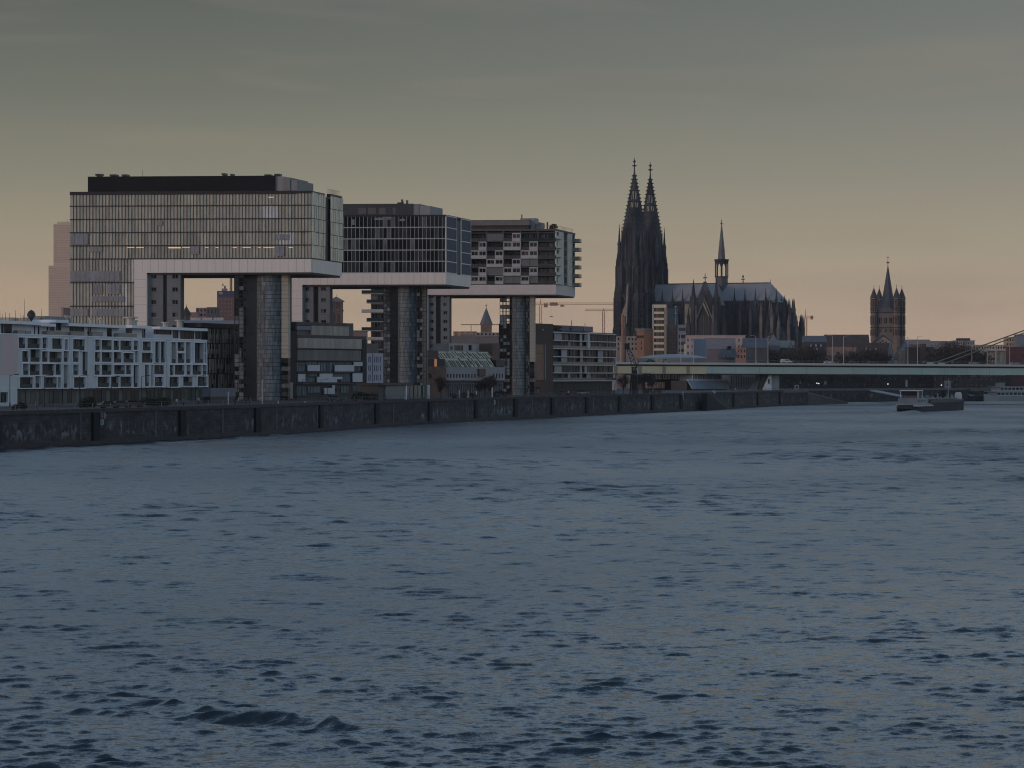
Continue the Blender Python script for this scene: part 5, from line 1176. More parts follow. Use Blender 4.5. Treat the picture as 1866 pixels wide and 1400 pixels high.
dormer_house('dark roofed quayside house with two rows of small white dormers', 1468, 1506, 648, 623, 1900, [(1478,630),(1487,630),(1496,630),(1484.5,636),(1489,636.5)], mat('pink_dim', (.16,.12,.11), .9), darkroof)
r, F, zt = dormer_house('long dark tiled hall joined to the left of the romanesque church', 1505, 1584, 632, 610, 1990, [], mat('pink_hall_wall', (.27,.19,.165), .9, var=.1), mat('brown_tiles', (.065,.052,.05), .85, var=.2))
dormer_house('dark red-brown tiled house with three white dormers before the church', 1565, 1622, 648, 625, 1930, [(1579,636),(1586,637),(1596,637)], mat('brown_dim', (.08,.06,.055), .9), mat('redbrown_tiles', (.07,.045,.042), .85, var=.2))
def gabled(label, p0, p1, yap, yb, Y, m1, m2, depth=12):
    F = frame(p0, Y, p1, Y); Wd = F.W; r = thing('gabled_house', label, 'house', (*F.P(Wd/2, depth/2, 0)[:2], GZ)); pm = (p0+p1)/2
    zb, za = F.z(pm,yb), F.z(pm,yap)
    mb = M(); mb.slab(F, [(0,GZ),(Wd,GZ),(Wd,zb),(Wd/2,za),(0,zb)], 0, depth); mb.build('wall', m1, r)
    mb = M(); P = F.P; t_ = .5
    mb.add([P(-.4,-.4,zb-.3),P(Wd/2,-.4,za+.15),P(Wd/2,depth,za+.15),P(-.4,depth,zb-.3),P(-.4,-.4,zb-.3+t_),P(Wd/2,-.4,za+.15+t_),P(Wd/2,depth,za+.15+t_),P(-.4,depth,zb-.3+t_)], [(0,3,2,1),(4,5,6,7),(0,1,5,4),(2,3,7,6),(3,0,4,7)], .5)
    mb.add([P(Wd+.4,-.4,zb-.3),P(Wd/2,-.4,za+.15),P(Wd/2,depth,za+.15),P(Wd+.4,depth,zb-.3),P(Wd+.4,-.4,zb-.3+t_),P(Wd/2,-.4,za+.15+t_),P(Wd/2,depth,za+.15+t_),P(Wd+.4,depth,zb-.3+t_)], [(0,3,2,1),(4,5,6,7),(0,1,5,4),(2,3,7,6),(3,0,4,7)], .5)
    mb.build('roof', m2, r)
    for (a, b, t0) in ((.42,.5,.25),(.58,.66,.05),(.3,.38,.05)):
        z = zb+(za-zb)*t0; mb = M(); mb.box(F, Wd*a, Wd*b, -.06, -.003, z, z+(za-zb)*.18); mb.build('window', glassD, r)
gabled('cream gabled front leaning against the foot of the romanesque church', 1592, 1628, 612.5, 626, 2000, mat('cream_gable', (.33,.27,.22), .9, var=.1), darkroof)
gabled('tall narrow grey pointed gable in front of the church foot', 1620, 1628, 626, 654, 1850, mat('grey_pointed', (.22,.24,.27), .8), slate, 6)
gabled('small grey pointed roof right of the tall narrow gable', 1629, 1636, 643, 656, 1840, mat('grey_pointed', (.22,.24,.27), .8), slate, 6)
gabled('small pale gabled house low behind the bridge rail', 1523, 1533, 643, 652, 1830, mat('pale_gable', (.25,.20,.19), .9), darkroof, 6)
block('wide mauve roofed terrace right of the romanesque church', 1649, 1696, 628, 2150, 14, mat('mauve_dim', (.14,.12,.125), .9), roof='gable', ry=619, rm=mat('mauve_roof', (.24,.20,.19), .8, var=.08))
block('broad plain mauve roof in front of the twin grey office blocks', 1690, 1726, 636, 2130, 14, mat('mauve_dim', (.14,.12,.125), .9), roof='gable', ry=621.5, rm=mat('mauve_roof', (.24,.20,.19), .8))
block('dark low brick terrace with a square chimney block', 1655, 1701, 634, 1900, 14, mat('darkbrick', (.05,.045,.045), .9), rows=3, cols=12, ws=(.3,.4), yb=650, roof='flat', rm=darkroof)
block('dark square chimney block on the low brick terrace', 1679.5, 1687.5, 626.5, 1895, 8, mat('darkbrick2', (.075,.055,.05), .9))
block('grey curved office block left of the white ribbed office block', 1721, 1745, 622, 2000, 14, mat('greygreen', (.13,.14,.15), .7, var=.3, scale=.2), rows=1, cols=6, ws=(.7,.8), yb=640)
r, F, zt = block('white ribbed office block with dark roof storeys right of the church', 1741, 1776, 622, 2050, 14, mat('white_ribbed', (.42,.41,.42), .7), rows=2, cols=11, ws=(.5,.85), yb=634, roof='flat')
mb = M(); mb.pbox(F, 1746, 616.5, 1768, 621.5, 2, 12); mb.build('roof_storey', mat('roof_storey_red', (.07,.035,.035), .7), r)
r, F, zt = block('long cream arcaded building with tall columns behind the bridge cables', 1773, 1832, 630, 2000, 14, mat('cream_arcade', (.48,.42,.33), .8), rows=1, cols=12, ws=(.6,.6), yb=637, roof='flat', rm=cream)
mb = M()
for i in range(16): a = F.u(1797+i*2.3, -3); mb.box(F, a, a+.35, -3, -2.6, GZ, F.z(1800,640,-3))
mb.build('column', mat('column_cream', (.42,.40,.36), .8), r)
mb = M(); mb.box(F, F.u(1794,-4), F.W, -4, -.01, F.z(1800,640,-4), F.z(1800,637.5,-4)); mb.build('canopy', cream, r)
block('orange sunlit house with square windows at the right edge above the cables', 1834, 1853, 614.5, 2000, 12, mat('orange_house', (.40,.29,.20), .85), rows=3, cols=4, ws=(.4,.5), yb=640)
block('blue-grey plain block at the right edge beside the orange house', 1854, 1885, 611, 1960, 12, mat('bluegrey_plain', (.17,.20,.23), .8), roof='flat')
block('dark red low shop building below the orange house', 1838, 1875, 632, 1900, 10, mat('dark_red', (.11,.04,.045), .8, var=.1), rows=2, cols=2, ws=(.6,.2), yb=655)
# ================================================================= CATHEDRAL
def cathedral():
    O = (85.5, 2300); F = Frame(O, (.923,-.385), (.385,.923))     # u = east along the nave, v = north
    r = thing('cathedral', 'huge blackened gothic cathedral with twin openwork spires, slate roof and thin crossing spire', 'cathedral', (*F.P(50, 16, 0)[:2], GZ))
    def pinnacle(mb, u, v, z0, h, w=.9):
        mb.box(F, u-w/2, u+w/2, v-w/2, v+w/2, z0, z0+h*.42)
        mb.lathe(F, u, v, [(w*.72, z0+h*.42), (w*.5, z0+h*.46), (.08, z0+h)], 4, pi/4)
    def lancet(mb, u0, u1, z0, z1, v0, v1, ax='S'):
        um = (u0+u1)/2; pts = [(u0,z0),(u1,z0),(u1,z1-(u1-u0)*.9),(um,z1),(u0,z1-(u1-u0)*.9)]
        if ax == 'S': mb.slab(F, pts, v0, v1)
        else:
            n = len(pts); vs = [F.P(v0,a,b) for a,b in pts]+[F.P(v1,a,b) for a,b in pts]
            mb.add(vs, [tuple(range(n)), tuple(range(n,2*n))[::-1]]+[(i,(i+1)%n,n+(i+1)%n,n+i) for i in range(n)])
    dkv = mat('gothic_void', (.012,.013,.017), .7)
    def tower(cu, cv, dz, w0):
        st = [(GZ, 44+dz, w0, 'body_lower'), (44+dz, 70+dz, w0*.93, 'body'), (70+dz, 92+dz, w0*.84, 'body')]
        for (z0, z1, w, nm) in st:
            mb = M(); mb.box(F, cu-w*.86, cu+w*.86, cv-w*.86, cv+w*.86, z0, z1); mb.box(F, cu-w*.9, cu+w*.9, cv-w*.9, cv+w*.9, z1-1.0, z1+.5)
            mb.build('tower_stage', gothic, r)
            mb = M()          # corner and mid buttresses with set-offs
            for su in (-1, 1):
                for sv in (-1, 1):
                    for (a, b) in ((1, .55), (.55, 1)):
                        mb.box(F, cu+su*w*a-1.1, cu+su*w*a+1.1, cv+sv*w*b-1.1, cv+sv*w*b+1.1, z0, z1-2.5)
                        pinnacle(mb, cu+su*w*a, cv+sv*w*b, z1-2.5, 9, 1.5)
            for s_ in (-1, 1):
                mb.box(F, cu-.9, cu+.9, cv+s_*w*.86-(.9), cv+s_*w*.86+.9, z0, z1-1); mb.box(F, cu+s_*w*.86-.9, cu+s_*w*.86+.9, cv-.9, cv+.9, z0, z1-1)
                pinnacle(mb, cu, cv+s_*w*.92, z1-1, 7, 1.2); pinnacle(mb, cu+s_*w*.92, cv, z1-1, 7, 1.2)
            mb.build('buttress', gothic, r)
            mb = M(); ww = w*.86
            for c_ in (-.48, .48):
                lancet(mb, cu+c_*ww-1.6, cu+c_*ww+1.6, z0+4, z1-4, cv-ww-.05, cv-ww+.4)
                lancet(mb, cv+c_*ww-1.6, cv+c_*ww+1.6, z0+4, z1-4, cu+ww-.4, cu+ww+.05, 'E')
            mb.build('lancet_window', dkv, r)
            mb = M()
            for c_ in (-.48, .48):    # gablets and mullions
                a = cu+c_*ww; mb.slab(F, [(a-2.4,z1-5.2),(a-2.0,z1-5.2),(a,z1-1),(a+2.0,z1-5.2),(a+2.4,z1-5.2),(a,z1+1)], cv-ww-.5, cv-ww-.06)
                mb.box(F, a-.15, a+.15, cv-ww-.3, cv-ww-.06, z0+4, z1-5)
                for q_ in (-1.9, 1.9): mb.box(F, a+q_-.18, a+q_+.18, cv-ww-.6, cv-ww-.003, z0+1, z1-3)
            for q_ in range(7): zz = z0+2+(z1-z0-3)*q_/7; mb.box(F, cu-ww, cu+ww, cv-ww-.18, cv-ww-.004, zz, zz+.25)
            mb.build('tracery', mat('gothic_lighter', (.095,.098,.108), .9, var=.4, scale=.15, c2=(.20,.185,.18)), r)
        # octagonal belfry stage
        w = w0*.66; z0, z1 = 92+dz, 112+dz
        mb = M(); mb.lathe(F, cu, cv, [(w*1.05, z0+.5), (w, z1), (w*1.06, z1), (w*1.06, z1+.8)], 8, pi/8)
        for k in range(8):
            a = pi/8+2*pi*k/8; pinnacle(mb, cu+w*1.05*cos(a), cv+w*1.05*sin(a), z0+.5, 26, 1.5)
        mb.build('octagon_stage', gothic, r)
        mb = M()
        for k in range(8):
            a = 2*pi*k/8; G = Frame(F.P(cu+w*.93*cos(a), cv+w*.93*sin(a), 0)[:2], (-sin(a)*F.U[0]+cos(a)*F.V[0], -sin(a)*F.U[1]+cos(a)*F.V[1]), (-(cos(a)*F.U[0]+sin(a)*F.V[0]), -(cos(a)*F.U[1]+sin(a)*F.V[1])))
            mb.slab(G, [(-1.2,z0+3),(1.2,z0+3),(1.2,z1-4),(0,z1-1.5),(-1.2,z1-4)], -.5, .2)
        mb.build('belfry_opening', dkv, r)
        mb = M()
        for (su, sv) in ((-1,-1),(1,-1),(-1,1),(1,1)):      # corner turrets beside the octagon
            mb.lathe(F, cu+su*w*.98, cv+sv*w*.98, [(1.5, z0), (1.3, z0+12), (1.7, z0+12.3), (.9, z0+15), (.08, z0+27)], 6)
        mb.build('corner_turret', gothic, r)
        # openwork spire
        zb, zt, Rb = 112.5+dz, 156+dz, w*1.0
        def Rr(z): return Rb*(zt-z)/(zt-zb)+.35
        def pt(a, R, z): return F.P(cu+R*cos(a), cv+R*sin(a), z)
        mb = M(); levels = [(0,.035,'s'),(.035,.075,'q'),(.075,.10,'s'),(.10,.16,'q'),(.16,.19,'s'),(.19,.23,'q'),(.23,.27,'s'),(.27,.31,'q'),(.31,.41,'s'),(.41,.50,'o'),(.50,.54,'s'),(.54,.68,'o'),(.68,1,'s')]
        for k in range(8):
            a0, a1 = pi/8+2*pi*k/8, pi/8+2*pi*(k+1)/8
            for (f0, f1, kd) in levels:
                z0_, z1_ = zb+(zt-zb)*f0, zb+(zt-zb)*f1; R0, R1 = Rr(z0_), Rr(z1_)
                def strip(t0, t1, za=z0_, zc=z1_):
                    Ra, Rc = Rr(za), Rr(zc)
                    p = lambda t_, R, z: tuple(np.array(pt(a0, R, z))*(1-t_)+np.array(pt(a1, R, z))*t_)
                    i_ = .35
                    mb.add([p(t0,Ra,za),p(t1,Ra,za),p(t1,Rc,zc),p(t0,Rc,zc),p(t0,Ra-i_,za),p(t1,Ra-i_,za),p(t1,max(.02,Rc-i_),zc),p(t0,max(.02,Rc-i_),zc)],
                           [(0,1,2,3),(7,6,5,4),(0,4,5,1),(1,5,6,2),(2,6,7,3),(3,7,4,0)], .5)
                if kd == 's': strip(0, 1)
                elif kd == 'o': strip(0, .22); strip(.42, .58); strip(.78, 1)
                else: strip(0, .31); strip(.38, .62); strip(.69, 1)
            # crockets up each rib
            z = zb+1
            while z < zt-2:
                R = Rr(z)+.35; x_, y_, _ = pt(a0, R, z); s_ = .42; mb.box(WF, x_-s_, x_+s_, y_-s_, y_+s_, z-.35, z+.5); z += 2.6
        mb.build('openwork_spire', gothic, r)
        mb = M(); mb.lathe(F, cu, cv, [(.7, zt-2), (.45, zt+1), (.45, zt+6.2), (.1, zt+9.4)], 6)
        for (z, w_) in ((zt+3.6, 1.75), (zt+6.6, 1.05)):
            mb.box(F, cu-w_, cu+w_, cv-.3, cv+.3, z-.3, z+.35); mb.box(F, cu-.3, cu+.3, cv-w_, cv+w_, z-.3, z+.35)
            mb.lathe(F, cu, cv, [(.5, z-.8), (.95, z), (.5, z+.8)], 6)
        mb.build('finial_cross', blackm, r)
    tower(0, 0, .5, 12.6)
    tower(0, 32, -.5, 12.0)
    # infill between the towers and great west gable
    mb = M(); mb.box(F, -9, 9, 9, 23, GZ, 78); mb.build('west_bay', gothic, r)
    # one pale renewed buttress slope on the south tower
    mb = M(); mb.slab(F, [(-2.0,46),(-.4,50),(.6,76),(-.2,78),(-1.2,64),(-4.4,56),(-4.8,50)], -14.2, -12.8); mb.build('renewed_masonry', gothicp, r)
    # nave: walls, clerestory, roof
    E0, E1 = 10, 97; hw = 8.5; ze, zr_ = 64.0, 77.5
    nm = 16
    apse = [(E1, nm-hw), (E1+5, nm-hw*.75), (E1+9, nm-hw*.3), (E1+9, nm+hw*.3), (E1+5, nm+hw*.75), (E1, nm+hw)]
    mb = M(); mb.prism(F, [(E0, nm-hw)]+apse+[(E0, nm+hw)], GZ, ze); mb.build('nave_wall', gothic, r)
    mb = M(); P = F.P; ap2 = [(E0, nm-hw-.6), (E1, nm-hw-.6), (E1+5.5, nm-hw*.8), (E1+9.8, nm-hw*.3), (E1+9.8, nm+hw*.3), (E1+5.5, nm+hw*.8), (E1, nm+hw+.6), (E0, nm+hw+.6)]
    vs = [P(a, b, ze) for a, b in ap2]+[P(E0, nm, zr_), P(E1-2.3, nm, zr_)]
    mb.add(vs, [(0,1,9,8), (1,2,9), (2,3,9), (3,4,9), (4,5,9), (5,6,9), (6,7,8,9), (7,0,8), tuple(range(8))[::-1]], .5)
    mb.build('nave_roof', mat('cathedral_lead_roof', (.25,.265,.29), .55, var=.12, scale=.1, stretch=(1,1,.3)), r)
    mb = M(); mb.box(F, E0, E1-2.3, nm-.2, nm+.2, zr_-.1, zr_+.55); mb.build('ridge_crest', gothic, r)
    mb = M()
    for i in range(12):   # clerestory windows between the piers
        u_ = E0+4+i*7.6
        if 49 < u_ < 68: continue
        lancet(mb, u_-2.4, u_+2.4, 42, ze-1.5, nm-hw-.06, nm-hw+.4)
    mb.build('clerestory_windows', dkv, r)
    mb = M(); mb.box(F, E0, E1+1, nm-hw-.9, nm-hw-.02, ze-.8, ze+1.0)
    for i in range(60): mb.box(F, E0+i*1.55, E0+i*1.55+.6, nm-hw-.9, nm-hw-.5, ze+1.0, ze+1.7)
    mb.build('eaves_parapet', gothic, r)
    # aisles, flying buttresses, pier pinnacles
    glt = mat('gothic_lighter', (.075,.07,.072))
    mb = M(); mb.box(F, E0, E1, nm-22, nm+22, GZ, 38); mb.build('aisle', gothic, r)
    def pier(u, v, du, dv, top=54):
        mb = M(); mb.box(F, u-1.0, u+1.0, v-1.6, v+1.6, GZ, top); pinnacle(mb, u, v-1, top-.1, 10, 1.6); pinnacle(mb, u, v+1.4, top-3, 9, 1.2)
        mb.build('buttress_pier', glt if random.random() < .45 else gothic, r)
        mb = M(); a = (u+du*1.5, v+dv*1.5); 
        for (z0, z1) in ((top-4, ze-3), (top-13, ze-13)):
            p, q_ = F.P(u, v, z0), F.P(u+du, v+dv, z1); mb.tube(p, q_, .6, .55, 4)
        mb.build('flying_buttress', gothic, r)
    for i in range(13):
        u_ = E0+.5+i*7.6
        if 48 < u_ < 69: continue
        pier(u_, nm-18.5, 0, 9.6); 
        if i > 7: pier(u_, nm+18.5, 0, -9.6)
        mb = M(); pinnacle(mb, u_, nm-hw-.6, ze-3, 13, 1.3); mb.build('eaves_pinnacle', gothic, r)
    # choir chapels: ring of piers stepping down round the apse
    for k in range(9):
        a = -pi/2+pi*(k+.3)/8.6; 
        for (R, top) in ((14.0, 55), (20.0, 47)):
            u_, v_ = E1+R*cos(a), nm+R*sin(a); mb = M(); mb.lathe(F, u_, v_, [(1.5, GZ), (1.4, top)], 4, a); pinnacle(mb, u_, v_, top-.2, 12 if R < 18 else 9, 1.7); mb.build('buttress_pier', glt if random.random() < .4 else gothic, r)
            if R < 18: mb = M(); mb.tube(F.P(u_, v_, top-4), F.P(E1+8.8*cos(a), nm+8.5*sin(a), ze-4), .6, .5, 4); mb.build('flying_buttress', gothic, r)
    mb = M(); mb.prism(F, [(E1+18*cos(-pi/2+pi*k/12), nm+20*sin(-pi/2+pi*k/12)) for k in range(13)], GZ, 46); mb.prism(F, [(E1+12*cos(-pi/2+pi*k/12), nm+14*sin(-pi/2+pi*k/12)) for k in range(13)], GZ, 54)
    for k in range(7):
        a = -pi/2+pi*(k+.5)/7; mb.lathe(F, E1+16*cos(a), nm+17*sin(a), [(4.5, GZ), (4.5, 42), (.3, 49)], 8)
    mb.build('choir_chapel', gothic, r)
    # south transept
    T0, T1, vs0 = 51.5, 64.5, -17
    mb = M(); mb.box(F, T0, T1, vs0, nm-hw, GZ, ze-2); mb.slab(F, [(T0,ze-2.01),(T1,ze-2.01),((T0+T1)/2,zr_+1)], vs0, vs0+1.2); mb.build('transept', gothic, r)
    mb = M(); mb.gable(F, T0-.3, T1+.3, vs0+1.25, nm, ze-1.9, zr_-1, 'v'); mb.build('transept_roof', mat('cathedral_lead_roof', (.25,.265,.29)), r)
    mb = M()
    for (u_, z1) in ((T0-1.8, 66), (T1+1.8, 66)):
        mb.lathe(F, u_, vs0, [(2.2, GZ), (2.0, z1), (2.4, z1), (1.6, z1+2.5), (.08, z1+14)], 6)
        pinnacle(mb, u_-2.4, vs0+.4, z1-6, 9, 1.2); pinnacle(mb, u_+2.4, vs0+.4, z1-6, 9, 1.2)
    for (u_, z1) in ((T0-6.5, 50), (T1+6.5, 50)):
        mb.box(F, u_-1.3, u_+1.3, vs0+2, vs0+6, GZ, z1); pinnacle(mb, u_, vs0+3, z1, 11, 1.6)
    for k in range(9):  # crockets
        for s_ in (-1, 1): t_ = k/9; mb.box(F, (T0+T1)/2+s_*(6.5*(1-t_))-.45, (T0+T1)/2+s_*(6.5*(1-t_))+.45, vs0-.2, vs0+.8, ze-2+t_*(zr_+3-ze)-.1, ze-2+t_*(zr_+3-ze)+1.3)
    mb.build('transept_turret', gothic, r)
    mb = M(); um = (T0+T1)/2; lancet(mb, um-4.2, um+4.2, 30, 60, vs0-.06, vs0+.3); mb.slab(F, [(um-1.6,64),(um+1.6,64),(um,70)], vs0-.06, vs0+.3); mb.build('great_window', dkv, r)
    mb = M(); mb.slab(F, [(um-6.5,52),(um-5.6,52),(um,64.5),(um+5.6,52),(um+6.5,52),(um,67.5)], vs0-1.0, vs0-.07)
    for q_ in (-2.6,-.9,.9,2.6): mb.box(F, um+q_-.16, um+q_+.16, vs0-.3, vs0-.07, 30, 55)
    for q_ in (-6.2, 6.2): mb.box(F, um+q_-.5, um+q_+.5, vs0-.9, vs0-.003, GZ, 62)
    mb.build('portal_gable', glt, r)
    mb = M(); mb.slab(F, [(um-1.2,62.5),(um-.4,63.8),(um+3.6,54.5),(um+3.3,53.5)], vs0-1.15, vs0-1.02); mb.build('pale_gable_strip', gothicp, r)
    mb = M(); mb.lathe(F, um, vs0+.6, [(.3, zr_), (.3, zr_+5.2), (.1, zr_+6.5)], 6); mb.box(F, um-1.4, um+1.4, vs0+.35, vs0+.85, zr_+2.9, zr_+3.6); mb.build('gable_cross', blackm, r)
    # scaffolded pale bay left of the transept
    mb = M(); mb.box(F, T0-10.5, T0-5.2, vs0+6.5, vs0+7.5, 47, 63); mb.build('renewed_bay', gothicp, r)
    # crossing spire
    cu = 58.8; mb = M(); R = 4.3; zc = 78
    mb.lathe(F, cu, nm, [(R, 66), (R, zc+4)], 8, pi/8); mb.build('crossing_base', mat('lead_dark', (.07,.075,.09), .6, var=.2), r)
    mb = M(); zl0, zl1 = zc+4, 92.5
    for k in range(8):
        a = pi/8+2*pi*k/8; mb.tube(F.P(cu+R*cos(a), nm+R*sin(a), zl0-.2), F.P(cu+R*cos(a), nm+R*sin(a), zl1), .42, .42, 5)
    mb.lathe(F, cu, nm, [(R+.4, zl0-.1), (R+.4, zl0+.6)], 8, pi/8)
    for k in range(8):   # arch heads
        a0, a1 = pi/8+2*pi*k/8, pi/8+2*pi*(k+1)/8; p0, p1 = np.array(F.P(cu+R*cos(a0), nm+R*sin(a0), 0)), np.array(F.P(cu+R*cos(a1), nm+R*sin(a1), 0)); n_ = 6
        for j in range(n_):
            t0, t1 = j/n_, (j+1)/n_; h = lambda t_: zl1-4.0*abs(2*t_-1)**1.6-.7
            A, B = p0*(1-t0)+p1*t0, p0*(1-t1)+p1*t1
            mb.add([(A[0],A[1],h(t0)),(B[0],B[1],h(t1)),(B[0],B[1],zl1),(A[0],A[1],zl1)], [(0,1,2,3)], .5)
    mb.lathe(F, cu, nm, [(R+.2, zl1-.3), (R+.8, zl1+1.2), (R+.8, zl1+1.9), (R*.6, zl1+2.2)], 8, pi/8)
    mb.build('lantern', gothic, r)
    mb = M(); prof = [(2.55, zl1+1.8), (2.2, zl1+8), (.25, 119)]; mb.lathe(F, cu, nm, prof, 8, pi/8); mb.build('crossing_spire', mat('lead_spire', (.12,.12,.13), .6, var=.25, scale=.3), r)
    mb = M(); mb.tube(F.P(cu, nm, 118.5), F.P(cu, nm, 122.3), .3, .15); mb.box(F, cu-1.1, cu+1.1, nm-.15, nm+.15, 118.9, 119.5); mb.lathe(F, cu, nm, [(.1, 120.5), (.5, 121), (.1, 121.5)], 6); mb.build('spire_star', blackm, r)
    mb = M(); u_ = 74.5; mb.tube(F.P(u_, nm, zr_), F.P(u_, nm, zr_+5.8), .42, .2); mb.box(F, u_-1.3, u_+1.3, nm-.2, nm+.2, zr_+2.6, zr_+3.2); mb.lathe(F, u_, nm, [(.3, zr_+4), (.8, zr_+4.6), (.1, zr_+6)], 6)
    mb.tube(F.P(E1-2.6, nm, zr_), F.P(E1-2.6, nm, zr_+2.6), .2, .1); mb.build('ridge_finial', blackm, r)
    # big pinnacle cluster at the start of the choir roof slope
    for (du, dz) in ((2, 0), (4.6, .5), (6.6, 1.2), (7.6, -.6)):
        mb = M(); mb.lathe(F, E1+du+2, nm-6+du*.4, [(1.0, 46), (.9, 60+dz), (1.2, 60+dz), (.06, 68+dz)], 5); mb.build('choir_pinnacle', gothic, r)
cathedral()

# ================================================================= ROMANESQUE CHURCH
def great_church():
    Y = 2050; sc = Y/FPX
    cx, cy = X(1618, Y), Y; F = Frame((cx, cy), (.94,-.34), (.34,.94))
    r = thing('church', 'romanesque church with massive square tower, steep flared spire and four turreted corners', 'church', (cx, cy, GZ))
    zz = lambda y: Z(y, Y); w = 6.6
    zc2, zc1, zbody = zz(570), zz(597.5), zz(640)
    hs = [(a-.95, a+.95, zz(590), zz(579.5)) for a in (-3.3, .1, 3.4)]+[(a-.6, a+.6, zz(606), zz(600.5)) for a in (-3.2, .2, 3.4)]
    mb = M(); mb.holed(Frame(F.P(0,-w,0)[:2], F.U, F.V), -w, w, zbody, zc2, hs, 0, .8); mb.box(F, -w, w, -w+.81, w, GZ, zc2-.02); mb.box(F, -w, w, -w, -w+.8, GZ, zbody-.002); mb.build('tower', mat('tuff_stone', (.15,.135,.125), .9, var=.2, scale=.2), r)
    for h in hs:
        mb = M(); mb.box(F, h[0], h[1], -w+.4, -w+.5, h[2], h[3]); mb.build('sound_opening', mat('gothic_void', (.012,.013,.017)), r)
        mb = M(); mb.box(F, (h[0]+h[1])/2-.13, (h[0]+h[1])/2+.13, -w+.1, -w+.39, h[2], h[3]); mb.build('colonnette', stone, r)
    for z in (zc1, zc2):
        mb = M(); mb.box(F, -w-.4, w+.4, -w-.4, w+.4, z-.35, z+.35); mb.build('cornice', mat('cornice_dark', (.06,.05,.05), .9), r)
    ts = mat('turret_stone', (.205,.16,.135), .9, var=.3, scale=.3)
    for (su, sv) in ((-1,-1),(1,-1),(-1,1),(1,1)):
        cu, cv = su*(w+.6), sv*(w+.6); R = 2.05
        mb = M(); mb.lathe(F, cu, cv, [(R, GZ), (R, zz(545))], 8, pi/8); mb.build('corner_turret', ts, r)
        for z in (zc1, zc2, zz(557), zz(546.5)):
            mb = M(); mb.lathe(F, cu, cv, [(R+.28, z-.28), (R+.28, z+.28)], 8, pi/8); mb.build('turret_band', mat('cornice_dark', (.06,.05,.05), .9), r)
        mb = M()
        for k in range(8):
            a = 2*pi*k/8; x_, y_, _ = F.P(cu+R*.93*cos(a), cv+R*.93*sin(a), 0)
            for (y0, y1) in ((555.5, 548.5), (568, 559.5), (592, 576), (612,601)):
                mb.box(WF, x_-.34, x_+.34, y_-.34, y_+.34, zz(y0), zz(y1))
        mb.build('turret_opening', mat('turret_shadow', (.05,.042,.04), .9), r)
        mb = M(); mb.lathe(F, cu, cv, [(R+.55, zz(544.5)), (R+.3, zz(543)), (.1, zz(525))], 8, pi/8); mb.build('turret_roof', mat('turret_slate', (.065,.055,.058), .7, var=.15), r)
        mb = M(); mb.tube(F.P(cu, cv, zz(525.5)), F.P(cu, cv, zz(520)), .12, .08); mb.box(F, cu-.35, cu+.35, cv-.07, cv+.07, zz(522), zz(522)+.22); mb.build('turret_cross', blackm, r)
    mb = M(); prof = [(w*1.32, zc2+.2), (w*1.02, zc2+3.0), (w*.66, zc2+7.5), (w*.5, zz(540)), (.12, zz(483))]; mb.lathe(F, 0, 0, prof[1:], 8, pi/8)
    P = F.P; q_ = w+.2   # square foot flaring into the octagon
    mb.add([P(-q_,-q_,zc2+.36),P(q_,-q_,zc2+.36),P(q_,q_,zc2+.36),P(-q_,q_,zc2+.36)]+[P(w*1.0*cos(pi/8+k*pi/4), w*1.0*sin(pi/8+k*pi/4), zc2+3.2) for k in range(8)],
           [(0,9,10,1),(1,11,4,2),(2,5,6,3),(3,7,8,0),(0,8,9),(1,10,11),(2,4,5),(3,6,7)], .5)
    mb.build('main_spire', mat('spire_slate', (.060,.064,.078), .6, var=.15, scale=.2), r)
    mb = M(); mb.tube((cx,cy,zz(484)), (cx,cy,zz(466)), .16, .08); mb.lathe(WF, cx, cy, [(.1,zz(480.5)),(1.0,zz(479)),(1.0,zz(478.6)),(.1,zz(477))], 8); mb.box(WF, cx-.9, cx+.9, cy-.08, cy+.08, zz(469.5), zz(469.5)+.25); mb.build('spire_cross', blackm, r)
    # east conch and its roof
    mb = M(); mb.lathe(F, w+4, -2, [(7, GZ), (7, zz(640))], 16); mb.build('apse', mat('tuff_stone', (.15,.135,.125)), r)
    mb = M(); mb.lathe(F, w+4, -2, [(7.4, zz(640)), (.2, zz(621))], 16); mb.build('apse_roof', slate, r)
great_church()
# ================================================================= BRIDGE
BF = frame(1085, 1490, 1960, 1570); BW = BF.W; BD = 27.0
br = thing('road_bridge', 'long pale green steel girder road bridge crossing above the far river bank', 'bridge', (*BF.P(BW/2, 0, 0)[:2], 0))
def ztop(u): a = u/BW; return (Z(659.6,1490))*(1-a)+Z(665.2,1570)*a
def strip(mb, pts, v0, v1): mb.slab(BF, pts, v0, v1)
def bstrip(name, m, off0, off1, v0, v1, u0=0, u1=None):
    u1 = BW if u1 is None else u1; mb = M(); n = max(1, int((u1-u0)/20))
    for i in range(n):
        a, b = u0+(u1-u0)*i/n, u0+(u1-u0)*(i+1)/n
        mb.add([BF.P(a,v0,ztop(a)+off0),BF.P(b,v0,ztop(b)+off0),BF.P(b,v1,ztop(b)+off0),BF.P(a,v1,ztop(a)+off0),BF.P(a,v0,ztop(a)+off1),BF.P(b,v0,ztop(b)+off1),BF.P(b,v1,ztop(b)+off1),BF.P(a,v1,ztop(a)+off1)],
               [(0,3,2,1),(4,5,6,7),(0,1,5,4),(2,3,7,6)]+([(3,0,4,7)] if i == 0 else [])+([(1,2,6,5)] if i == n-1 else []), .5)
    return mb.build(name, m, br)
gpaint = mat('bridge_green_paint', (.36,.50,.47), .55, var=.10, scale=.08, stretch=(1,1,.4)); ypaint = mat('bridge_yellow_paint', (.56,.53,.36), .6, var=.08, scale=.1)
dkb = mat('bridge_dark_slot', (.03,.035,.04), .7)
bstrip('deck_edge', mat('deck_edge_pale', (.48,.50,.48), .6, var=.08), -1.0, 0, -1.2, 2)
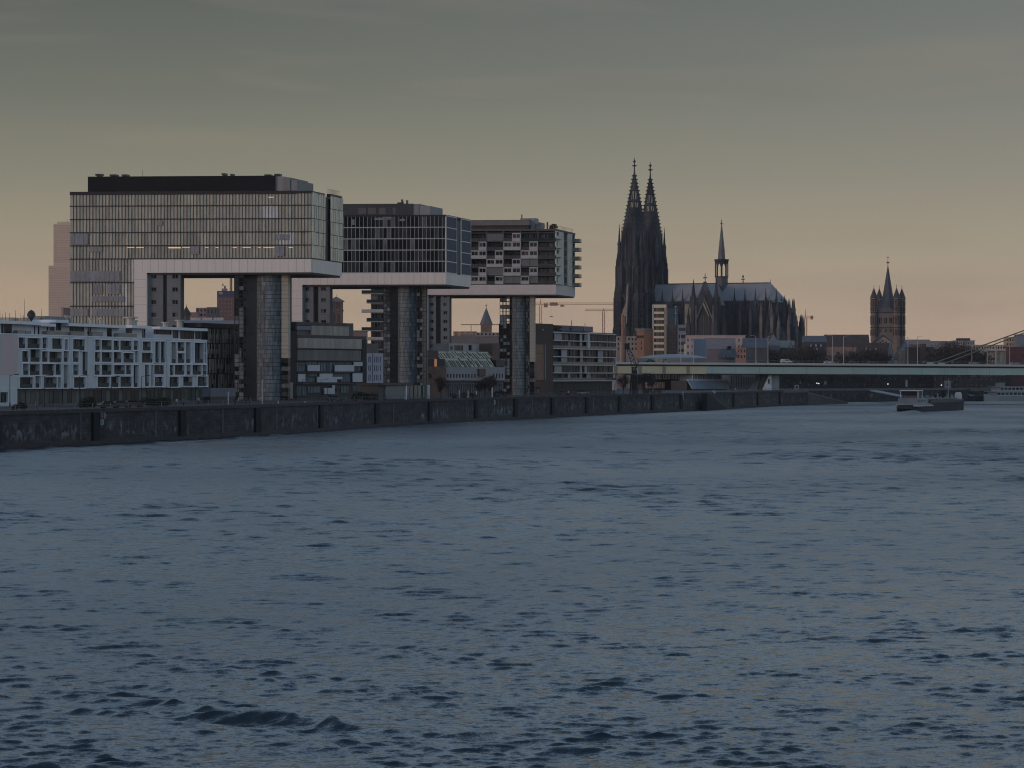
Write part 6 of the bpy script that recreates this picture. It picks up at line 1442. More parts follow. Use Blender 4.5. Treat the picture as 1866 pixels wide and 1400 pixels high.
bstrip('deck', mat('asphalt', (.05,.05,.05), .9), -.9, -.25, 2, BD-2); bstrip('deck_edge', mat('deck_edge_pale', (.48,.50,.48)), -1.0, 0, BD-2, BD+1.2)
uy = BF.u(1287)
bstrip('haunch', dkb, -1.8, -1.0, .4, BD-.4)
bstrip('girder', ypaint, -5.2, -1.8, 0, 1.2, 0, uy); bstrip('girder', gpaint, -5.0, -1.8, 0, 1.2, uy); bstrip('girder', gpaint, -5.0, -1.8, BD-1.2, BD)
bstrip('underside', mat('bridge_underside', (.09,.10,.10), .7), -3.2, -3.0, 1.21, BD-1.21)
# panel joints and stiffeners
for (px_) in (1148, 1163): pass
u_ = BF.u(1122)
while u_ < BW:
    mb = M(); z = ztop(u_); y_ = u_ < uy
    mb.box(BF, u_-(.9 if y_ else .06), u_+(.9 if y_ else .06), -.06, -.003, z-5.1, z-1.85); mb.build('web_stiffener', mat('stiffener_yellow', (.27,.26,.20), .7) if y_ else mat('stiffener_green', (.22,.31,.29), .6), br); u_ += 11.8
bstrip('cable_duct', mat('duct', (.12,.13,.13), .6), -5.6, -5.2, 3, 4)
# parapet
bstrip('handrail', mat('handrail', (.20,.21,.21), .5), 1.0, 1.1, -1.0, -.9)
proto = None
for i in range(96):
    uu = BW*i/96+.5; p = BF.P(uu, -.97, ztop(uu))
    if proto is None: mb = M(); mb.box(WF, p[0]-.05, p[0]+.05, p[1], p[1]+.06, p[2], p[2]+1.0); proto = mb.build('railing_post', greym, br); p0_ = p
    else: c = proto.copy(); COL.objects.link(c); c.location = (p[0]-p0_[0], p[1]-p0_[1], p[2]-p0_[2])
# stay cables rising to the right, anchored on the deck
for (pa, pb, yb, v) in ((1695, 1866, 602.5, 4), (1716, 1866, 607, 22)):
    ua = BF.u(pa, v); A = Vector(BF.P(ua, v, ztop(ua)-.2)); ub = BF.u(pb, v); B = Vector(BF.P(ub, v, BF.z(pb, yb, v))); B = A+(B-A)*2.2
    mb = M(); mb.tube(A, B, .27, n=8); mb.build('stay_cable', mat('cable_green', (.17,.18,.15), .6, spec=.2), br)
    mb = M(); mb.box(BF, ua-1.6, ua+1.6, v-.4, v+.4, ztop(ua)-.2, ztop(ua)+.8); mb.build('cable_anchor', gpaint, br)
# pier under the left part: slab plus slanting leg
u0, u1 = BF.u(1403, 6), BF.u(1420, 6); mb = M(); mb.box(BF, u0, u1, 6, 20, GZ, ztop(u0)-5.02); mb.build('pier_slab', mat('pier_concrete', (.34,.37,.41), .8, var=.08), br)
mb = M(); zt_ = ztop(u0)-5.02; zb_ = GZ; a, b = BF.u(1387,6), BF.u(1402.8,6); t_ = BF.u(1401,6); mb.slab(BF, [(a, zb_), (b, zb_), (b, zt_), (t_, zt_)], 4, 20); mb.build('pier_leg', mat('pier_pale_blue', (.6,.68,.75), .7), br)
mb = M(); mb.slab(BF, [(BF.u(1381.5,6), zb_), (BF.u(1386.8,6), zb_), (BF.u(1399,6), zt_), (BF.u(1389,6), zt_)], 5, 7.5); mb.build('pier_strut', dkb, br)
mb = M(); mb.box(BF, BF.u(1396.5,6), BF.u(1399,6), 3.85, 3.99, GZ+3, GZ+5.2); mb.build('pier_door', dkb, br)
mb = M(); mb.box(BF, BF.u(1120,8), BF.u(1124,8), 8, 20, GZ, ztop(BF.u(1122,8))-3.3); mb.build('pier_slab', mat('pier_concrete', (.34,.37,.41)), br)

# bridge lamps
def lamp_post(name, label, h, arm=2.2, th=.11, group=None, m_=None, double=False):
    r = thing(name, label, 'street lamp', (0,0,0), group); m_ = m_ or greym
    mb = M(); mb.lathe(WF, 0, 0, [(th*2.2, 0), (th*2.0, .8), (th*1.2, 1), (th*.8, h)], 8); mb.build('pole', m_, r)
    mb = M()
    for s_ in ((-1, 1) if double else (1,)): mb.tube((0,0,h-.1), (s_*arm,0,h+.15), th*.6, th*.45)
    mb.build('arm', m_, r)
    mb = M()
    for s_ in ((-1, 1) if double else (1,)): mb.box(WF, min(s_*arm, s_*(arm+.9)), max(s_*arm, s_*(arm+.9)), -.16, .16, h+.06, h+.22)
    mb.build('lamp_head', m_, r)
    return r
lw = mat('lamp_paint_pale', (.42,.42,.40), .5)
BL = [(1131,v,'at the left end of the bridge, beside the dark flats') for v in (1,)]+[(1240.5,1,'in front of the blue-grey office block'),(1263.5,22,'at the left edge of the pale blue block'),(1377.5,22,'left of the pair before the cathedral choir'),(1399.5,1,'right of the pair before the cathedral choir'),
      (1517,22,'left one of the pair before the long dark tiled hall'),(1537.3,1,'right one of the pair before the long dark tiled hall'),(1654.5,22,'just right of the romanesque church'),(1672,1,'second lamp right of the romanesque church'),(1771,22,'beside the white ribbed office block'),(1799,22,'before the columns of the cream arcade'),(1814.5,1,'right of the columns of the cream arcade'),(1840,22,'before the dark red shop')]
lp = None
tops = {1131:624,1240.5:609,1263.5:619,1377.5:612.5,1399.5:613,1517:612,1537.3:613,1654.5:615,1672:613.5,1771:630,1799:628,1814.5:622,1840:630}
for (px_, v, d) in BL:
    u_ = BF.u(px_, v); p = BF.P(u_, v, ztop(u_)-.25); hh = BF.z(px_, tops[px_], v)-p[2]
    lab = 'tall pale bridge lamp, '+d
    if lp is None: lp = lamp_post('bridge_lamp', lab, 11, 1.6, .13, 'lamp posts on the bridge', lw); lp.location = p; lp.scale = (1,1,hh/11)
    else: dup(lp, p, lab, rotz=0 if v == 1 else pi, scale=(1,1,hh/11))

# ================================================================= VEHICLES
def car(label, paint, name='parked_car', cat='car', van=False, group=None):
    r = thing(name, label, cat, (0,0,0), group); Lc, Wc = (4.4, 1.75) if not van else (5.2, 1.95)
    prof = [(-Lc/2,.35),(-Lc/2,.78),(-Lc/2+.25,.9),(-Lc*.22,.98),(Lc*.20,.98),(Lc/2-.15,.82),(Lc/2,.6),(Lc/2,.35)] if not van else [(-Lc/2,.4),(-Lc/2,1.15),(Lc*.3,1.15),(Lc/2-.1,.9),(Lc/2,.6),(Lc/2,.4)]
    mb = M(); mb.slab(WF, prof, -Wc/2, Wc/2); mb.build('body', paint, r)
    cab = [(-Lc*.40,.985),(-Lc*.30,1.42),(Lc*.04,1.45),(Lc*.22,.985)] if not van else [(-Lc*.495,1.155),(-Lc*.48,1.95),(Lc*.16,1.95),(Lc*.32,1.155)]
    mb = M(); mb.slab(WF, cab, -Wc*.43, Wc*.43); c = mb.build('cabin', glassB if not van else paint, r)
    mb = M(); zt = cab[1][1]; mb.box(WF, cab[1][0]+.05, cab[2][0]-.05, -Wc*.41, Wc*.41, zt+.003, zt+.05); mb.build('roof', paint, r)
    if van: mb = M(); mb.box(WF, -Lc*.2, Lc*.18, -Wc*.44, Wc*.44, 1.3, 1.75); mb.build('window', glassB, r)
    for x_ in (-Lc*.31, Lc*.31):
        for s_ in (-1, 1):
            mb = M(); mb.tube((x_, s_*(Wc/2-.18), .33), (x_, s_*(Wc/2+.01), .33), .33, n=14); w = mb.build('wheel', mat('tyre', (.02,.02,.02), .9), r)
    for s_ in (-1, 1):
        mb = M(); mb.box(WF, Lc/2-.06, Lc/2+.02, s_*Wc*.36-.15, s_*Wc*.36+.15, .58, .74); mb.build('headlight', mat('headlight_glass', (.5,.5,.5), .2), r)
    return r
pw = mat('car_white', (.55,.55,.55), .35, var=.03); pb = mat('car_black', (.03,.032,.036), .3, var=.05); pg = mat('car_silver', (.28,.29,.30), .3, var=.05); prd = mat('car_dark_blue', (.04,.05,.08), .3)
bg_ = 'vehicles crossing the bridge'
for (px_, lab, pt_, van, v) in ((1433,'white van on the bridge just right of the lamp pair near the choir',pw,True,3.5),(1452,'dark car close behind the white van on the bridge',pb,False,3.5),(1510,'white car on the bridge passing the left lamp of the hall pair',pw,False,3.5),(1556,'black car on the bridge below the long dark tiled hall',pb,False,3.5),
      (1185,'dark car on the bridge below the striped high-rise',pb,False,3.5),(1213,'silver car on the bridge before the zinc dome',pg,False,3.5),(1690,'dark car on the bridge under the lower ends of the stay cables',prd,False,9),(1742,'black car on the bridge between the stay cables and the white ribbed office',pb,False,3.5),(1774,'pale car on the bridge below the cream arcaded building',pg,False,3.5),(1850,'silver car at the right end of the bridge',pg,False,3.5),(1590,'dark blue car on the bridge left of the tall narrow gable',prd,False,9)):
    u_ = BF.u(px_, v); c = car(lab, pt_, 'van' if van else 'car', 'van' if van else 'car', van, bg_); c.location = BF.P(u_, v, ztop(u_)-.1); c.rotation_euler = (0,0,math.atan2(BF.U[1], BF.U[0]))
def at(px_, Y, z=GZ): return (X(px_, Y), Y, z)
qg = 'cars parked along the promenade'
for (px_, Y, lab, pt_, rz, sc_) in ((200,655,'black car parked before the white apartment row, nearest the hexagonal sign',pb,.45,1.0),(222,668,'second black car before the white apartment row',prd,.45,1.0),(243,680,'third dark car parked before the white apartment row',pb,.45,1.0),
      (610,845,'dark car parked below the stepped office block with white panels',prd,.6,1.0),(1062,1150,'pale car parked under the dark grid-fronted flats',pg,.3,1.0),(1028,1120,'dark car parked at the corner of the tan brick house',pb,.3,1.0),(1196,1262,'black car on the quay under the yellow part of the bridge',pb,.5,1.0)):
    c = car(lab, pt_, 'parked_car', 'car', False, qg); c.location = at(px_, Y); c.rotation_euler = (0,0,rz)
# grey container beside the louvred building
r = thing('container', 'long grey site container near the foot of the first glass shaft', 'container', at(407, 800)); F = frame(384, 795, 430, 805)
mb = M(); zt = F.z(407, 707.5); zb = F.z(407, 723); mb.box(F, 0, F.W*.97, 0, 2.5, zb, zt)
mb.build('box', mat('container_grey', (.17,.18,.215), .6, var=.06), r)
mb = M(); 
for i in range(18): mb.box(F, F.W*.97*i/18+.05, F.W*.97*i/18+.12, -.05, -.003, zb+.1, zt-.1)
mb.build('rib', mat('container_rib', (.14,.15,.18), .6), r)
mb = M(); mb.lathe(Frame(F.P(F.W*.97,1.25,0)[:2], F.U, F.V), 0, 0, [(1.25,zb),(1.2,zt-.3),(.8,zt)], 12); mb.box(F, .3, F.W-.5, .3, 2.2, GZ, zb-.01); mb.build('undercarriage', darkm, r)

# ================================================================= QUAY FURNITURE
lp2 = None; dk_ = mat('lamp_black', (.02,.022,.026), .5)
PL = [(18,685,684,'at far left before the plain white end bay'),(81,690,685,'second from the left edge, before the white apartment row'),(145,700,685,'third from the left edge, before the white apartment row'),(203,712,687,'standing beside the dark cars, before the white apartments'),(258,725,686,'in the blue-grey gap of the white apartment front'),(311,740,690,'near the right end of the white apartment front'),(361,752,686,'at the last bay of the white apartment front'),
      (433,790,674,'with twin arms just left of the first glass shaft'),(551,840,692,'left one below the stepped office block'),(585,850,692,'right one below the stepped office block'),(836,965,694,'before the old warehouse colonnade'),(897,985,696,'before the right end of the old warehouse'),(955,1010,705,'at the foot of the third glass shaft'),(1120,1170,700,'at the right corner of the dark flats'),(1204,1200,700,'on the quay under the yellow girder panels')]
for (px_, Y, yt, d) in PL:
    hh = Z(yt, Y)-GZ; lab = 'slim dark promenade lamp '+d
    if lp2 is None: lp2 = lamp_post('street_lamp', lab, 6, 1.0, .07, 'lamp posts along the promenade', dk_); lp2.location = at(px_, Y); lp2.scale = (1,1,hh/6)
    else: dup(lp2, at(px_, Y), lab, rotz=random.choice((0, .3, -.3)), scale=(1,1,hh/6))
# white bollard-like poles
pc = None
for (px_, Y, y0, d) in ((478,745,692,'before the first glass shaft, taller one'),(416,735,714,'left of the first glass shaft beside the container'),(837,960,711,'first of three short ones before the warehouse'),(853,965,712,'second of three short ones before the warehouse'),(868,970,713,'third of three short ones before the warehouse'),(897,985,706,'before the brown stair tower of the warehouse'),(507,772,731,'short thick one on the quay below the cream shaft'),(556,790,731,'short thick one on the quay below the stepped offices')):
    hh = Z(y0, Y)-GZ; lab = 'white post standing '+d
    if pc is None:
        pc = thing('white_post', lab, 'post', at(px_, Y), 'white posts on the promenade'); mb = M(); x_, y_, z_ = at(px_, Y); mb.lathe(WF, x_, y_, [(.16, GZ),(.14, GZ+hh*.96),(.05, GZ+hh)], 8); mb.build('shaft', mat('white_paint', (.5,.52,.54), .6), pc)
        mb = M(); mb.lathe(WF, x_, y_, [(.3, GZ),(.26, GZ+.2)], 8); mb.build('base', greym, pc); h0 = hh
    else: dup(pc, at(px_, Y), lab, scale=(1,1,hh/h0))
# hexagonal navigation sign on the quay wall with plate below
def nav_sign():
    Y = X(185, 1)  # direction only
    # point on the quay wall line under this column
    a, b = QUAY[3], QUAY[4]; t = (185-CX)/FPX; s_ = (t*a[1]-a[0])/((b[0]-a[0])-t*(b[1]-a[1])); p = (a[0]+(b[0]-a[0])*s_, a[1]+(b[1]-a[1])*s_)
    Y = p[1]-1.3; F = Frame((X(185.5, Y), Y), (.985,-.17), (.17,.985)); r = thing('navigation_sign', 'red-bordered hexagonal waterway sign with a white plate below, fixed on the quay wall', 'sign', (X(185.5,Y), Y, Z(766,Y)))
    zc = Z(757.6, Y); w, h = .86, .62
    hexa = lambda k: [(-w*k,zc),(-w*k*.72,zc+h*k),(w*k*.72,zc+h*k),(w*k,zc),(w*k*.72,zc-h*k),(-w*k*.72,zc-h*k)]
    mb = M(); mb.slab(F, hexa(1), 0, .08); mb.build('border', mat('sign_pink_white', (.50,.42,.46), .5), r)
    mb = M(); mb.box(F, -w*.62, w*.62, -.02, -.002, zc-h*.92, zc+h*.92); mb.build('face', mat('sign_red', (.16,.055,.09), .5), r)
    mb = M()
    for (a_, b_, c_, d_) in ((-.33,-.26,-.3,.42),(-.05,.0,-.42,.42)): mb.box(F, a_, b_, -.035, -.021, zc+c_, zc+d_)
    mb.slab(F, [(.05,zc+.08),(.3,zc+.08),(.3,zc+.2),(.17,zc+.36)], -.035, -.021); mb.slab(F, [(.05,zc-.08),(.3,zc-.08),(.3,zc-.2),(.17,zc-.36)], -.035, -.021)
    mb.build('symbol', mat('sign_white', (.55,.52,.55), .5), r)
    mb = M(); mb.box(F, -.42, .42, 0, .06, zc-h-1.15, zc-h-.1); mb.build('plate', mat('sign_plate', (.42,.48,.55), .5), r)
    mb = M(); mb.box(F, -.04, .04, -.02, -.002, zc-h-1.0, zc-h-.25); mb.box(F, -.2, .2, -.02, -.003, zc-h-.68, zc-h-.6); mb.build('plate_symbol', mat('plate_blue', (.12,.17,.25), .5), r)
    mb = M(); mb.box(F, -.05, .05, .08, 2.2, zc-.1, zc+.1); mb.box(F, -.05, .05, .061, .12, zc-h-1.2, zc+h); mb.build('bracket', darkm, r)
nav_sign()
# small oval white board on the quay wall
a, b = QUAY[5], QUAY[6]; t = (901-CX)/FPX; s_ = (t*a[1]-a[0])/((b[0]-a[0])-t*(b[1]-a[1])); p = (a[0]+(b[0]-a[0])*s_, a[1]+(b[1]-a[1])*s_)
r = thing('mooring_board', 'small white upright oval board fixed on the quay wall below the old warehouse', 'sign', (p[0], p[1]-.7, Z(738,p[1]))); F = Frame((p[0],p[1]-.7), (1,0), (0,1)); zc = Z(733.4,p[1]); mb = M()
mb.slab(F, [(.33*cos(k*pi/8), zc+.78*sin(k*pi/8)) for k in range(16)], 0, .08); mb.build('board', mat('sign_white2', (.62,.62,.64), .5), r)
mb = M(); mb.slab(F, [(.12*cos(k*pi/6), zc+.4*sin(k*pi/6)) for k in range(12)], -.03, -.002); mb.build('mark', mat('sign_mark', (.3,.32,.35), .5), r)
# long white mooring board on the wall below the bridge start
def wall_board(px_, y0, y1, w_, i0, lab, mm):
    a, b = QUAY[i0], QUAY[i0+1]; t = (px_-CX)/FPX; s_ = (t*a[1]-a[0])/((b[0]-a[0])-t*(b[1]-a[1])); p = (a[0]+(b[0]-a[0])*s_, a[1]+(b[1]-a[1])*s_)
    r = thing('ladder_board', lab, 'sign', (p[0], p[1]-1, Z(y1,p[1]))); F = Frame((p[0],p[1]-1), (1,0), (0,1)); z0, z1 = Z(y1,p[1]), Z(y0,p[1]); mb = M()
    mb.slab(F, [(-w_*.3,z1),(w_*.4,z1),(w_*.5,z0+(z1-z0)*.35),(w_*.3,z0),(0,z0+(z1-z0)*.4),(-w_*.5,z0+(z1-z0)*.7)], 0, .1); mb.build('board', mm, r)
wall_board(1243.5, 713, 730.5, 1.0, 7, 'tall narrow pale board hanging on the quay wall under the bridge', mat('board_pale', (.40,.38,.42), .6))
# stone stair running down the quay near the far end
a, b = QUAY[8], QUAY[9]; F = Frame(a, (b[0]-a[0], b[1]-a[1]), (-(b[1]-a[1]), b[0]-a[0])); r = thing('quay_stair', 'dark flight of steps slanting down the quay wall near its far end', 'stairs', (*F.P(20,-2,0)[:2], 0))
mb = M(); n = 22
u0, u1 = F.u(1288,-2.6), F.u(1322,-2.6)
for i in range(n): mb.box(F, u0+(u1-u0)*i/n, u0+(u1-u0)*(i+1)/n-.01, -2.8, -.8, -1, GZ-(GZ-.4)*(i+.5)/n)
mb.build('steps', mat('stair_dark', (.014,.015,.018), .9), r)
mb = M(); mb.tube(F.P(u0,-2.8,GZ+1), F.P(u1,-2.8,1.4), .06); mb.build('handrail', greym, r)
wall_board(1300, 712, 719.5, 1.6, 8, 'short slanted pale board above the quay steps', mat('board_pale', (.40,.38,.42), .6))

# ---------------- old harbour crane on the quay before the bridge
def harbour_crane():
    Y = 1185; x = X(1155, Y); r = thing('harbour_crane', 'old black harbour crane with a lattice jib standing before the left end of the bridge', 'harbour crane', (x, Y, GZ)); zz = lambda y: Z(y, Y); xx = lambda p: X(p, Y)
    mb = M()
    for (a, b) in ((-1,-1),(1,-1),(-1,1),(1,1)): mb.tube((x+a*1.3, Y+b*1.5, GZ), (x+a*.9, Y+b*1.0, zz(684)), .28, .24, 5)
    for z in np.linspace(GZ+1, zz(688), 5): mb.box(WF, x-1.2, x+1.2, Y-1.2, Y+1.2, z, z+.15)
    mb.box(WF, x-.75, x+.75, Y-.75, Y+.75, GZ, zz(684)); mb.build('tower', blackm, r)
    mb = M(); mb.lathe(WF, x, Y, [(1.2,zz(684)),(2.9,zz(683.5)),(2.9,zz(681.5)),(1.5,zz(681))], 12); mb.build('platform', mat('crane_platform', (.10,.10,.10), .7), r)
    mb = M(); mb.box(WF, xx(1151), xx(1161), Y-1.2, Y+1.2, zz(681), zz(670.5)); mb.gable(WF, xx(1150.5), xx(1161.5), Y-1.4, Y+1.4, zz(670.5)+.01, zz(669)); mb.build('cab', mat('crane_cab', (.035,.028,.026), .7), r)
    for p_ in (1153, 1156, 1159): mb = M(); mb.box(WF, xx(p_), xx(p_+1.6), Y-1.27, Y-1.203, zz(670.3)+-.9, zz(671)); mb.build('window', mat('cab_window', (.25,.27,.28), .3), r)
    mb = M(); A, B = Vector((xx(1157),Y,zz(669))), Vector((xx(1142.5),Y,zz(629)))
    for (s_, t_) in ((-.55,-.5),(.55,-.5),(-.55,.5),(.55,.5)):
        o1 = Vector((s_*1.7, t_, 0)); o2 = Vector((s_*.9, t_*.5, 0)); mb.tube(A+o1, B+o2, .16, .13, 4)
    n = 12
    for i in range(n):
        p = A.lerp(B, i/n); q_ = A.lerp(B, (i+1)/n); w1 = 1.7*(1-i/n)+.9*(i/n); w2 = 1.7*(1-(i+1)/n)+.9*((i+1)/n); sg = 1 if i % 2 else -1
        mb.tube(p+Vector((-.55*w1*sg,-.4,0)), q_+Vector((.55*w2*sg,-.4,0)), .12, n=4); mb.tube(p+Vector((-.55*w1*sg,.4,0)), q_+Vector((.55*w2*sg,.4,0)), .12, n=4)
    mb.box(WF, B[0]-.9, B[0]+.9, Y-.6, Y+.6, B[2]-1.6, B[2]+.6); mb.build('jib', blackm, r)
    mb = M(); mb.tube((xx(1160),Y,zz(671)), (xx(1164),Y,zz(658)), .2, n=4); mb.tube((xx(1164),Y,zz(658)), (xx(1147),Y,zz(640)), .08, n=4); mb.tube((xx(1164),Y,zz(658)), (xx(1156),Y,zz(668)), .1, n=4); mb.build('backstay', blackm, r)
    mb = M(); mb.tube((B[0]-.5,Y,B[2]), (B[0]-.5,Y,zz(660)), .05, n=4); mb.build('hoist_rope', blackm, r)
harbour_crane()

# ---------------- buildings below the bridge
def museum():
    F = frame(1172, 1530, 1256, 1536); Wd = F.W; r = thing('arcaded_warehouse', 'grey arcaded warehouse seen beneath the yellow girder panels', 'warehouse', (*F.P(Wd/2, 5, 0)[:2], GZ)); 
    mb = M(); mb.box(F, 0, Wd, .6, 8, GZ, F.z(1214,677)); mb.build('body', mat('museum_dark', (.045,.043,.045), .8), r)
    mb = M()
    for i in range(5):
        a = Wd*(.07+.185*i); 
        for j in range(5): mb.box(F, a+j*.75, a+j*.75+.3, .2, .5, F.z(1214,690), F.z(1214,681)+.25*(2-abs(j-2)))
        mb.box(F, a-.1, a+3.4, .2, .55, F.z(1214,691.2), F.z(1214,690)-.02)
    mb.build('arcade', mat('museum_pale', (.7,.69,.68), .8), r)
    mb = M()
    for i in range(12): mb.box(F, Wd*(.06+.035*i), Wd*(.06+.035*i)+.45, .1, .55, GZ+.8, F.z(1214,696.5))
    for i in range(6): mb.box(F, Wd*(.74+.035*i), Wd*(.74+.035*i)+.45, .1, .55, GZ+1.6, F.z(1214,697))
    mb.build('column', mat('museum_pale', (.7,.69,.68)), r)
    mb = M(); mb.box(F, 0, Wd, -.5, .19, F.z(1214,695), F.z(1214,692)); mb.build('canopy', darkm, r)
museum()
def greenhouse():
    F = frame(1257, 1500, 1331, 1530); Wd = F.W; r = thing('glass_hall', 'blue-grey glass hall with a sloping ribbed front beneath the green girder', 'hall', (*F.P(Wd/2, 4, 0)[:2], GZ)); P = F.P
    z0, z1 = GZ+.6, F.z(1294,693.5)
    mb = M(); n = 26
    for i in range(n):
        a, b = Wd*i/n+.06, Wd*(i+1)/n-.06; mb.add([P(a,-1.2,z0),P(b,-1.2,z0),P(b-.25,1.2,z1),P(a-.25,1.2,z1)], [(0,1,2,3)], random.random())
    mb.build('sloping_glass', panes('hall_glass', [(0,(.08,.14,.20)),(.4,(.15,.22,.29)),(.7,(.26,.32,.37))], .15), r, orient=False)
    mb = M()
    for i in range(n+1): a = Wd*i/n; mb.tube(P(a,-1.25,z0), P(a-.25,1.15,z1), .08, n=4)
    mb.box(F, -.3, Wd+.3, .9, 1.5, z1, z1+.45); mb.build('glazing_bar', mat('bar_white', (.65,.7,.75), .5), r)
    mb = M(); mb.box(F, 0, Wd, 1.6, 10, GZ, z1-.1); mb.build('body', mat('hall_body', (.03,.035,.045), .7), r)
    mb = M(); mb.box(F, Wd*.2, Wd*.92, 3, 10, z1-.09, F.z(1294,678)); mb.build('upper_storey', mat('hall_upper', (.14,.175,.19), .6), r)
    mb = M()
    for i in range(18): a = Wd*(.2+.04*i); mb.box(F, a, a+.14, 2.8, 2.99, z1, F.z(1294,680))
    mb.build('mullion', mat('bar_white', (.65,.7,.75)), r)
greenhouse()
block('brown colonnaded house between the glass hall and the bridge pier', 1331, 1353, 681, 1600, 10, mat('brown_house', (.12,.095,.09), .9), rows=1, cols=5, ws=(.4,.85), yb=708)
block('blue-grey low house with upright bars left of the bridge pier', 1353, 1382, 680, 1620, 10, mat('bluegrey_low', (.06,.075,.085), .8), rows=1, cols=9, ws=(.5,.5), yb=708, glass=glassW)
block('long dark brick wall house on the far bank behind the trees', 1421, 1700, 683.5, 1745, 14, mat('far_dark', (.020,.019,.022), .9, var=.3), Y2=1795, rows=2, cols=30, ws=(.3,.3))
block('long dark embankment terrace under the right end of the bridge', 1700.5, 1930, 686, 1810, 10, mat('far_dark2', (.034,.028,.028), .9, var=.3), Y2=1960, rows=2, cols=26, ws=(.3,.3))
block('small white kiosk on the far bank right of the bridge pier', 1448.5, 1456, 701.5, 1640, 3, mat('kiosk_white', (.36,.35,.36), .7), rows=1, cols=1, ws=(.5,.6), yb=710)
block('pale square cabin on the far bank above the barge wheelhouse', 1721, 1733, 694, 1790, 3, mat('cabin_pale', (.20,.22,.27), .7), rows=1, cols=1, ws=(.3,.3))
for (px_, y0, y1, w_, lab) in ((1459,692,700,4,'small pale triangular board among far bank trees, left'),(1504,695,701,4.5,'small square pale board among the dark trees under the bridge'),(1652,693,705,4,'narrow teal banner among the far bank trees left of the barge')):
    Y = 1690; rb = thing('notice_board', lab, 'sign', (X(px_,Y),Y,GZ)); mb = M(); mb.box(WF, X(px_-w_/2,Y), X(px_+w_/2,Y), Y, Y+.1, Z(y1,Y), Z(y0,Y)); mb.build('board', mat('board_grey', (.22,.23,.24), .6), rb); mb = M(); mb.box(WF, X(px_,Y)-.1, X(px_,Y)+.1, Y+.11, Y+.2, GZ, Z(y1,Y)+.3); mb.build('post', darkm, rb)
lf = None
for (px_, y, lab) in ((1488.5,698.5,'left of the two lit white lamps under the bridge'),(1492,699,'right of the two lit white lamps under the bridge'),(1618,700,'small lit lamp among the far trees left of the barge'),(1715.5,702,'bright lit lamp beside the pale far bank cabin')):
    Y = 1680; 
    rl = thing('lit_lamp', lab, 'street lamp', (X(px_,Y),Y,GZ), 'lit lamps on the far bank'); mb = M(); mb.tube((X(px_,Y),Y,GZ), (X(px_,Y),Y,Z(y+1.2,Y)), .09); mb.build('pole', darkm, rl)
    mb = M(); mb.lathe(WF, X(px_,Y), Y, [(.05,Z(y+1.2,Y)),(.32,Z(y+.4,Y)),(.32,Z(y-.4,Y)),(.05,Z(y-1,Y))], 8); mb.build('lamp_head', mat('lamp_lit', (.8,.8,.8), .5, emit=(1,.92,.85,.9)), rl)

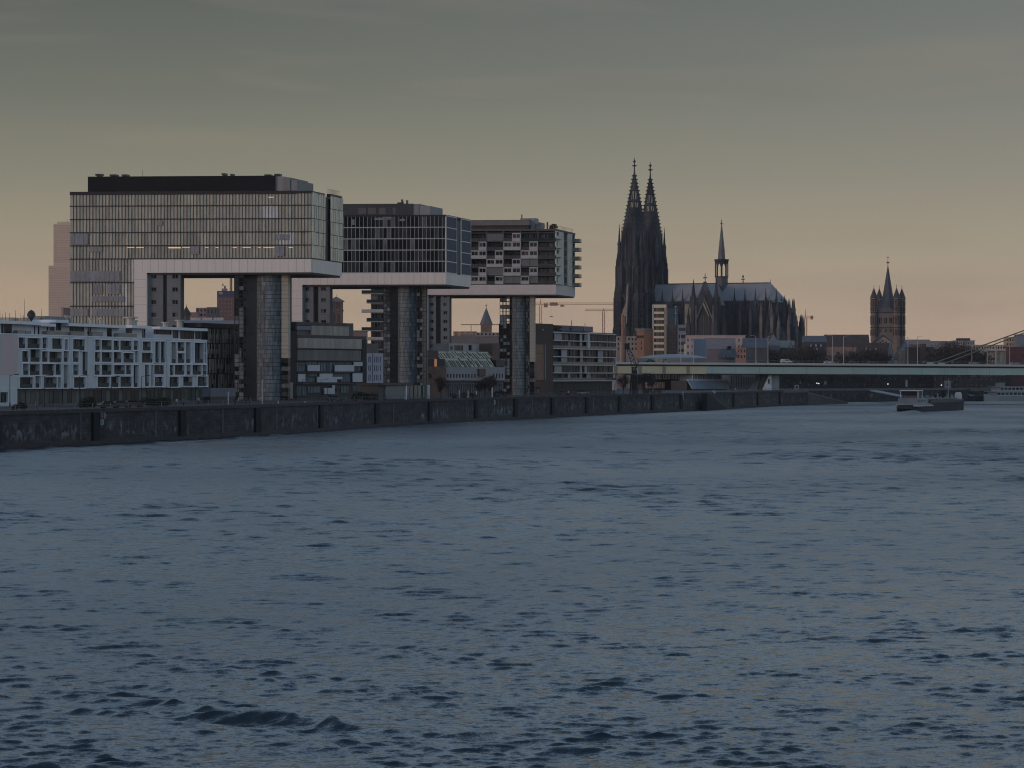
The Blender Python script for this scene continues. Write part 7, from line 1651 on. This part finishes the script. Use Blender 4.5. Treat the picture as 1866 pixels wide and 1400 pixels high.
# ================================================================= BOATS
def barge():
    S0 = (X(1674,1200),1200); B0 = (X(1762,1268),1268); F = Frame(S0, (B0[0]-S0[0], B0[1]-S0[1]), (-(B0[1]-S0[1]), B0[0]-S0[0])); Lb = math.hypot(B0[0]-S0[0], B0[1]-S0[1]); Wb = 9.0
    r = thing('tank_barge', 'dark motor tank barge with a white roofed wheelhouse heading away upriver', 'barge', (*F.P(Lb/2, Wb/2, 0)[:2], 0))
    hull = mat('hull_dark', (.05,.053,.06), .7, spec=.12, var=.15); deck = mat('deck_grey', (.07,.08,.085), .7, var=.3, scale=.6)
    mb = M(); P = F.P; rings = []
    for (u, w, zt, zb) in ((-3,.55,2.6,1.2),(0,.85,2.6,-.4),(4,1,2.5,-.4),(20,1,2.6,-.4),(21,1,3.2,-.4),(60,1,3.3,-.4),(70,.92,3.8,-.4),(75,.6,4.6,-.4),(78,.12,5.2,-.3)):
        c = Wb/2; hw_ = c*w; rings.append([P(u,c-hw_,zt),P(u,c-hw_*.96,zb),P(u,c+hw_*.96,zb),P(u,c+hw_,zt)])
    vs = [p for rg in rings for p in rg]; fs = []
    for i in range(len(rings)-1):
        for k in range(4): fs.append((i*4+k, i*4+(k+1)%4, (i+1)*4+(k+1)%4, (i+1)*4+k))
    fs += [(0,1,2,3), tuple(len(vs)-4+k for k in range(4))]
    mb.add(vs, fs, .5); mb.build('hull', hull, r)
    mb = M(); mb.box(F, 1, 19.5, .15, Wb-.15, 2.62, 2.9); mb.box(F, -1.8, 20.5, -.32, .1, 2.0, 2.5); mb.box(F, -1.9, -1.5, -.3, Wb+.3, 2.0, 2.5); mb.build('rubbing_strake', mat('strake_white', (.42,.46,.5), .6), r)
    mb = M(); hs = [(2+i*2.2, 3+i*2.2, 3.6, 4.4) for i in range(5)]; mb.holed(F, 1.5, 14, 2.95, 5.0, hs, .8, 1.2); mb.box(F, 1.5, 14, 1.21, Wb-.8, 2.95, 4.98); mb.build('deckhouse', mat('deckhouse_white', (.24,.27,.29), .6), r)
    for h in hs: mb = M(); mb.box(F, h[0], h[1], .95, 1.1, *h[2:]); mb.build('porthole', glassB, r)
    mb = M(); mb.box(F, 4, 9.5, 1.6, Wb-1.6, 5.0, 5.9); mb.build('wheelhouse_base', mat('wheelhouse_red', (.14,.10,.12), .7), r)
    mb = M(); mb.box(F, 4.3, 9.2, 1.7, Wb-1.7, 5.91, 7.6); mb.build('wheelhouse', glassB, r)
    mb = M(); mb.box(F, 3.4, 10, .9, Wb-.9, 7.61, 7.95)
    for (a, b) in ((3.6,1.1),(9.6,1.1),(3.6,Wb-1.3),(9.6,Wb-1.3)): mb.box(F, a, a+.25, b, b+.2, 5.0, 7.6)
    mb.build('wheelhouse_roof', mat('roof_white', (.8,.78,.78), .6), r)
    mb = M(); mb.lathe(F, 16.5, 3, [(1.2,2.9),(1.2,5.2),(.9,5.6)], 12); mb.box(F, 14.6, 18.8, 1.2, 6.5, 2.92, 5.0); mb.build('engine_casing', mat('casing_teal', (.17,.21,.21), .6), r)
    mb = M()
    for i in range(9): mb.box(F, 14.6+i*.5, 14.65+i*.5, 1.1, 1.16, 5.0, 6.1)
    mb.box(F, 14.6, 18.9, 1.09, 1.17, 6.05, 6.12); mb.build('railing', cream, r)
    # tank deck with pipes and domes
    mb = M(); mb.box(F, 21, 68, .9, Wb-.9, 3.2, 4.2); mb.build('tank_trunk', deck, r)
    mb = M()
    for v in (2.2, 3.4, 4.5, 5.7): mb.tube(P(22, v, 4.6), P(66, v, 4.6), .2, n=6)
    mb.build('pipework', mat('pipes', (.09,.10,.10), .5, var=.3), r)
    for i in range(14):
        u = 23+i*3.2; v = random.uniform(1.6, Wb-2); mb = M(); mb.lathe(F, u, v, [(.55,4.2),(.55,5.0),(.25,5.1),(.2,random.uniform(5.3,6.6))], 8); mb.build('tank_hatch', mat('hatch_pale', (.24,.25,.24), .6), r)
    mb = M(); mb.tube(P(62,Wb/2,4.2), P(62,Wb/2,12.2), .16, .1); mb.box(F, 61.9, 62.1, Wb/2-1.6, Wb/2+1.6, 10.8, 11.0); mb.build('bow_mast', mat('mast_pale', (.3,.3,.3), .5), r)
    mb = M(); mb.lathe(F, 71.5, 3.0, [(1.2,4.0),(1.4,4.8),(1.3,6.2),(.9,6.9)], 10); mb.build('bow_housing', mat('bow_white', (.62,.58,.56), .6), r)
    mb = M(); mb.tube(P(-2,Wb/2,2.6), P(-2.6,Wb/2,6.2), .07); mb.build('stern_flagpole', greym, r)
    # wake
barge()
def passenger_ship(label, p0, Y0, p1, Y1, decks, m_hull, m_sup, name='passenger_ship', hw=10, y0f=.12, dark=False):
    F = frame(p0, Y0, p1, Y1); Ls = F.W; r = thing(name, label, 'passenger ship', (*F.P(Ls/2, hw/2, 0)[:2], 0)); P = F.P
    mb = M(); rings = []
    for (f, w, zt) in ((0,.1,3.6),(.05,.55,3.0),(.14,.95,2.4),(.3,1,2.2),(.9,1,2.2),(1,.85,2.6)):
        c = hw/2; a = c*w; u = Ls*f; rings.append([P(u,c-a,zt),P(u+ (1-f)*0,c-a*.85,-.3),P(u,c+a*.85,-.3),P(u,c+a,zt)])
    vs = [p for g_ in rings for p in g_]; fs = [(i*4+k, i*4+(k+1)%4, (i+1)*4+(k+1)%4, (i+1)*4+k) for i in range(len(rings)-1) for k in range(4)]+[(0,1,2,3), tuple(len(vs)-4+k for k in range(4))]
    mb.add(vs, fs, .5); mb.build('hull', m_hull, r)
    z = 2.3; f0 = y0f
    for d in range(decks):
        a, b = Ls*(f0+.05*d), Ls*.97; n = max(3, int((b-a)/2.6)); hs = [((b-a)*(i+.12)/n+a, (b-a)*(i+.88)/n+a, z+.8, z+2.0) for i in range(n)]
        mb = M(); mb.holed(F, a, b, z, z+2.45, hs, .6, .8); mb.box(F, a, b, .81, hw-.6, z, z+2.44); mb.build('deckhouse', m_sup, r)
        g_ = M()
        for h in hs: g_.box(F, h[0], h[1], .65, .75, h[2], h[3], random.random())
        g_.build('window_band', glassB, r)
        mb = M(); mb.box(F, a-2, b+.3, .2, hw-.2, z+2.46, z+2.62); mb.build('deck_slab', m_sup, r); z += 2.65
    return r, F, Ls, z
wht = mat('ship_white', (.33,.37,.39), .5, var=.05)
r, F, Ls, z = passenger_ship('white excursion ship with a raked bow rail moored at the right edge', 1803, 1752, 1925, 1775, 2, wht, wht, hw=9)
mb = M(); mb.tube(F.P(F.u(1838),1,1.8), F.P(F.u(1832),1,Z(709,1752)), .35, n=6); mb.tube(F.P(F.u(1838),8,1.8), F.P(F.u(1832),8,Z(709,1752)), .35, n=6); mb.build('raked_mast', mat('mast_white', (.4,.42,.45)), r)
mb = M(); mb.box(F, F.u(1829), F.u(1835), 1.5, 7, z-.1, z+2); mb.build('wheelhouse', mat('wheelhouse_teal', (.17,.22,.21), .4), r)
r, F, Ls, z = passenger_ship('dark glazed restaurant ship moored left of the white excursion ship', 1765, 1772, 1833, 1790, 1, mat('ship_dark', (.02,.025,.03), .5), mat('ship_dark_green', (.035,.045,.045), .6), hw=10, y0f=.05)
mb = M(); mb.box(F, F.u(1778), F.u(1830), 1, 9, z, z+1.6); mb.build('upper_deck', mat('ship_awning', (.10,.12,.12), .6), r)
r, F, Ls, z = passenger_ship('low dark pontoon behind the barge bow', 1712, 1745, 1778, 1750, 0, mat('pontoon_dark', (.02,.022,.03), .6), wht, name='pontoon', hw=8)
mb = M(); mb.box(F, 4, Ls-4, 1, 7, 2.2, 5.5); mb.build('shed', mat('pontoon_shed', (.022,.024,.03), .7), r)
# gangways
def gangway(label, pa, Ya, ya, pb, Yb, yb, m_, w=3):
    A = Vector((X(pa,Ya),Ya,Z(ya,Ya))); B = Vector((X(pb,Yb),Yb,Z(yb,Yb))); r = thing('gangway', label, 'gangway', tuple((A+B)/2)); d = (B-A); F = Frame((A[0],A[1]), (d[0],d[1]), (-d[1],d[0])); Lg = math.hypot(d[0],d[1])
    mb = M(); mb.slab(F, [(0,A[2]-.35),(Lg,B[2]-.35),(Lg,B[2]),(0,A[2])], 0, w); mb.build('walkway', m_, r)
    mb = M(); mb.slab(F, [(0,A[2]+.9),(Lg,B[2]+.9),(Lg,B[2]+1.0),(0,A[2]+1.0)], 0, .1)
    n = 16
    for i in range(n): t_ = i/n; z = A[2]+(B[2]-A[2])*t_; mb.slab(F, [(Lg*t_,z),(Lg*t_+.1,z),(Lg*(t_+1/n)+.1,z+(B[2]-A[2])/n+.9),(Lg*(t_+1/n),z+(B[2]-A[2])/n+.9)], .01, .08)
    mb.build('handrail', m_, r)
gangway('pale gangway bridge sloping down from the far bank behind the barge stern', 1584, 1690, 711.5, 1652, 1560, 725, mat('gangway_pale', (.30,.32,.36), .6), 4)
gangway('grey gangway sloping down behind the barge bow to the pontoon', 1735, 1785, 713, 1767, 1752, 721, mat('gangway_grey', (.10,.11,.12), .6), 3)
block('small white railed landing stage house at the head of the grey gangway', 1731, 1748, 711, 1790, 3, mat('landing_white', (.22,.24,.25), .6), rows=1, cols=3, ws=(.7,.5), yb=716)

# ================================================================= PEOPLE
def person(label, loc, coat, rz=0, lean=0, stride=.18, sit=False, group='people on the promenade'):
    me = bpy.data.meshes.new('person'); 
    V = [(0,0,.95),(0,0,1.2),(0,0,1.42),(0,.01,1.52),(0,.02,1.66),(0,.02,1.76),
         (.1,0,.9),(.12,stride,.48),(.12,stride*.6,.08),(.12,stride*.6+.14,.04),(-.1,0,.9),(-.12,-stride,.5),(-.12,-stride*1.9,.1),(-.12,-stride*1.9+.13,.05),
         (.2,0,1.4),(.26,-.08,1.12),(.25,.06,.88),(-.2,0,1.4),(-.26,.1,1.12),(-.25,.2,.9)]
    Ed = [(0,1),(1,2),(2,3),(3,4),(4,5),(0,6),(6,7),(7,8),(8,9),(0,10),(10,11),(11,12),(12,13),(2,14),(14,15),(15,16),(2,17),(17,18),(18,19)]
    Rr = [.17,.16,.19,.07,.11,.07,.11,.075,.05,.04,.11,.075,.05,.04,.08,.055,.04,.08,.055,.04]
    me.from_pydata(V, Ed, []); o = bpy.data.objects.new('person', me); COL.objects.link(o)
    sk = o.modifiers.new('skin', 'SKIN'); 
    if not me.skin_vertices: 
        me.skin_vertices_add() if hasattr(me, 'skin_vertices_add') else None
    if not me.skin_vertices:
        bpy.context.view_layer.objects.active = o; o.select_set(True); bpy.ops.mesh.customdata_skin_add()
    for i, s_ in enumerate(me.skin_vertices[0].data): s_.radius = (Rr[i], Rr[i]*(.75 if i < 3 else 1)); s_.use_root = (i == 0)
    sb = o.modifiers.new('sub', 'SUBSURF'); sb.levels = 1; sb.render_levels = 1
    # bake the skin so the figure is one continuous mesh
    dg = bpy.context.evaluated_depsgraph_get(); ev = o.evaluated_get(dg); m2 = bpy.data.meshes.new_from_object(ev); o.modifiers.clear(); o.data = m2
    skin = mat('skin', (.35,.22,.16), .6); trou = mat('trousers', (.025,.028,.04), .9); hair = mat('hair', (.03,.02,.015), .9)
    for mm in (coat, skin, trou, hair): m2.materials.append(mm)
    for p in m2.polygons:
        z = p.center[2]; p.material_index = 3 if z > 1.72 or (z > 1.6 and p.center[1] < -.02) else 1 if z > 1.5 else 2 if z < .88 and abs(p.center[0]) < .22 else 1 if (abs(p.center[0]) > .2 and z < .92) else 0
    m2.polygons.foreach_set('use_smooth', [True]*len(m2.polygons))
    o.location = loc; o.rotation_euler = (0,0,rz); tag(o, label, 'person', group); return o
coats = [mat('coat_black', (.02,.02,.025), .9), mat('coat_white', (.45,.45,.48), .9), mat('coat_red', (.16,.04,.04), .9), mat('coat_grey', (.16,.17,.18), .9), mat('coat_blue', (.05,.07,.14), .9)]
for i, (px_, Y, lab, c, rz) in enumerate(((362,752,'person in a white coat walking before the last white apartment bay',1,1.2),(371,750,'person in a dark coat walking right of the one in white',0,1.4),(66,612,'person in a grey coat at the railing left of the hexagonal sign',3,1.5),(322,705,'person in white at the quay railing before the dark louvred building, left of two',1,0),(334,708,'person in a grey coat at the quay railing, right of the one in white',3,.4),
      (428,730,'person in black in the group before the first glass shaft, leftmost',0,1.1),(434,733,'person in white in the group before the first glass shaft',1,-1.2),(441,735,'person in red in the group before the first glass shaft',2,1.3),(448,735,'person in blue in the group before the first glass shaft',4,1.5),(456,738,'person in grey in the group before the first glass shaft, rightmost',3,-1.4),
      (703,868,'person in a grey coat at the railing before the pavilion',3,1.2),(1036,1085,'person in white on the quay below the dark flats',1,1.2),(1118,1150,'person in black walking on the quay left of the harbour crane',0,1.3),(1340,1345,'person in white on the quay before the bridge pier',1,.5),(1160,1195,'person in blue standing at the foot of the harbour crane',4,.3))):
    person(lab, at(px_, Y, GZ+(.0)), coats[c], rz)

# ================================================================= TREES AND SHRUBS
def crown_mesh(n, rx, rz, leaf, seed, twig=True):
    rnd = random.Random(seed); mb = M(); cl = []
    for _ in range(9): a = rnd.uniform(0, 2*pi); q_ = rnd.uniform(.2, .75); cl.append((rx*q_*cos(a), rx*q_*sin(a), rz*rnd.uniform(-.55, .7), rnd.uniform(.35, .6)))
    for i in range(n):
        c = rnd.choice(cl); g = lambda s_: rnd.gauss(0, s_)
        p = Vector((c[0]+g(rx*c[3]*.55), c[1]+g(rx*c[3]*.55), c[2]+g(rz*c[3]*.55)))
        d = Vector((g(1), g(1), g(1)+.3)).normalized(); e = d.orthogonal().normalized(); Lf = leaf*rnd.uniform(.6, 1.6); w_ = leaf*(.14 if twig else .5)
        mb.add([p-e*w_, p+e*w_, p+d*Lf+e*w_*.4, p+d*Lf-e*w_*.4], [(0,1,2,3)], rnd.random())
    return mb
barkm = mat('bark', (.05,.04,.035), .9, var=.3, scale=2); twig = mat('bare_twigs', (.060,.046,.040), .9, var=.3, scale=.5, rvar=.5); leafm = mat('dark_evergreen', (.022,.034,.020), .9, var=.3, scale=.5, rvar=.5)
def tree_proto(kind, seed, label, group):
    r = thing('bare_tree' if kind == 'bare' else 'evergreen_shrub', label, 'tree' if kind == 'bare' else 'shrub', (0,0,0), group)
    if kind == 'bare':
        rnd = random.Random(seed); mb = M(); mb.tube((0,0,-.1), (.1,0,2.6), .24, .17, 8); tips = []
        for k in range(7):
            a = 2*pi*k/7+rnd.uniform(-.3,.3); b_2 = Vector((.1,0,rnd.uniform(2.0,2.7))); e = b_2+Vector((cos(a)*rnd.uniform(1,1.9), sin(a)*rnd.uniform(1,1.9), rnd.uniform(1.8,3.6))); mb.tube(b_2, e, .11, .05, 5)
            for j in range(4): f = b_2.lerp(e, rnd.uniform(.4,1)); g_ = f+Vector((rnd.gauss(0,.7), rnd.gauss(0,.7), rnd.uniform(.5,1.6))); mb.tube(f, g_, .045, .015, 4)
        mb.build('trunk', barkm, r)
        cm_ = crown_mesh(1500, 2.7, 2.4, .42, seed); cm_.v = [(p[0], p[1], p[2]+4.9) for p in cm_.v]; cm_.build('crown', twig, r, orient=False)
    else:
        mb = M(); mb.tube((0,0,-.05), (0,0,.9), .07, .04, 6); mb.build('stem', barkm, r)
        cm_ = crown_mesh(900, 1.0, .8, .2, seed, False); cm_.v = [(p[0], p[1], max(.05, p[2]+.95)) for p in cm_.v]; cm_.build('foliage', leafm, r, orient=False)
    return r
protos = [tree_proto('bare', s_, 'x', 'bare winter trees on the river banks') for s_ in (1, 2, 3)]
used = [False]*3; k = 0
TL = []
for i in range(11): TL.append((1428+i*16+random.uniform(-4,4), 1675+i*7, random.uniform(.95,1.2), ['beside the white kiosk','right of the white kiosk','left of the two lit lamps','behind the two lit lamps','right of the two lit lamps','above the middle of the boat ramp','above the foot of the boat ramp','left of the head of the pale gangway','at the head of the pale gangway','above the pale gangway','left of the barge wheelhouse'][i], 'on the far bank'))
for i in range(5): TL.append((1672+i*21+random.uniform(-4,4), 1792+i*14, random.uniform(1.0,1.25), ['above the barge wheelhouse','left of the pale cabin','right of the pale cabin','behind the landing stage house','behind the restaurant ship'][i], 'on the far bank'))
for i, (px_, d) in enumerate(((1372,'below the cathedral choir, leftmost'),(1388,'between the pair of lamps below the choir'),(1408,'just right of the lamp pair below the choir'),(1424,'above the white van'),(1440,'above the dark car behind the van'),(1457,'below the slate house with dormers'),(1474,'left of the small pale gabled house'),(1497,'left of the hall lamp pair'),(1545,'right of the small pale gabled house'),(1560,'above the black car on the bridge'),(1578,'left of the church foot'),(1600,'before the cream gabled front'),(1716,'below the curved office block'),(1738,'below the white ribbed office'),(1760,'left of the cream arcade'),(1782,'under the cream arcade canopy'))):
    TL.append((px_, 1790, random.uniform(2.7,3.4), d, 'rising behind the bridge'))
for (px_, Y, s_, d) in ((873,1000,.7,'before the old warehouse wall, left'),(884,1003,.85,'before the old warehouse brick bay'),(893,1006,.9,'before the old warehouse, right'),(804,955,.85,'at the brick end of the old warehouse'),(1172,1230,1.1,'right of the harbour crane'),(1136,1175,.9,'left of the harbour crane'),(1188,1240,.9,'second one right of the harbour crane')):
    TL.append((px_, Y, s_, d, 'on the quay'))
for (px_, Y, s_, d, w) in TL:
    k = (k+1) % 3; lab = 'bare winter tree '+w+' '+d
    o = protos[k]
    if not used[k]: o.location = at(px_, Y); o.scale = (s_,)*3; o['label'] = lab; used[k] = True; o.rotation_euler = (0,0,random.uniform(0,6))
    else: dup(o, at(px_, Y), lab, rotz=random.uniform(0,6), scale=(s_*random.uniform(.9,1.15), s_*random.uniform(.9,1.1), s_))
sh = tree_proto('shrub', 9, 'x', 'clipped dark shrubs on the promenade'); first = True
SH = [(160,660,1.3,'directly above the hexagonal sign'),(169,662,1.1,'just left of the first black car'),(148,658,1.0,'left of the hexagonal sign'),(262,690,1.4,'right of the third dark car'),(271,693,1.5,'before the blue-grey gap of the white front'),(281,697,1.3,'left of the fifth lamp'),(293,700,1.5,'below the last but one white bay'),(302,703,1.2,'at the sixth promenade lamp'),
      (648,850,1.6,'at the dark end of the stepped offices'),(662,860,1.8,'before the narrow lilac house'),(674,868,1.5,'left of the pavilion'),(907,1010,1.7,'left of the third glass shaft'),(918,1012,1.5,'at the foot of the third glass shaft'),(826,950,1.2,'before the warehouse colonnade, left'),(846,958,1.3,'before the warehouse colonnade, middle'),(862,962,1.2,'before the warehouse colonnade, right'),(1180,1210,1.6,'between the harbour crane and the arcaded warehouse'),(40,625,1.2,'left of the grey-coated railing walker'),(30,622,1.0,'at the lower left white end bay')]
for (px_, Y, s_, d) in SH:
    lab = 'dark round shrub on the promenade '+d
    if first: sh.location = at(px_, Y); sh.scale = (s_,)*3; sh['label'] = lab; first = False
    else: dup(sh, at(px_, Y), lab, rotz=random.uniform(0,6), scale=(s_*1.05, s_*.7, s_*.7))

# ================================================================= HAZE
hm = bpy.data.materials.new('haze_air'); hm.use_nodes = True; ht = hm.node_tree; ht.nodes.clear()
ho = ht.nodes.new('ShaderNodeOutputMaterial'); hv = ht.nodes.new('ShaderNodeVolumePrincipled'); hv.inputs['Color'].default_value = (.88, .88, .92, 1); hv.inputs['Density'].default_value = .000032; hv.inputs['Anisotropy'].default_value = .2
ht.links.new(hv.outputs[0], ho.inputs['Volume'])
mb = M(); mb.box(WF, -7600, 7600, -3000, 9600, -4, 190); hz_ = mb.build('haze', hm); tag(hz_, None, None, kind='stuff')
